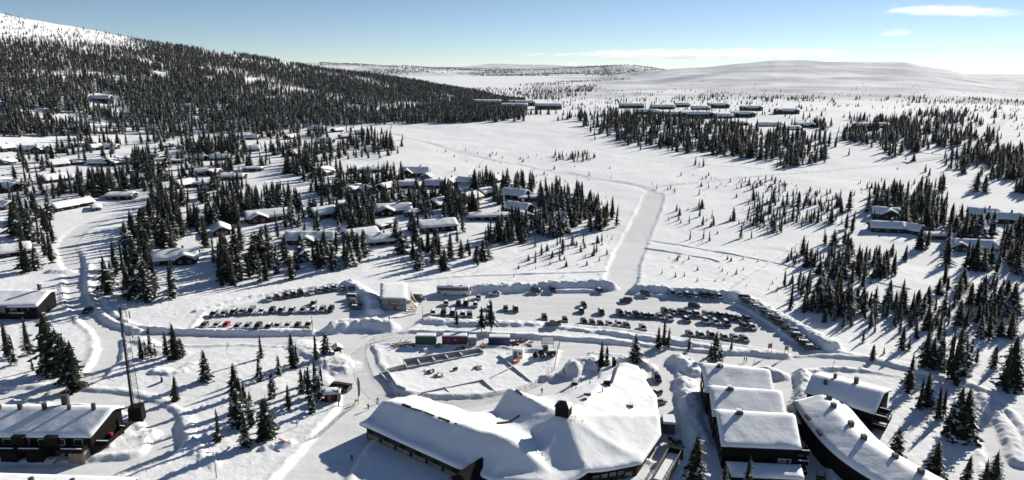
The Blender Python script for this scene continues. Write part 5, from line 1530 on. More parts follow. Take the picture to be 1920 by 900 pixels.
# hillside wood: even over the slope, open on the upper left
def hillside_wood():
    rr = np.random.RandomState(5)
    n = 40000
    az = rr.uniform(az_of(-260), az_of(985), n); D = np.sqrt(rr.uniform(640 ** 2, 1580 ** 2, n))
    x = D * np.sin(az); y = D * np.cos(az)
    Ff = np.interp(az, L_az, L_F); Rr = np.interp(az, L_az, L_R)
    s = (D - Ff) / (Rr - Ff)
    z = Hg(x, y)
    u, v = to_px(x, y, z)
    f = fbm(x, y, 90, 3, 81); g = fbm(x, y, 36, 2, 83)
    dens = 0.96 + 1.5 * f + 0.55 * g
    dens = dens * np.where(v < 232, 1, 0.55)
    # bare upper left shoulder
    edge = 118 - 0.12 * u
    open_ = sstep(-26, 26, (80 + 0.07 * u) + 34 * f + 16 * g - 6 - v) * (1 - sstep(190, 360, u))
    dens = dens * (1 - 0.86 * open_)
    thin = (v - (178 - 0 * u)) 
    ok = (s > -0.03) & (s < 1.06) & (rr.uniform(0, 1, n) < np.clip(dens, 0, 1)) & (v < 258 - 0.02 * u)
    for cu, cv, ru, rv in ((195, 196, 26, 9), (130, 222, 32, 9), (478, 152, 22, 6), (180, 140, 18, 5), (75, 215, 25, 8), (300, 140, 16, 6), (395, 148, 14, 5), (540, 118, 16, 4)):
        ok &= ~(((u - cu) / ru) ** 2 + ((v - cv) / rv) ** 2 < 1)
    ok &= free_many(x, y)
    hh = (7.5 + 6.5 * rr.uniform(0, 1, n) ** 0.8) * (1 - 0.38 * np.clip(s, 0, 1)) * (1 - 0.45 * open_)
    for i in np.nonzero(ok)[0]:
        yield (x[i], y[i], z[i], hh[i], None, 'frost', rr.uniform(.9, 1.25))
WOOD = list(hillside_wood())
# woods on the hills beyond the lake and round its shore
def far_wood():
    rr = np.random.RandomState(9)
    n = 26000
    az = rr.uniform(az_of(600), az_of(1300), n); D = np.where(rr.uniform(0, 1, n) < .3, np.exp(rr.uniform(math.log(1500), math.log(7400), n)), rr.uniform(7300, 13000, n))
    x = D * np.sin(az); y = D * np.cos(az)
    u, v = to_px(x, y, Hg(x, y))
    f = fbm(x, y, 700, 3, 91)
    far = (D > 7400) & (rr.uniform(0, 1, n) < np.clip(0.36 + 1.5 * f, 0, 1))
    shore = (D < 2750) & (az < az_of(1110)) & (rr.uniform(0, 1, n) < np.clip(0.30 + 0.9 * f, 0, 1)) & (D > 1650)
    band = (D > 2600) & (D < 5200) & (np.abs(v - (162 - 0.08 * (u - 980))) < 3.0) & (u > 960) & (u < 1180)
    ok = far | shore | band
    z = Hg(x, y)
    for i in np.nonzero(ok)[0]:
        yield (x[i], y[i], z[i], rr.uniform(8, 12) * (1.4 if D[i] > 7000 else 0.8), None, 'near', rr.uniform(2.0, 3.6) if D[i] > 7000 else 1.1)
WOOD_FAR = list(far_wood())

def forest(name, rows, label, srcs):
    """many trees as one mass: instances on points, each with its own height, width, turn and kind"""
    n = len(rows)
    co = np.array([(r[0], r[1], (r[2] if r[2] is not None else 0)) for r in rows], float)
    nz = np.array([r[2] is None for r in rows])
    co[nz, 2] = Hg(co[nz, 0], co[nz, 1]) - 0.15
    me = bpy.data.meshes.new(name)
    me.vertices.add(n); me.vertices.foreach_set('co', co.ravel())
    sc = np.array([(r[3] * r[6], r[3] * r[6], r[3]) for r in rows])
    rr = np.random.RandomState(n)
    a = me.attributes.new('tree_scale', 'FLOAT_VECTOR', 'POINT'); a.data.foreach_set('vector', sc.ravel())
    a = me.attributes.new('tree_turn', 'FLOAT_VECTOR', 'POINT'); a.data.foreach_set('vector', np.stack([rr.normal(0, .035, n), rr.normal(0, .035, n), rr.uniform(0, 6.28, n)], 1).ravel())
    a = me.attributes.new('tree_kind', 'INT', 'POINT'); a.data.foreach_set('value', rr.randint(0, len(srcs), n).astype(np.int32))
    o = bpy.data.objects.new(name, me)
    link(o); tag(o, label, None, None, 'stuff')
    ng = bpy.data.node_groups.new(name + '_nodes', 'GeometryNodeTree')
    ng.interface.new_socket('Geometry', in_out='INPUT', socket_type='NodeSocketGeometry')
    ng.interface.new_socket('Geometry', in_out='OUTPUT', socket_type='NodeSocketGeometry')
    nd = ng.nodes
    gi, go = nd.new('NodeGroupInput'), nd.new('NodeGroupOutput')
    join = nd.new('GeometryNodeJoinGeometry')
    for s in reversed(srcs):       # the first linked comes last
        ob = nd.new('GeometryNodeObjectInfo'); ob.inputs['Object'].default_value = s; ob.inputs['As Instance'].default_value = False
        g2i = nd.new('GeometryNodeGeometryToInstance')
        ng.links.new(ob.outputs['Geometry'], g2i.inputs[0]); ng.links.new(g2i.outputs[0], join.inputs[0])
    iop = nd.new('GeometryNodeInstanceOnPoints')
    iop.inputs['Pick Instance'].default_value = True
    m2p = nd.new('GeometryNodeMeshToPoints')
    ng.links.new(gi.outputs[0], m2p.inputs['Mesh']); ng.links.new(m2p.outputs[0], iop.inputs['Points'])
    ng.links.new(join.outputs[0], iop.inputs['Instance'])
    for nm, typ, sock in (('tree_scale', 'FLOAT_VECTOR', 'Scale'), ('tree_turn', 'FLOAT_VECTOR', 'Rotation'), ('tree_kind', 'INT', 'Instance Index')):
        na = nd.new('GeometryNodeInputNamedAttribute'); na.data_type = typ; na.inputs['Name'].default_value = nm
        ng.links.new(na.outputs['Attribute'], iop.inputs[sock])
    ng.links.new(iop.outputs[0], go.inputs[0])
    md = o.modifiers.new('trees', 'NODES'); md.node_group = ng
    return o

def source(ct, name):
    return bpy.data.objects.new(name, merge_tree(ct, name))     # never linked to the scene: only the forest uses it
SRC_NEAR = [source(NEAR[k], 'spruce_pattern') for k in (0, 1, 2, 3, 5)]
FROST = [source(spruce_meshes(200 + k, 15, 'needles_frosted', .3, [.25, .215, .28, .195][k], .03, 7, 5, rich=True), 'frosted_spruce_pattern') for k in range(4)]
FARS = [source(spruce_meshes(300 + k, 9, 'needles', .3, .26, .03, 6, 4, rich=False), 'far_spruce_pattern') for k in range(3)]
forest('spruce_wood', TREES[N_SINGLE:N_SCAT], 'smaller and farther spruces scattered through the village, bog edges and slopes', SRC_NEAR)
forest('hillside_wood', WOOD, 'dense frosted spruce wood covering the left hillside', FROST)
forest('far_wood', WOOD_FAR, 'far-off spruce wood on the hills round the frozen lake', FARS)

ORD = 'first second third fourth fifth sixth seventh eighth ninth tenth eleventh twelfth thirteenth fourteenth fifteenth sixteenth seventeenth eighteenth nineteenth'.split()
def ordinal(k):
    if k < 19: return ORD[k]
    tens = {2: 'twent', 3: 'thirt', 4: 'fort', 5: 'fift', 6: 'sixt'}[(k + 1) // 10]
    r = (k + 1) % 10
    return tens + 'ieth' if r == 0 else tens + 'y-' + ORD[r - 1]

zones = {}
for r in TREES[:N_SINGLE]:
    x, y, z, hh, zone, kind, wf = r
    if z is None: z = Hz(x, y) - 0.15
    zones.setdefault(zone, []).append((to_px(x, y, z)[0], x, y, z, hh, kind, wf))
SPRUCE_MESH_USES = 0
for zone, rows in zones.items():
    rows.sort()
    for k, (u, x, y, z, hh, kind, wf) in enumerate(rows):
        size = 'tall' if hh > 10.5 else ('small' if hh < 5 else 'medium')
        crown, trunk = (BARE if kind == 'bare' else NEAR)[tree_rng.randrange(2 if kind == 'bare' else 6)]
        t = empty('spruce_tree', (x, y, z), tree_rng.uniform(0, 6.28), '%s dark spruce, %s from the left %s' % (size, ordinal(k), zone), 'spruce tree', 'spruces ' + zone)
        t.scale = (hh * wf, hh * wf, hh)
        link(bpy.data.objects.new('crown', crown), t); link(bpy.data.objects.new('trunk', trunk), t)
print('single trees', N_SINGLE, 'scattered', N_SCAT - N_SINGLE, 'wood', len(WOOD), 'far', len(WOOD_FAR))

# ------------------------------------------------------------------ vehicles
def loft(mb, secs, mi=0, caps=True):
    n = len(secs[0]); base = len(mb.v)
    vs = [p for s in secs for p in s]
    fs = [(r * n + k, r * n + (k + 1) % n, (r + 1) * n + (k + 1) % n, (r + 1) * n + k) for r in range(len(secs) - 1) for k in range(n)]
    if caps: fs += [tuple(range(n - 1, -1, -1)), tuple(range((len(secs) - 1) * n, len(secs) * n))]
    return mb.add(vs, fs, mi)

def car_meshes(kind):
    """body, windows, roof, wheels, lamps of a car that points along +x; origin on the ground"""
    P = {'hatch': (4.15, 1.76, 1.48, 0.92, [(-2.07, .55, .80), (-1.95, .40, .95), (-1.2, .30, .96), (0.95, .30, .92), (1.5, .32, .86), (1.95, .40, .70), (2.07, .5, .60)], (-1.93, -1.55, 0.35, 1.05)),
         'estate': (4.65, 1.82, 1.50, 0.92, [(-2.32, .55, .80), (-2.2, .40, .94), (-1.3, .30, .95), (1.0, .30, .91), (1.65, .32, .85), (2.2, .40, .68), (2.32, .5, .58)], (-2.15, -1.75, 0.35, 1.10)),
         'suv': (4.60, 1.88, 1.74, 1.08, [(-2.3, .60, .95), (-2.2, .45, 1.08), (-1.3, .38, 1.10), (0.95, .38, 1.06), (1.6, .40, 1.00), (2.2, .46, .84), (2.3, .55, .72)], (-2.15, -1.85, 0.45, 1.02)),
         'van': (5.1, 1.95, 2.05, 1.15, [(-2.55, .55, 1.05), (-2.5, .40, 1.15), (-1.5, .32, 1.16), (1.2, .32, 1.12), (1.9, .34, 1.02), (2.4, .42, .80), (2.55, .5, .66)], (-2.5, -2.40, 0.95, 1.75)),
         'sedan': (4.75, 1.82, 1.45, 0.90, [(-2.37, .55, .78), (-2.25, .40, .90), (-1.5, .30, .94), (1.0, .30, .90), (1.65, .32, .84), (2.25, .40, .68), (2.37, .5, .58)], (-1.65, -0.95, 0.30, 1.08)),
         'pickup': (5.2, 1.88, 1.78, 1.05, [(-2.6, .60, .98), (-2.5, .50, 1.04), (-1.3, .42, 1.06), (1.0, .42, 1.04), (1.75, .44, 1.0), (2.45, .48, .84), (2.6, .55, .72)], (-0.75, -0.55, 0.70, 1.25))}[kind]
    L, W, Ht, belt, secs, (g0, g1, g2, g3) = P
    hw = W / 2
    body = MB()
    S = []
    for i, (x, zb, zt) in enumerate(secs):
        e = 0.86 if i in (0, len(secs) - 1) else (0.96 if i in (1, len(secs) - 2) else 1.0)
        w = hw * e
        S.append([(x, -w * .88, zb - .08), (x, w * .88, zb - .08), (x, w, zb + .12), (x, w * .985, zt - .14), (x, w * .90, zt), (x, -w * .90, zt), (x, -w * .985, zt - .14), (x, -w, zb + .12)])
    loft(body, S)
    # roof skin and pillars
    rw = hw * 0.74
    zt = Ht
    body.add([(g1, -rw, zt - .05), (g2, -rw, zt - .05), (g2, rw, zt - .05), (g1, rw, zt - .05), (g1 + .1, -rw * .88, zt), (g2 - .12, -rw * .88, zt), (g2 - .12, rw * .88, zt), (g1 + .1, rw * .88, zt)],
             [(4, 5, 6, 7), (0, 1, 5, 4), (1, 2, 6, 5), (2, 3, 7, 6), (3, 0, 4, 7)])
    bw = hw * 0.90
    for s in (-1, 1):
        for xa, xb in ((g0, g1), (g3, g2), ((g1 + g2) / 2 - .05, (g1 + g2) / 2)):
            body.beam((xa, s * bw * .985, belt - .03), (xb, s * rw * 1.01, zt - .04), 0.09, 0.07)
    if kind in ('pickup',):
        body.box((-1.7, -hw * .88, 1.18), (1.8, .1, .3)).box((-1.7, hw * .88, 1.18), (1.8, .1, .3)).box((-2.52, 0, 1.18), (.1, W * .88, .3))
    glass = MB()
    glass.add([(g0, -bw, belt - .06), (g3, -bw, belt - .06), (g3, bw, belt - .06), (g0, bw, belt - .06), (g1, -rw, zt - .055), (g2, -rw, zt - .055), (g2, rw, zt - .055), (g1, rw, zt - .055)],
              [(0, 1, 5, 4), (1, 2, 6, 5), (2, 3, 7, 6), (3, 0, 4, 7), (4, 5, 6, 7)])
    wheel = MB().tube((0, -.11, 0), (0, .11, 0), .33, .33, 12)
    rim = MB().tube((0, -.125, 0), (0, .125, 0), .19, .19, 8)
    snow = MB()
    m = 0.10
    z0 = zt + .002
    snow.add([(g1 + m, -rw * .8, z0), (g2 - m, -rw * .8, z0), (g2 - m, rw * .8, z0), (g1 + m, rw * .8, z0), (g1 + m + .12, -rw * .65, z0 + .09), (g2 - m - .12, -rw * .65, z0 + .09), (g2 - m - .12, rw * .65, z0 + .09), (g1 + m + .12, rw * .65, z0 + .09)],
             [(4, 5, 6, 7), (0, 1, 5, 4), (1, 2, 6, 5), (2, 3, 7, 6), (3, 0, 4, 7)])
    lampz = secs[-2][2] - .13
    lamp = MB().box((0, 0, 0), (.10, .34, .15)); tail = MB().box((0, 0, 0), (.08, .22, .30))
    bumper = MB().box((0, 0, 0), (.12, W * .86, .20))
    mirror = MB().box((0, 0, 0), (.14, .20, .14))
    me_b = body.mesh('body', M['car_paint'])
    bm = bmesh.new(); bm.from_mesh(me_b)
    for f in bm.faces: f.smooth = True
    bm.to_mesh(me_b); bm.free()
    try: me_b.set_sharp_from_angle(angle=R(38))
    except Exception: pass
    ax = L * 0.305
    return dict(body=me_b, windows=glass.mesh('windows', M['car_glass']), wheel=wheel.mesh('wheel', M['rubber']), rim=rim.mesh('rim', M['chrome']),
                snow=snow.mesh('roof_snow', M['roof_snow']), lamp=lamp.mesh('headlight', M['lamp_glass']), tail=tail.mesh('tail_light', M['red_paint']),
                bumper=bumper.mesh('bumper', M['dark_metal']), mirror=mirror.mesh('mirror', M['dark_metal']),
                dims=(L, W, Ht, ax, lampz, g3, belt))
CAR = {k: car_meshes(k) for k in ('hatch', 'estate', 'suv', 'van', 'sedan', 'pickup')}
car_rng = random.Random(11)
PAINT = {'black': (.008, .008, .010), 'dark grey': (.032, .035, .040), 'grey': (.13, .135, .14), 'silver': (.36, .37, .38), 'white': (.72, .72, .71), 'dark blue': (.012, .02, .055),
         'light blue': (.36, .47, .56), 'red': (.42, .02, .025), 'dark red': (.07, .010, .012), 'dark green': (.012, .035, .022), 'green': (.05, .12, .07), 'beige': (.30, .27, .22)}
WORD = {'hatch': 'small car', 'estate': 'estate car', 'suv': 'tall car', 'van': 'van', 'sedan': 'saloon car', 'pickup': 'pickup truck'}

def part(mesh, name, parent, loc, color=None, rot=None):
    o = bpy.data.objects.new(name, mesh); o.location = loc
    if rot: o.rotation_euler = rot
    if color: o.color = (*color, 1)
    return link(o, parent)

def car(u, v, kind, paint, heading, label, group, snow=None, z=None):
    x, y, z0 = ground_at(u, v)
    # the point given is the middle of the car's foot
    k = CAR[kind]; L, W, Ht, ax, lz, g3, belt = k['dims']
    c = PAINT[paint]
    j = car_rng.uniform(.85, 1.15); c = tuple(min(.8, q * j) for q in c)
    ca, sa = math.cos(R(heading)), math.sin(R(heading))
    zs = [Hz(x + s * ca, y + s * sa) for s in (-ax, 0, ax)]
    root = empty('parked_car' if kind != 'van' else 'parked_van', (x, y, sum(zs) / 3), R(heading) + car_rng.uniform(-.05, .05), label, 'van' if kind == 'van' else 'car', group)
    part(k['body'], 'body', root, (0, 0, 0), c)
    part(k['windows'], 'windows', root, (0, 0, 0))
    for sx in (-1, 1):
        for sy in (-1, 1):
            w = part(k['wheel'], 'wheel', root, (sx * ax, sy * (W / 2 - .10), .33))
            part(k['rim'], 'rim', w, (0, 0, 0))
    for sy in (-1, 1):
        part(k['lamp'], 'headlight', root, (L / 2 - .08, sy * W * .36, lz))
        part(k['tail'], 'tail_light', root, (-L / 2 + .05, sy * W * .38, belt - .18))
        part(k['mirror'], 'mirror', root, (g3 - .15, sy * (W / 2 + .05), belt + .02))
    part(k['bumper'], 'bumper', root, (L / 2 - .05, 0, .48)); part(k['bumper'], 'bumper', root, (-L / 2 + .05, 0, .50))
    if (snow if snow is not None else car_rng.random() < 0.38): part(k['snow'], 'roof_snow', root, (0, 0, 0))
    return root

def row(cars, where, group, heading, order='from the left'):
    for i, c in enumerate(cars):
        u, v, kind, paint = c[:4]
        hd = c[4] if len(c) > 4 else heading
        car(u, v, kind, paint, hd, '%s %s, %s %s %s' % (paint, WORD[kind], ordinal(i), order, where), group)

def zl(X, Y): return 360 + X / 5.647, 520 + Y / 5.647
def zr(X, Y): return 700 + X / 5.647, 520 + Y / 5.647
def zm(X, Y): return 1000 + X / 6.4, 520 + Y / 6.4
def zq(X, Y): return 1240 + X / 5.625, 520 + Y / 5.625
mk = lambda f, L: [(*f(a, b), *r) for a, b, *r in L]
up6 = lambda L, d=4.0: [(u, v - d, *r) for u, v, *r in L]       # listed rows are the tyres nearest the camera

GL = 'cars in the left car park'
row(up6(mk(zl, [(815, 270, 'sedan', 'silver'), (900, 250, 'hatch', 'dark green'), (990, 240, 'suv', 'dark red'), (1072, 224, 'suv', 'black'), (1152, 212, 'suv', 'black'), (1258, 200, 'sedan', 'white'),
    (1340, 184, 'estate', 'grey'), (1420, 172, 'suv', 'dark grey'), (1502, 160, 'suv', 'grey'), (1592, 158, 'hatch', 'silver'), (1690, 156, 'hatch', 'dark green')])), 'in the left car park back row', GL, -62)
row(up6(mk(zl, [(230, 435, 'suv', 'grey'), (338, 424, 'estate', 'silver'), (440, 414, 'suv', 'dark grey'), (532, 404, 'estate', 'white'), (632, 402, 'van', 'silver'), (735, 402, 'sedan', 'white'), (848, 394, 'suv', 'dark grey'),
    (945, 390, 'estate', 'dark grey'), (1055, 396, 'suv', 'grey'), (1175, 388, 'estate', 'silver'), (1283, 385, 'suv', 'silver'), (1382, 384, 'suv', 'silver'), (1472, 380, 'suv', 'dark grey')])), 'in the left car park middle row', GL, -88)
car(*[q - (0 if i == 0 else 3) for i, q in enumerate(zl(1285, 310))], 'estate', 'dark grey', -88, 'dark grey estate car standing behind a silver car of the middle row', GL)
row(up6(mk(zl, [(130, 550, 'estate', 'grey'), (262, 550, 'hatch', 'white'), (362, 548, 'hatch', 'red'), (480, 556, 'estate', 'silver'), (590, 562, 'estate', 'silver'), (700, 566, 'suv', 'dark grey'),
    (810, 560, 'estate', 'dark blue'), (905, 556, 'sedan', 'light blue'), (1015, 552, 'hatch', 'white'), (1118, 552, 'hatch', 'dark grey'), (1235, 548, 'suv', 'beige')])), 'in the left car park front row', GL, -88)
row(mk(zl, [(1712, 232, 'van', 'silver'), (1722, 268, 'estate', 'silver'), (1730, 300, 'suv', 'dark grey'), (1738, 336, 'hatch', 'black')]), 'in the stack beside the snow heap', GL, -4, 'from the back')

GR = 'cars in the right car park'
row(up6(mk(zr, [(770, 318, 'hatch', 'silver'), (900, 318, 'hatch', 'black'), (980, 322, 'van', 'dark grey'), (1080, 332, 'hatch', 'silver')])), 'in the second row below the coach', GR, -88)
car(897, 561, 'hatch', 'silver', -88, 'silver small car right behind the fourth car below the coach', GR)
row(up6(mk(zr, [(632, 418, 'estate', 'white'), (742, 420, 'suv', 'dark green'), (840, 430, 'van', 'dark blue'), (945, 436, 'estate', 'silver'), (1020, 446, 'suv', 'grey')])), 'along the mound left of the spruces', GR, -88)
car(zr(1225, 345)[0], zr(0, 340)[1], 'hatch', 'white', -88, 'white small car half hidden behind the tallest mound spruce', GR)
car(zr(1400, 345)[0], zr(0, 350)[1], 'hatch', 'grey', -88, 'grey small car, left of two standing alone right of the mound spruces', GR)
car(zr(1505, 345)[0], zr(0, 358)[1], 'suv', 'dark grey', -88, 'dark grey tall car, right of two standing alone right of the mound spruces', GR)
car(zr(1285, 185)[0], zr(0, 190)[1], 'estate', 'white', 176, 'white estate car with black roof box right of the coach', GR, snow=False)
rb = [o for o in C.objects if o.get('label') == 'white estate car with black roof box right of the coach'][0]
MB().box((-.3, 0, 1.66), (1.7, .7, .26)).build('roof_box', M['dark_metal'], rb)
car(785, 562, 'van', 'dark grey', -6, 'dark grey van parked right of the grey service building', GR)
row([(1006, 548, 'suv', 'black', -40), (1036, 546, 'suv', 'dark grey', -80), (1125, 549, 'hatch', 'black', -70), (1211, 553, 'suv', 'black', -60)], 'spaced along the right car park bank', GR, -70)
row(up6(mk(zq, [(110, 208, 'van', 'light blue'), (190, 218, 'hatch', 'green'), (275, 222, 'suv', 'dark grey'), (360, 226, 'estate', 'silver'), (442, 226, 'suv', 'black'), (526, 236, 'suv', 'dark grey'), (612, 240, 'hatch', 'silver')])), 'in the short row under the bank', GR, -86)
car(zm(1110, 0)[0], zm(0, 296)[1], 'suv', 'dark red', 178, 'dark red tall car driving across the open middle of the right car park', GR, snow=False)
car(zq(350, 0)[0], zq(0, 312)[1], 'suv', 'black', -14, 'black tall car driving right of the middle of the right car park', GR, snow=False)
car(zm(604, 0)[0], zm(0, 352)[1], 'estate', 'dark grey', -86, 'dark grey estate car, rear one of two in line in the open car park', GR)
car(zm(576, 0)[0], zm(0, 424)[1], 'hatch', 'dark grey', -86, 'dark grey small car, front one of two in line in the open car park', GR)
car(zm(814, 0)[0], zm(0, 440)[1], 'suv', 'black', -86, 'black tall car alone in the open centre of the right car park', GR)
car(zm(132, 0)[0], zm(0, 510)[1], 'suv', 'dark grey', -88, 'dark grey tall car behind the pickup at the mound end', GR)
car(zm(232, 0)[0], zm(0, 580)[1], 'pickup', 'dark grey', 176, 'dark pickup truck with pale load at the right end of the mound', GR)
car(zm(378, 0)[0], zm(0, 530)[1], 'hatch', 'grey', -88, 'grey small car half sunk behind the pointed snow heap', GR)
row(up6(mk(zm, [(1038, 478, 'suv', 'black'), (1142, 490, 'estate', 'silver'), (1238, 500, 'suv', 'black'), (1335, 508, 'estate', 'dark grey'), (1414, 514, 'hatch', 'dark grey'), (1516, 516, 'estate', 'silver')]))
    + up6(mk(zq, [(85, 472, 'estate', 'silver'), (264, 488, 'estate', 'dark grey'), (466, 506, 'suv', 'silver'), (568, 514, 'estate', 'silver'), (684, 530, 'suv', 'dark blue'), (868, 562, 'suv', 'dark grey'), (954, 566, 'estate', 'silver')])), 'in the double row front line', GR, -82)
row(up6(mk(zq, [(38, 402, 'suv', 'dark grey'), (126, 408, 'estate', 'silver'), (210, 414, 'suv', 'dark grey'), (288, 428, 'estate', 'silver'), (368, 434, 'suv', 'grey'), (478, 438, 'suv', 'silver'), (552, 442, 'estate', 'grey'), (628, 450, 'suv', 'dark grey'),
    (722, 464, 'suv', 'dark grey'), (814, 480, 'estate', 'grey'), (902, 486, 'suv', 'dark grey')])), 'in the double row rear line', GR, -80)
row(up6(mk(zm, [(608, 590, 'suv', 'dark grey'), (706, 590, 'hatch', 'grey'), (806, 608, 'hatch', 'dark grey'), (912, 606, 'hatch', 'white'), (1022, 604, 'estate', 'white'), (1118, 626, 'hatch', 'grey'), (1312, 652, 'estate', 'silver')]))
    + up6(mk(zq, [(296, 640, 'hatch', 'grey'), (412, 652, 'estate', 'green'), (524, 656, 'suv', 'dark grey'), (662, 676, 'hatch', 'green'), (768, 676, 'hatch', 'silver'), (872, 692, 'estate', 'grey')])), 'in the right row nearest the road', GR, -84)
row(mk(zq, [(884, 236, 'van', 'silver'), (906, 264, 'suv', 'grey'), (952, 292, 'estate', 'dark grey'), (990, 318, 'estate', 'silver'), (1018, 346, 'estate', 'silver'), (1076, 372, 'suv', 'silver'), (1128, 408, 'estate', 'dark green'), (1172, 442, 'estate', 'silver'), (1222, 468, 'suv', 'black'), (1264, 506, 'estate', 'dark red'),
    (1338, 562, 'suv', 'black'), (1414, 598, 'suv', 'silver'), (1444, 644, 'suv', 'black'), (1492, 678, 'estate', 'dark grey'), (1528, 712, 'suv', 'dark grey'), (1586, 756, 'estate', 'black')]), 'in the slanting line under the snow wall', GR, -10, 'from the back')
GLN = 'cars in the lane beside the lodge'
car(164, 586, 'suv', 'black', -80, 'black tall car driving up the road at the far left', 'moving cars', snow=False)
car(1078, 728, 'van', 'white', -100, 'white van behind the lodge near the person in red', GLN, snow=False)
car(1231, 713, 'suv', 'black', -86, 'black tall car uppermost in the lane beside the lodge', GLN, snow=False)
car(1229, 742, 'hatch', 'dark grey', -140, 'dark small car nosed against the lodge, second down the lane', GLN, snow=True)
car(1235, 757, 'hatch', 'silver', 20, 'silver small car nosed against the lodge, third down the lane', GLN)
car(1268, 838, 'suv', 'grey', -70, 'grey tall car by the ramp behind the big lower spruce', GLN, snow=False)
car(1404, 866, 'hatch', 'white', -88, 'snowed-in small car on the left before the carport', GLN, snow=True)
car(1424, 868, 'hatch', 'silver', -88, 'snowed-in small car on the right before the carport', GLN, snow=True)

def coach():
    x, y, z = ground_at(851, 554)
    root = empty('coach', (x, y + 1.0, z), R(-5), 'long white coach with dark window band parked by the snow bank', 'coach')
    L, W, Ht = 12.4, 2.55, 3.55
    b = MB()
    S = []
    for xx, z0, z1, w in ((-6.2, .45, 3.3, .94), (-6.05, .35, 3.5, 1), (5.3, .35, 3.5, 1), (5.85, .35, 3.2, .99), (6.15, .35, 1.7, .95), (6.2, .5, 1.2, .9)):
        h = W / 2 * w
        S.append([(xx, -h, z0), (xx, h, z0), (xx, h, z1 - .25), (xx, h * .85, z1), (xx, -h * .85, z1), (xx, -h, z1 - .25)])
    loft(b, S)
    b.build('body', M['white_paint'], root)
    for s in (-1, 1):
        MB().box((-0.2, s * (W / 2 + .01), 2.45), (11.2, .06, 1.05)).build('window_band', M['car_glass'], root)
        for k in range(8): MB().box((-5.0 + k * 1.4, s * (W / 2 + .03), 2.45), (.08, .06, 1.05)).build('mullion', M['dark_metal'], root)
        MB().box((-1.0, s * (W / 2 + .01), 1.72), (9.5, .04, .14)).build('stripe', M['grey_container'], root)
        MB().box((0.9, s * (W / 2 + .02), 1.05), (.06, .04, 1.3)).build('door_joint', M['dark_metal'], root)
        MB().box((2.2, s * (W / 2 + .02), 1.05), (.06, .04, 1.3)).build('door_joint', M['dark_metal'], root)
        MB().box((-5.2, s * (W / 2 + .015), 1.05), (1.1, .04, .7)).build('grille', M['dark_metal'], root)
        for xx in (-3.2, 4.0):
            w = MB().tube((0, -.16, 0), (0, .16, 0), .52, .52, 16).build('wheel', M['rubber'], root, loc=(xx, s * (W / 2 - .13), .52))
            MB().tube((0, -.18, 0), (0, .18, 0), .28, .28, 10).build('rim', M['white_paint'], w)
        MB().beam((6.0, s * 1.2, 3.0), (6.6, s * 1.45, 2.6), .08).box((6.62, s * 1.46, 2.4), (.12, .22, .5)).build('mirror', M['dark_metal'], root)
        MB().box((6.16, s * .95, .85), (.12, .4, .22)).build('headlight', M['lamp_glass'], root)
    MB().add([(5.9, -1.15, 1.75), (5.9, 1.15, 1.75), (5.62, 1.05, 3.1), (5.62, -1.05, 3.1), (6.22, -1.12, 1.75), (6.22, 1.12, 1.75), (5.95, 1.02, 3.12), (5.95, -1.02, 3.12)], [(4, 5, 6, 7), (0, 4, 7, 3), (5, 1, 2, 6), (7, 6, 2, 3), (0, 1, 5, 4)]).build('windscreen', M['car_glass'], root)
    MB().box((-1.2, 0, 3.62), (2.6, 1.7, .28), taper=.9).build('roof_unit', M['white_paint'], root)
    MB().box((2.6, 0, 3.53), (1.0, .8, .12)).build('roof_hatch', M['dark_metal'], root)
    MB().box((-3.9, 0, 3.55), (3.2, 1.9, .12), taper=.94).build('roof_snow', M['roof_snow'], root)
coach()

# ------------------------------------------------------------------ building site
def container(u0, u1, vb, mat, label, hgt=2.6, rz=-1.5):
    x, y, z = ground_at((u0 + u1) / 2, vb)
    L = (u1 - u0) / FPX * depth_m(x, y, z); W = 2.44
    root = empty('shipping_container', (x, y + W / 2, z - 0.1), R(rz), label, 'container', 'containers on the building site')
    b = MB()
    n = int(L / 0.28)
    for s in (-1, 1):      # corrugated long sides
        pts = []
        for k in range(n + 1):
            xx = -L / 2 + .1 + (L - .2) * k / n
            pts.append((xx, s * (W / 2 - (.05 if k % 2 else .01))))
        m = len(pts)
        b.add([(p[0], p[1], .15) for p in pts] + [(p[0], p[1], hgt - .1) for p in pts], [(k, k + 1, m + k + 1, m + k) for k in range(m - 1)])
    b.box((-L / 2 + .06, 0, hgt / 2), (.1, W - .1, hgt - .2)).box((L / 2 - .06, 0, hgt / 2), (.1, W - .1, hgt - .2)).box((0, 0, hgt - .12), (L - .1, W - .12, .1)).box((0, 0, .14), (L - .1, W - .12, .12))
    b.build('shell', M[mat], root)
    f = MB()
    for sx in (-1, 1):
        for sy in (-1, 1): f.box((sx * (L / 2 - .08), sy * (W / 2 - .08), hgt / 2), (.17, .17, hgt))
    for sy in (-1, 1):
        for zz in (.09, hgt - .07): f.box((0, sy * (W / 2 - .06), zz), (L - .34, .13, .15))
    f.build('frame', M[mat], root)
    for sy in (-.6, .6):
        d = MB().box((L / 2 + .02, sy, hgt / 2), (.06, 1.1, hgt - .35)).build('door', M[mat], root)
        for q in (-.3, .3): MB().tube((L / 2 + .08, sy + q, .3), (L / 2 + .08, sy + q, hgt - .3), .025, .025, 6).build('lock_bar', M['metal'], d)
    MB().box((0, 0, hgt + .18), (L * .97, W * .95, .30), taper=.95).build('roof_snow', M['roof_snow'], root)
    return root, L, W, hgt
container(779, 817, 646, 'green_container', 'dark green shipping container on the building site')
r_, L_, W_, H_c = container(829, 876, 646, 'red_container', 'dark red shipping container with white marks on the building site')
for xx, zz, ww in ((-1.9, 1.5, .25), (-1.6, 1.2, .3), (0.3, 1.45, .9), (0.1, 1.75, .3)): MB().box((xx, -W_ / 2 - .02, zz), (ww, .03, .12)).build('mark', M['white_paint'], r_)
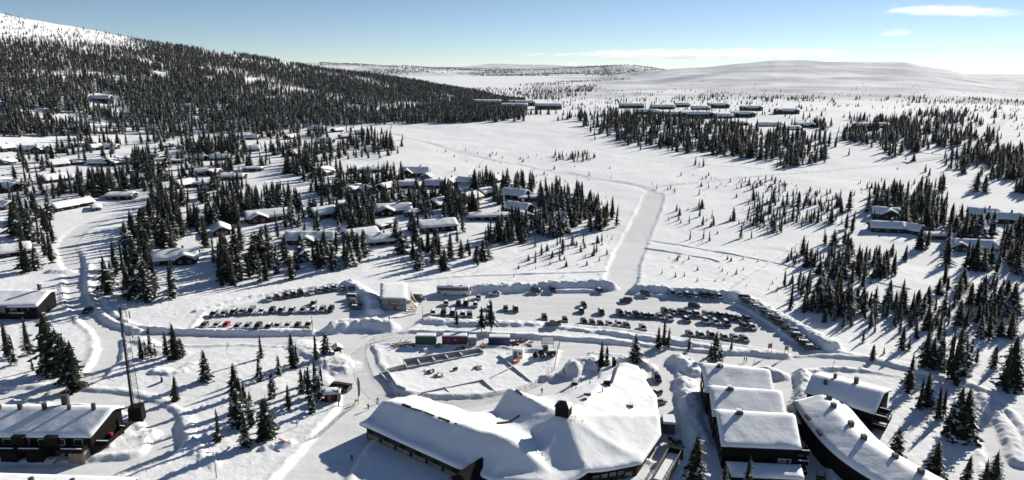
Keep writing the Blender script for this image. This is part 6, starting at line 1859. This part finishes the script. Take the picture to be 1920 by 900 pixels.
container(877.5, 892.5, 648, 'grey_container', 'small grey container right beside the dark red one', 2.4)
container(916, 956, 648, 'blue_container', 'dark blue shipping container right of the others on the building site')

def fence(px, label, gap=3.5, hgt=1.9, name='mesh_fence'):
    w = wpts(px); pts = []
    for a, b in zip(w[:-1], w[1:]):
        L = np.linalg.norm(b - a); k = max(1, int(round(L / gap)))
        pts += [a + (b - a) * j / k for j in range(k)]
    pts.append(w[-1])
    c = pts[0]; z0 = Hz(*c)
    root = empty(name, (c[0], c[1], z0), 0, label, 'fence')
    P3 = [(p[0] - c[0], p[1] - c[1], Hz(*p) - z0) for p in pts]
    post = MB().tube((0, 0, -.4), (0, 0, hgt + .1), .035, .035, 6).mesh('post', M['steel_pole'])
    for p in P3: part(post, 'post', root, p)
    for a, b in zip(P3[:-1], P3[1:]):
        m = MB()
        for h in (0.15, hgt): m.beam((a[0], a[1], a[2] + h), (b[0], b[1], b[2] + h), .035)
        for h in np.linspace(.4, hgt - .3, 5): m.beam((a[0], a[1], a[2] + h), (b[0], b[1], b[2] + h), .010)
        for t in np.linspace(.1, .9, 12):
            q = [a[i] + (b[i] - a[i]) * t for i in range(3)]; m.beam((q[0], q[1], q[2] + .15), (q[0], q[1], q[2] + hgt), .010)
        m.build('mesh_panel', M['steel_pole'], root)
fence([(686, 656), (688, 682), (700, 714), (722, 736), (752, 748), (800, 755), (870, 755), (930, 748), (985, 735), (1022, 718), (1040, 692), (1050, 645)], 'long wire mesh fence curving round the building site')
fence([(686, 656), (702, 642), (735, 634), (775, 634)], 'short wire mesh fence along the road at the left corner of the site')
fence([(962, 642), (1000, 643), (1050, 645)], 'straight wire mesh fence behind the blue container')

def foundation():
    x0, y0, _ = ground_at(820, 690)
    root = empty('foundation', (x0, y0, 0), 0, 'snow filled concrete foundation with six bays on the building site', 'foundation')
    def P(u, v): q = ground_at(u, v); return (q[0] - x0, q[1] - y0, q[2])
    A = [P(726, 698), P(762, 690)]
    near = [P(762, 692), P(906, 664)]; far = [P(757, 683), P(900, 660)]
    def wl(a, b, h=1.1, w=.28, mat='concrete'):
        z = min(a[2], b[2])
        o = MB().beam((a[0], a[1], z + h / 2 - .2), (b[0], b[1], z + h / 2 - .2), w, h + .4).build('wall', M[mat], root)
        MB().beam((a[0], a[1], z + h + .05), (b[0], b[1], z + h + .05), w * .9, .12).build('snow_cap', M['roof_snow'], o)
    wl(*A, 1.3, .4); wl(*far, 1.5)
    lerp = lambda s, t: tuple(s[0][i] + (s[1][i] - s[0][i]) * t for i in range(3))
    wl(*near, .55)
    for t in (0, .17, .36, .53, .72, 1.0): wl(lerp(near, t), lerp(far, t), 1.0, .35)
    for a, b in (((726, 698), (746, 726)), ((712, 702), (726, 716)), ((712, 702), (728, 699)), ((726, 716), (744, 718)), ((746, 726), (760, 732))): wl(P(*a), P(*b), .7, .3)
    for a, b in (((835, 728), (905, 714)), ((905, 714), (930, 735)), ((835, 728), (850, 745)), ((935, 667), (996, 716)), ((922, 708), (960, 690)), ((790, 738), (835, 728))): wl(P(*a), P(*b), .35, .25)
foundation()

def heap(u, v, label, n, mat, size=(2.2, .14, .14), spread=1.2, seed=0, name='timber_pile', cat='timber pile'):
    x, y, z = ground_at(u, v); rr = random.Random(seed)
    root = empty(name, (x, y, z), rr.uniform(0, 3), label, cat, 'loose material on the building site')
    for k in range(n):
        a = rr.uniform(-.5, .5) if k % 3 else rr.uniform(-1.5, 1.5)
        o = MB().box((0, 0, 0), tuple(s * rr.uniform(.7, 1.3) for s in size)).build('board', M[mat if k % 4 else 'roof_snow'], root, loc=(rr.uniform(-spread, spread) * .6, rr.uniform(-spread, spread), .12 + .09 * (k % 6)))
        o.rotation_euler = (rr.uniform(-.1, .1), rr.uniform(-.12, .12), a)
heap(752, 648, 'dark board pile left of the green container', 16, 'timber', (4.5, .3, .2), 1.0, 1)
heap(770, 650, 'small debris pile touching the green container', 10, 'dark_metal', (1.6, .4, .3), .8, 2)
heap(798, 656, 'rusty scrap pile in front of the green container', 9, 'timber', (1.3, .5, .4), .7, 3)
heap(822, 650, 'board pile between the green and red containers', 10, 'timber', (2.0, .3, .25), .9, 4)
heap(862, 657, 'dark crate boards in front of the red container', 12, 'dark_metal', (2.6, .5, .35), .9, 5)
heap(906, 650, 'stack of frames between grey and blue containers', 12, 'timber', (1.4, .3, .5), .6, 6)
heap(975, 645, 'long row of rust red planks right of the blue container', 22, 'red_wood', (4.5, .4, .3), 1.6, 7)
heap(965, 679, 'orange and black machine parts before the white site hut', 10, 'orange', (1.5, .7, .4), .8, 8)
heap(808, 697, 'low snow-dusted rubble at the foundation', 12, 'stone', (.8, .5, .3), 1.6, 9)
heap(824, 704, 'grey tarpaulin-like board heap in the site middle', 8, 'concrete', (1.5, .9, .2), .9, 10)
heap(899, 690, 'snowy board heap right of the site middle', 8, 'concrete', (1.5, .9, .2), .9, 11)
heap(853, 694, 'short dark post stub with boards in the site middle', 4, 'dark_metal', (.7, .5, .6), .4, 12)

def site_hut():
    x, y, z = ground_at(972, 668)
    root = empty('site_hut', (x, y, z), R(-12), 'white tarpaulin covered site hut beside the loader', 'site hut')
    MB().box((0, 0, 1.2), (3.0, 2.4, 2.4)).build('body', M['white_paint'], root)
    MB().box((0, 0, 2.5), (3.1, 2.5, .2), taper=.95).build('roof_snow', M['roof_snow'], root)
    MB().box((-.6, -1.22, 1.0), (.9, .06, 1.9)).build('door', M['grey_container'], root)
    MB().box((.7, -1.22, 1.4), (.8, .06, .7)).build('window', M['pane'], root)
site_hut()

def loader():
    x, y, z = ground_at(1026, 668)
    root = empty('wheel_loader', (x, y, z), R(188), 'black snowed-in wheel loader at the right end of the building site', 'loader')
    MB().box((-1.0, 0, 1.25), (2.8, 1.9, 1.1)).build('engine_body', M['dark_metal'], root)
    cab = MB().box((0.6, 0, 2.2), (1.5, 1.6, 1.7), taper=.88).build('cab', M['car_glass'], root)
    MB().box((0.6, 0, 3.12), (1.6, 1.6, .14)).build('cab_roof', M['dark_metal'], cab)
    MB().box((-1.0, 0, 1.9), (2.6, 1.8, .22), taper=.9).build('snow_cover', M['roof_snow'], root)
    for sx in (-1.4, 1.6):
        for sy in (-1, 1):
            w = MB().tube((0, -.3, 0), (0, .3, 0), .75, .75, 14).build('wheel', M['rubber'], root, loc=(sx, sy * 1.0, .75))
            MB().tube((0, -.32, 0), (0, .32, 0), .38, .38, 10).build('rim', M['metal'], w)
    for sy in (-.55, .55): MB().beam((1.2, sy, 1.7), (3.2, sy, .7), .22, .3).build('lift_arm', M['dark_metal'], root)
    MB().add([(3.1, -1.3, .2), (4.1, -1.3, .15), (3.1, -1.3, 1.3), (3.1, 1.3, .2), (4.1, 1.3, .15), (3.1, 1.3, 1.3)], [(0, 1, 2), (3, 5, 4), (0, 3, 4, 1), (0, 2, 5, 3)]).build('bucket', M['dark_metal'], root)
    x, y, z = ground_at(1027, 655)
    bd = empty('framed_panel', (x, y + 1.5, z), R(-3), 'pale upright panel in dark frame behind the loader', 'panel')
    MB().box((0, 0, 2.2), (3.4, .08, 2.2)).build('panel', M['white_paint'], bd)
    f = MB()
    for zz in (1.05, 3.35): f.box((0, 0, zz), (3.6, .16, .14))
    for xx in (-1.75, 1.75): f.box((xx, 0, 1.7), (.14, .16, 3.5))
    f.build('frame', M['dark_metal'], bd)
loader()

# ------------------------------------------------------------------ telecom mast
def mast():
    x, y, z = ground_at(258, 786)
    root = empty('telecom_mast', (x, y, z), R(12), 'tall lattice telecom mast with dishes at the lower left', 'mast')
    MB().box((0, 0, 1.6), (3.0, 3.0, 3.6), taper=.93).build('base_block', M['black_wood'], root)
    h0, h1 = 3.3, 27.5
    w0, w1 = 0.95, 0.62
    leg = lambda k, t: Vector(((w0 + (w1 - w0) * t) * math.cos(2.1 * k + 2.6), (w0 + (w1 - w0) * t) * math.sin(2.1 * k + 2.6), h0 + (h1 - h0) * t))
    for k in range(3):
        MB().tube(leg(k, 0), leg(k, 1), .16 if k == 0 else .07, .12 if k == 0 else .05, 8).build('leg', M['tower'], root)
    br = MB(); n = 22
    for j in range(n):
        for k in range(3):
            a, b = leg(k, j / n), leg((k + 1) % 3, (j + 1) / n)
            br.tube(a, b, .028, .028, 5)
            br.tube(leg(k, j / n), leg((k + 1) % 3, j / n), .022, .022, 5)
    br.build('bracing', M['steel_pole'], root)
    MB().beam(leg(0, 0) + Vector((-.25, -.1, 0)), leg(0, 1) + Vector((-.2, -.1, 0)), .22, .14).build('cable_ladder', M['tower'], root)
    for t, k, r, mt in ((.60, 1, .62, 'white_paint'), (.47, 1, .42, 'white_paint'), (.90, 0, .38, 'green_container')):
        p = leg(k, t) + Vector((.55 if k else -.55, -.4, 0))
        d = MB().tube(p, p + Vector((.18, -.32, 0)), r * .6, r, 16).build('dish', M[mt], root)
        MB().tube(leg(k, t), p, .05, .05, 6).build('bracket', M['steel_pole'], d)
    for t, k, hgt in ((.74, 0, 1.8), (.74, 1, 1.8), (.90, 1, 1.7), (.92, 2, 1.7), (.97, 0, 1.2), (.72, 2, 1.8)):
        p = leg(k, t); o = Vector((p.x, p.y, 0)).normalized() * .6
        d = MB().box(p + o, (.22, .3, hgt)).build('antenna_panel', M['grey_container'], root)
        MB().tube(p, p + o, .04, .04, 5).build('bracket', M['steel_pole'], d)
    MB().tube((0, 0, h1), (0, 0, h1 + 1.6), .03, .02, 6).build('rod', M['steel_pole'], root)
mast()

# ------------------------------------------------------------------ posts, huts, lift, signs
def lamp(u, v, vt, label, arms=1):
    x, y, z = ground_at(u, v)
    t = (450 - vt) / FPX
    h = max(3.0, min(10, (CAM_H + y * (t * COS_P - SIN_P) / (COS_P + t * SIN_P)) - z))
    root = empty('street_lamp', (x, y, z - .2), R(20), label, 'street lamp', 'street lamps')
    MB().tube((0, 0, 0), (0, 0, h), .10, .06, 8).build('pole', M['steel_pole'], root)
    a = MB().tube((0, 0, h - .1), (-.9, 0, h + .15), .04, .04, 6).build('arm', M['steel_pole'], root)
    MB().box((-1.1, 0, h + .12), (.6, .26, .14)).build('lamp_head', M['dark_metal'], a)
lamp(406, 896, 846, 'street lamp on the slope at the lower left')
lamp(793, 603, 570, 'street lamp between the service building and the mound cars')
lamp(586, 620, 586, 'street lamp at the right end of the left car park')
lamp(996, 650, 628, 'street lamp behind the blue container')
lamp(557, 800, 772, 'thin street lamp on the ski slope below the red hut')

def lift_area():
    x, y, z = ground_at(624, 748)
    h = empty('lift_hut', (x, y, z - .2), R(8), 'small red ski lift hut with snow roof', 'hut')
    building(h, rect(3.6, 3.0), gable(3.6, 3.0, 2.3, 12), 'red_wood', snow=.4, overhang=.35, step=.7, seed=3)
    MB().box((-.6, -1.52, 1.1), (.8, .08, 1.8)).build('door', M['red_door'], h)
    x, y, z = ground_at(641, 731)
    h = empty('ski_shed', (x, y, z - .2), R(-18), 'low dark grey shed with curved roof behind the red lift hut', 'shed')
    building(h, rect(4.6, 2.6), gable(4.6, 2.6, 1.7, 24), 'grey_wood', snow=.0, overhang=.3, step=.7, seed=4, roof='fascia')
    x, y, z = ground_at(633, 663)
    h = empty('information_kiosk', (x, y, z - .1), R(20), 'open wooden kiosk with pointed snow roof beside the road', 'kiosk')
    for sx in (-.9, .9):
        for sy in (-.7, .7): MB().box((sx, sy, .95), (.16, .16, 1.9)).build('post', M['dark_wood'], h)
    MB().box((0, .5, 1.1), (1.7, .1, 1.2)).build('board', M['dark_wood'], h)
    MB().add([(-1.6, -1.4, 1.8), (1.6, -1.4, 1.8), (1.6, 1.4, 1.8), (-1.6, 1.4, 1.8), (0, -1.4, 2.7), (0, 1.4, 2.7)], [(0, 1, 4), (2, 3, 5), (0, 4, 5, 3), (1, 2, 5, 4), (3, 2, 1, 0)]).build('roof', M['fascia'], h)
    MB().add([(-1.6, -1.4, 1.83), (0, -1.4, 2.73), (0, 1.4, 2.73), (-1.6, 1.4, 1.83), (1.6, -1.4, 1.83), (1.6, 1.4, 1.83), (-1.55, -1.35, 2.15), (0, -1.35, 3.0), (0, 1.35, 3.0), (-1.55, 1.35, 2.15), (1.55, -1.35, 2.15), (1.55, 1.35, 2.15)],
             [(6, 7, 8, 9), (7, 10, 11, 8), (0, 1, 7, 6), (1, 4, 10, 7), (2, 3, 9, 8), (5, 2, 8, 11), (3, 0, 6, 9), (4, 5, 11, 10)]).build('roof_snow', M['roof_snow'], h)
    x, y, z = ground_at(635, 762)
    p = empty('lift_pylon', (x, y, z), R(70), 'short ski lift pylon with cross arms in front of the red hut', 'pylon')
    MB().tube((0, 0, -.3), (0, 0, 4.4), .16, .13, 8).build('pole', M['steel_pole'], p)
    MB().box((0, 0, 4.3), (2.4, .2, .2)).build('cross_arm', M['steel_pole'], p)
    MB().box((0, 0, 3.7), (1.8, .16, .16)).build('cross_arm', M['steel_pole'], p)
    for sx in (-1.1, 1.1):
        MB().box((sx, 0, 4.5), (.3, 1.6, .2)).build('wheel_battery', M['dark_metal'], p)
    MB().tube((-2.6, 3.5, 2.2), (2.2, 4.0, 2.4), .08, .08, 6).build('bar', M['dark_metal'], p)
    x, y, z = ground_at(672, 752)
    b = empty('banner_flag', (x, y, z), R(60), 'tall dark feather banner beside the lift entrance', 'banner')
    MB().tube((0, 0, -.3), (0, 0, 6.4), .05, .03, 6).build('pole', M['steel_pole'], b)
    MB().add([(0.05, -.02, .9), (.75, -.02, 1.4), (.85, -.02, 4.6), (.5, -.02, 6.0), (.05, -.02, 6.4), (0.05, .02, .9), (.75, .02, 1.4), (.85, .02, 4.6), (.5, .02, 6.0), (.05, .02, 6.4)],
             [(0, 1, 2, 3, 4), (9, 8, 7, 6, 5), (0, 5, 6, 1), (1, 6, 7, 2), (2, 7, 8, 3), (3, 8, 9, 4)]).build('cloth', M['banner'], b)
    x, y, z = ground_at(669, 758)
    s = empty('yellow_barrier', (x, y, z), R(20), 'yellow folding barrier at the head of the net fence', 'barrier')
    for sx in (-.5, .5):
        MB().beam((sx, -.4, 0), (sx * .6, 0, 1.5), .10).beam((sx, .4, 0), (sx * .6, 0, 1.5), .10).build('leg', M['yellow'], s)
    MB().box((0, 0, 1.0), (1.0, .08, .5)).build('board', M['yellow'], s)
    fence([(664, 764), (645, 778), (625, 796), (600, 818), (580, 832)], 'orange-brown safety net fence slanting down the ski slope', 2.0, 1.1, 'net_fence')
    x, y, z = ground_at(525, 838)
    k = empty('jump_edge', (x + .6, y + 1.2, Hz(x + .6, y + 1.2)), R(-35), 'red sprayed board along the lip of the little ski jump', 'jump')
    MB().box((0, 0, .05), (3.6, .35, .16)).build('board', M['pink_mark'], k)
    # information frames and poles by the road on the right
    for u, v, vt, lab in ((1443, 660, 640, 'left upright of two notice frames beside the road by the right car park'), (1474, 664, 645, 'right notice pole beside the road by the right car park')):
        x, y, z = ground_at(u, v)
        f = empty('notice_frame', (x, y, z - .2), R(25), lab, 'notice frame')
        for sx in (-.7, .7): MB().tube((sx, 0, 0), (sx, 0, 3.0), .07, .07, 6).build('post', M['weathered'], f)
        MB().box((0, 0, 2.1), (1.3, .08, 1.4)).build('board', M['weathered'], f)
    for u, v, lab in ((425, 655, 'leaning dark pole sticking out of the drift below the left car park'), (1560, 690, 'marker pole beside the right road'), (1410, 690, 'marker pole on the heap behind the stepped houses')):
        x, y, z = ground_at(u, v)
        f = empty('marker_pole', (x, y, z), 0, lab, 'pole')
        MB().tube((0, 0, -.3), (.5, 0, 2.3), .06, .05, 6).build('stick', M['dark_metal'], f)
        MB().tube((.3, 0, 1.4), (.9, .1, 1.9), .04, .03, 5).build('side_stick', M['dark_metal'], f)
    x, y, z = ground_at(303, 716)
    f = empty('tilted_board', (x, y, z), R(40), 'dark board tilted out of the drift below the mast clumps', 'board')
    o = MB().box((0, 0, .6), (.25, 1.0, 1.8)).build('panel', M['dark_wood'], f); o.rotation_euler = (.5, 0, 0)
lift_area()

# ------------------------------------------------------------------ people
def person_mesh(pose):
    """joints of a figure 1.75 m tall; the Skin modifier grows one continuous body over them"""
    if pose == 'ski':
        J = {'pel': (0, 0, .93), 'chest': (.10, 0, 1.28), 'neck': (.15, 0, 1.50), 'head': (.19, 0, 1.63), 'top': (.20, 0, 1.74),
             'hl': (0, .11, .90), 'kl': (.20, .12, .50), 'al': (.10, .12, .09), 'tl': (.26, .12, .05), 'hr': (0, -.11, .90), 'kr': (-.06, -.12, .49), 'ar': (-.30, -.12, .12), 'tr': (-.14, -.12, .06),
             'sl': (.12, .20, 1.42), 'el': (.22, .30, 1.14), 'wl': (.46, .30, 1.18), 'sr': (.12, -.20, 1.42), 'er': (-.06, -.30, 1.16), 'wr': (-.20, -.32, .95)}
    elif pose == 'walk':
        J = {'pel': (0, 0, .95), 'chest': (.03, 0, 1.30), 'neck': (.04, 0, 1.51), 'head': (.06, 0, 1.64), 'top': (.06, 0, 1.75),
             'hl': (0, .11, .91), 'kl': (.20, .11, .50), 'al': (.30, .11, .09), 'tl': (.46, .11, .06), 'hr': (0, -.11, .91), 'kr': (-.08, -.11, .50), 'ar': (-.32, -.11, .14), 'tr': (-.18, -.11, .06),
             'sl': (.03, .20, 1.43), 'el': (-.10, .27, 1.16), 'wl': (-.06, .28, .92), 'sr': (.03, -.20, 1.43), 'er': (.12, -.27, 1.16), 'wr': (.28, -.26, .98)}
    else:
        J = {'pel': (0, 0, .95), 'chest': (0, 0, 1.30), 'neck': (0, 0, 1.51), 'head': (.02, 0, 1.64), 'top': (.02, 0, 1.75),
             'hl': (0, .11, .91), 'kl': (.03, .13, .50), 'al': (0, .14, .09), 'tl': (.16, .16, .05), 'hr': (0, -.11, .91), 'kr': (.03, -.13, .50), 'ar': (0, -.14, .09), 'tr': (.16, -.16, .05),
             'sl': (0, .20, 1.43), 'el': (-.02, .29, 1.16), 'wl': (.06, .30, .92), 'sr': (0, -.20, 1.43), 'er': (-.02, -.29, 1.16), 'wr': (.10, -.27, .94)}
    RAD = {'pel': .15, 'chest': .17, 'neck': .065, 'head': .105, 'top': .08, 'hl': .10, 'hr': .10, 'kl': .072, 'kr': .072, 'al': .055, 'ar': .055, 'tl': .045, 'tr': .045, 'sl': .075, 'sr': .075, 'el': .055, 'er': .055, 'wl': .042, 'wr': .042}
    names = list(J)
    E_ = [('pel', 'chest'), ('chest', 'neck'), ('neck', 'head'), ('head', 'top'), ('pel', 'hl'), ('hl', 'kl'), ('kl', 'al'), ('al', 'tl'), ('pel', 'hr'), ('hr', 'kr'), ('kr', 'ar'), ('ar', 'tr'), ('chest', 'sl'), ('sl', 'el'), ('el', 'wl'), ('chest', 'sr'), ('sr', 'er'), ('er', 'wr')]
    me = bpy.data.meshes.new('person_' + pose)
    me.from_pydata([J[n] for n in names], [(names.index(a), names.index(b)) for a, b in E_], [])
    o = bpy.data.objects.new('body', me); C.objects.link(o)
    md = o.modifiers.new('skin', 'SKIN')
    lay = me.skin_vertices[0].data if me.skin_vertices else None
    if lay is None:
        bm = bmesh.new(); bm.from_mesh(me); bm.verts.layers.skin.verify(); bm.to_mesh(me); bm.free(); lay = me.skin_vertices[0].data
    for i, n in enumerate(names):
        lay[i].radius = (RAD[n], RAD[n]); lay[i].use_root = (n == 'pel')
    o.modifiers.new('sub', 'SUBSURF').levels = 1
    dg = bpy.context.evaluated_depsgraph_get(); dg.update()
    ev = bpy.data.meshes.new_from_object(o.evaluated_get(dg))
    bpy.data.objects.remove(o)
    ev.materials.clear()
    for m in ('cloth', 'trousers', 'skin', 'hat'): ev.materials.append(M[m])
    for p in ev.polygons:
        c = p.center; p.use_smooth = True
        p.material_index = 1 if c.z < .90 else (3 if c.z > 1.70 else (2 if c.z > 1.53 else 0))
        if c.z < 1.02 and abs(c.y) > .22: p.material_index = 2
    return ev
M['trousers'] = plain('trousers', (.015, .016, .02), .85, .2)
M['hat'] = plain('hat', (.03, .03, .035), .9, .2)
POSE = {p: person_mesh(p) for p in ('ski', 'walk', 'stand')}
SKI = MB().add([(-.8, -.03, 0), (.85, -.03, 0), (1.0, -.025, .10), (1.0, .025, .10), (.85, .03, 0), (-.8, .03, 0), (-.8, -.03, .025), (.85, -.03, .025), (1.0, -.025, .12), (1.0, .025, .12), (.85, .03, .025), (-.8, .03, .025)],
                [(6, 7, 10, 11), (7, 8, 9, 10), (0, 5, 4, 1), (1, 4, 3, 2), (0, 1, 7, 6), (1, 2, 8, 7), (5, 11, 10, 4), (4, 10, 9, 3), (0, 6, 11, 5), (2, 3, 9, 8)]).mesh('ski', M['red_paint'])
POLE = MB().tube((0, 0, 0), (0, 0, 1), .014, .01, 5).mesh('ski_pole', M['dark_metal'])
def person(u, v, pose, jacket, heading, label):
    x, y, z = ground_at(u, v)
    root = empty('person', (x, y, z + .01), R(heading), label, 'person', 'people in the snow')
    part(POSE[pose], 'body', root, (0, 0, .02), jacket)
    if pose == 'ski':
        part(SKI, 'ski', root, (.1, .12, 0)); part(SKI, 'ski', root, (-.25, -.12, 0))
        for hx, hy, hz, bx, by in ((.46, .30, 1.20, .30, .36), (-.20, -.32, .97, -.75, -.38)):
            d = Vector((bx - hx, by - hy, -hz)); o = part(POLE, 'ski_pole', root, (hx, hy, hz + .05)); o.rotation_euler = d.to_track_quat('Z', 'Y').to_euler(); o.scale = (1, 1, d.length)
K, RED, NAVY, GRN = (.012, .012, .015), (.42, .03, .03), (.02, .025, .06), (.03, .05, .04)
person(708, 757, 'ski', NAVY, -60, 'skier in dark clothes with poles left of the lodge roof')
person(691, 769, 'walk', K, -120, 'smaller person in black right beside the skier left of the lodge')
person(749, 748, 'walk', K, 160, 'person in black walking along the fence just above the lodge roof')
person(660, 866, 'stand', NAVY, -90, 'person in dark clothes standing in the lodge shadow')
person(1057, 701, 'walk', RED, -60, 'person in red walking on the road behind the lodge')
person(1016, 739, 'stand', GRN, -90, 'dark figure sitting low behind the middle of the lodge')
person(118, 556, 'ski', K, -80, 'skier in black farthest up the track by the left house')
person(122, 572, 'ski', K, -80, 'skier in black second up the track by the left house')
person(137, 602, 'ski', GRN, -70, 'skier in dark green lowest on the track by the left house')
person(1395, 679, 'walk', NAVY, -10, 'left one of two walkers behind the stepped houses')
person(1399, 680, 'walk', K, -10, 'right one of two walkers behind the stepped houses')
person(730, 603, 'stand', K, -90, 'person in black on the snow below the service building')
person(1223, 346, 'ski', K, 190, 'tiny skier at the trail fork in the snowfield')
person(1002, 318, 'ski', K, 160, 'tiny skier on the long trail across the snowfield, right of three')
person(939, 307, 'ski', K, 160, 'tiny skier on the long trail across the snowfield, middle of three')
person(926, 304, 'ski', K, 160, 'tiny skier on the long trail across the snowfield, left of three')
person(609, 684, 'stand', NAVY, -90, 'person in dark blue on the snow hill above the lift clump')

# ------------------------------------------------------------------ clouds: closed bodies of thin vapour far behind the mountain
def cloud_mat(name, dens, seed):
    m = bpy.data.materials.new(name); m.use_nodes = True
    nt = m.node_tree; nt.nodes.clear()
    out = nt.nodes.new('ShaderNodeOutputMaterial'); pv = nt.nodes.new('ShaderNodeVolumePrincipled')
    pv.inputs['Color'].default_value = (.98, .98, .98, 1); pv.inputs['Anisotropy'].default_value = .35
    tc = nt.nodes.new('ShaderNodeTexCoord')
    mp = nt.nodes.new('ShaderNodeMapping')
    mp.inputs['Scale'].default_value = (6.5, .5, 1.5); mp.inputs['Location'].default_value = (seed, seed * .7, seed)
    nt.links.new(tc.outputs['Object'], mp.inputs['Vector'])
    no = N(nt, 'ShaderNodeTexNoise', Scale=1.0, Detail=7.0, Roughness=.66, Distortion=.5); nt.links.new(mp.outputs[0], no.inputs['Vector'])
    ln = N(nt, 'ShaderNodeVectorMath', operation='LENGTH'); nt.links.new(tc.outputs['Object'], ln.inputs[0])
    fall = N(nt, 'ShaderNodeMapRange'); fall.inputs['From Min'].default_value = 1.0; fall.inputs['From Max'].default_value = .0
    nt.links.new(ln.outputs['Value'], fall.inputs['Value'])
    ad = N(nt, 'ShaderNodeMath', operation='MULTIPLY_ADD'); ad.inputs[1].default_value = .45
    nt.links.new(fall.outputs[0], ad.inputs[0]); nt.links.new(no.outputs[0], ad.inputs[2])
    mr = N(nt, 'ShaderNodeMapRange'); mr.inputs['From Min'].default_value = .60; mr.inputs['From Max'].default_value = .88; mr.inputs['To Max'].default_value = dens
    nt.links.new(ad.outputs[0], mr.inputs['Value']); nt.links.new(mr.outputs[0], pv.inputs['Density']); nt.links.new(pv.outputs[0], out.inputs['Volume'])
    return m
def cloud(u0, u1, v0, v1, label, dens, seed, D=42000.0, tilt=0.0):
    uc, vc = (u0 + u1) / 2, (v0 + v1) / 2
    d = Vector(rays(uc, vc)); d *= D / d.y
    k = D / math.cos(PITCH) / FPX
    bm = bmesh.new(); bmesh.ops.create_icosphere(bm, subdivisions=4, radius=1.0)
    me = bpy.data.meshes.new('cloud'); bm.to_mesh(me); bm.free()
    me.materials.append(cloud_mat('cloud_vapour', dens, seed))
    o = bpy.data.objects.new('cloud', me); link(o)
    o.location = (d.x, d.y, CAM_H + d.z); o.rotation_euler = (0, R(tilt), 0)
    o.scale = ((u1 - u0) / 2 * k * 1.25, 2100, (v1 - v0) / 2 * k * 1.5)
    tag(o, label, 'cloud', 'thin cloud streaks over the mountain')
cloud(1040, 1600, 94, 110, 'long flat white cloud streak just above the bare mountain', .0011, 1.0)
cloud(1655, 1895, 13, 29, 'short bright wisp of cloud at the top right', .00057, 4.2, tilt=1.4)
cloud(1690, 2080, 112, 134, 'low cloud bank behind the right end of the mountain ridge', .00057, 7.7)
cloud(860, 1250, 118, 132, 'faint pale cloud band low over the frozen lake hills', .00017, 2.9)
cloud(1662, 1700, 56, 66, 'tiny cloud wisp below the bright one at the top right', .00034, 3.3)

# ------------------------------------------------------------------ the air between here and the far hills
def haze():
    o = MB().box((0, 0, 0), (54000, 54000, 400)).build('haze', bpy.data.materials.new('haze_air'))
    o.location = (0, 0, 235 - 200 - 0)
    m = o.data.materials[0]; m.use_nodes = True; nt = m.node_tree; nt.nodes.clear()
    out = nt.nodes.new('ShaderNodeOutputMaterial'); pv = nt.nodes.new('ShaderNodeVolumePrincipled')
    pv.inputs['Color'].default_value = (.90, .95, 1.0, 1); pv.inputs['Density'].default_value = 0.9e-5; pv.inputs['Anisotropy'].default_value = 0.1
    nt.links.new(pv.outputs[0], out.inputs['Volume'])
    tag(o, 'thin pale winter haze over the whole landscape', None, None, 'stuff')
haze()
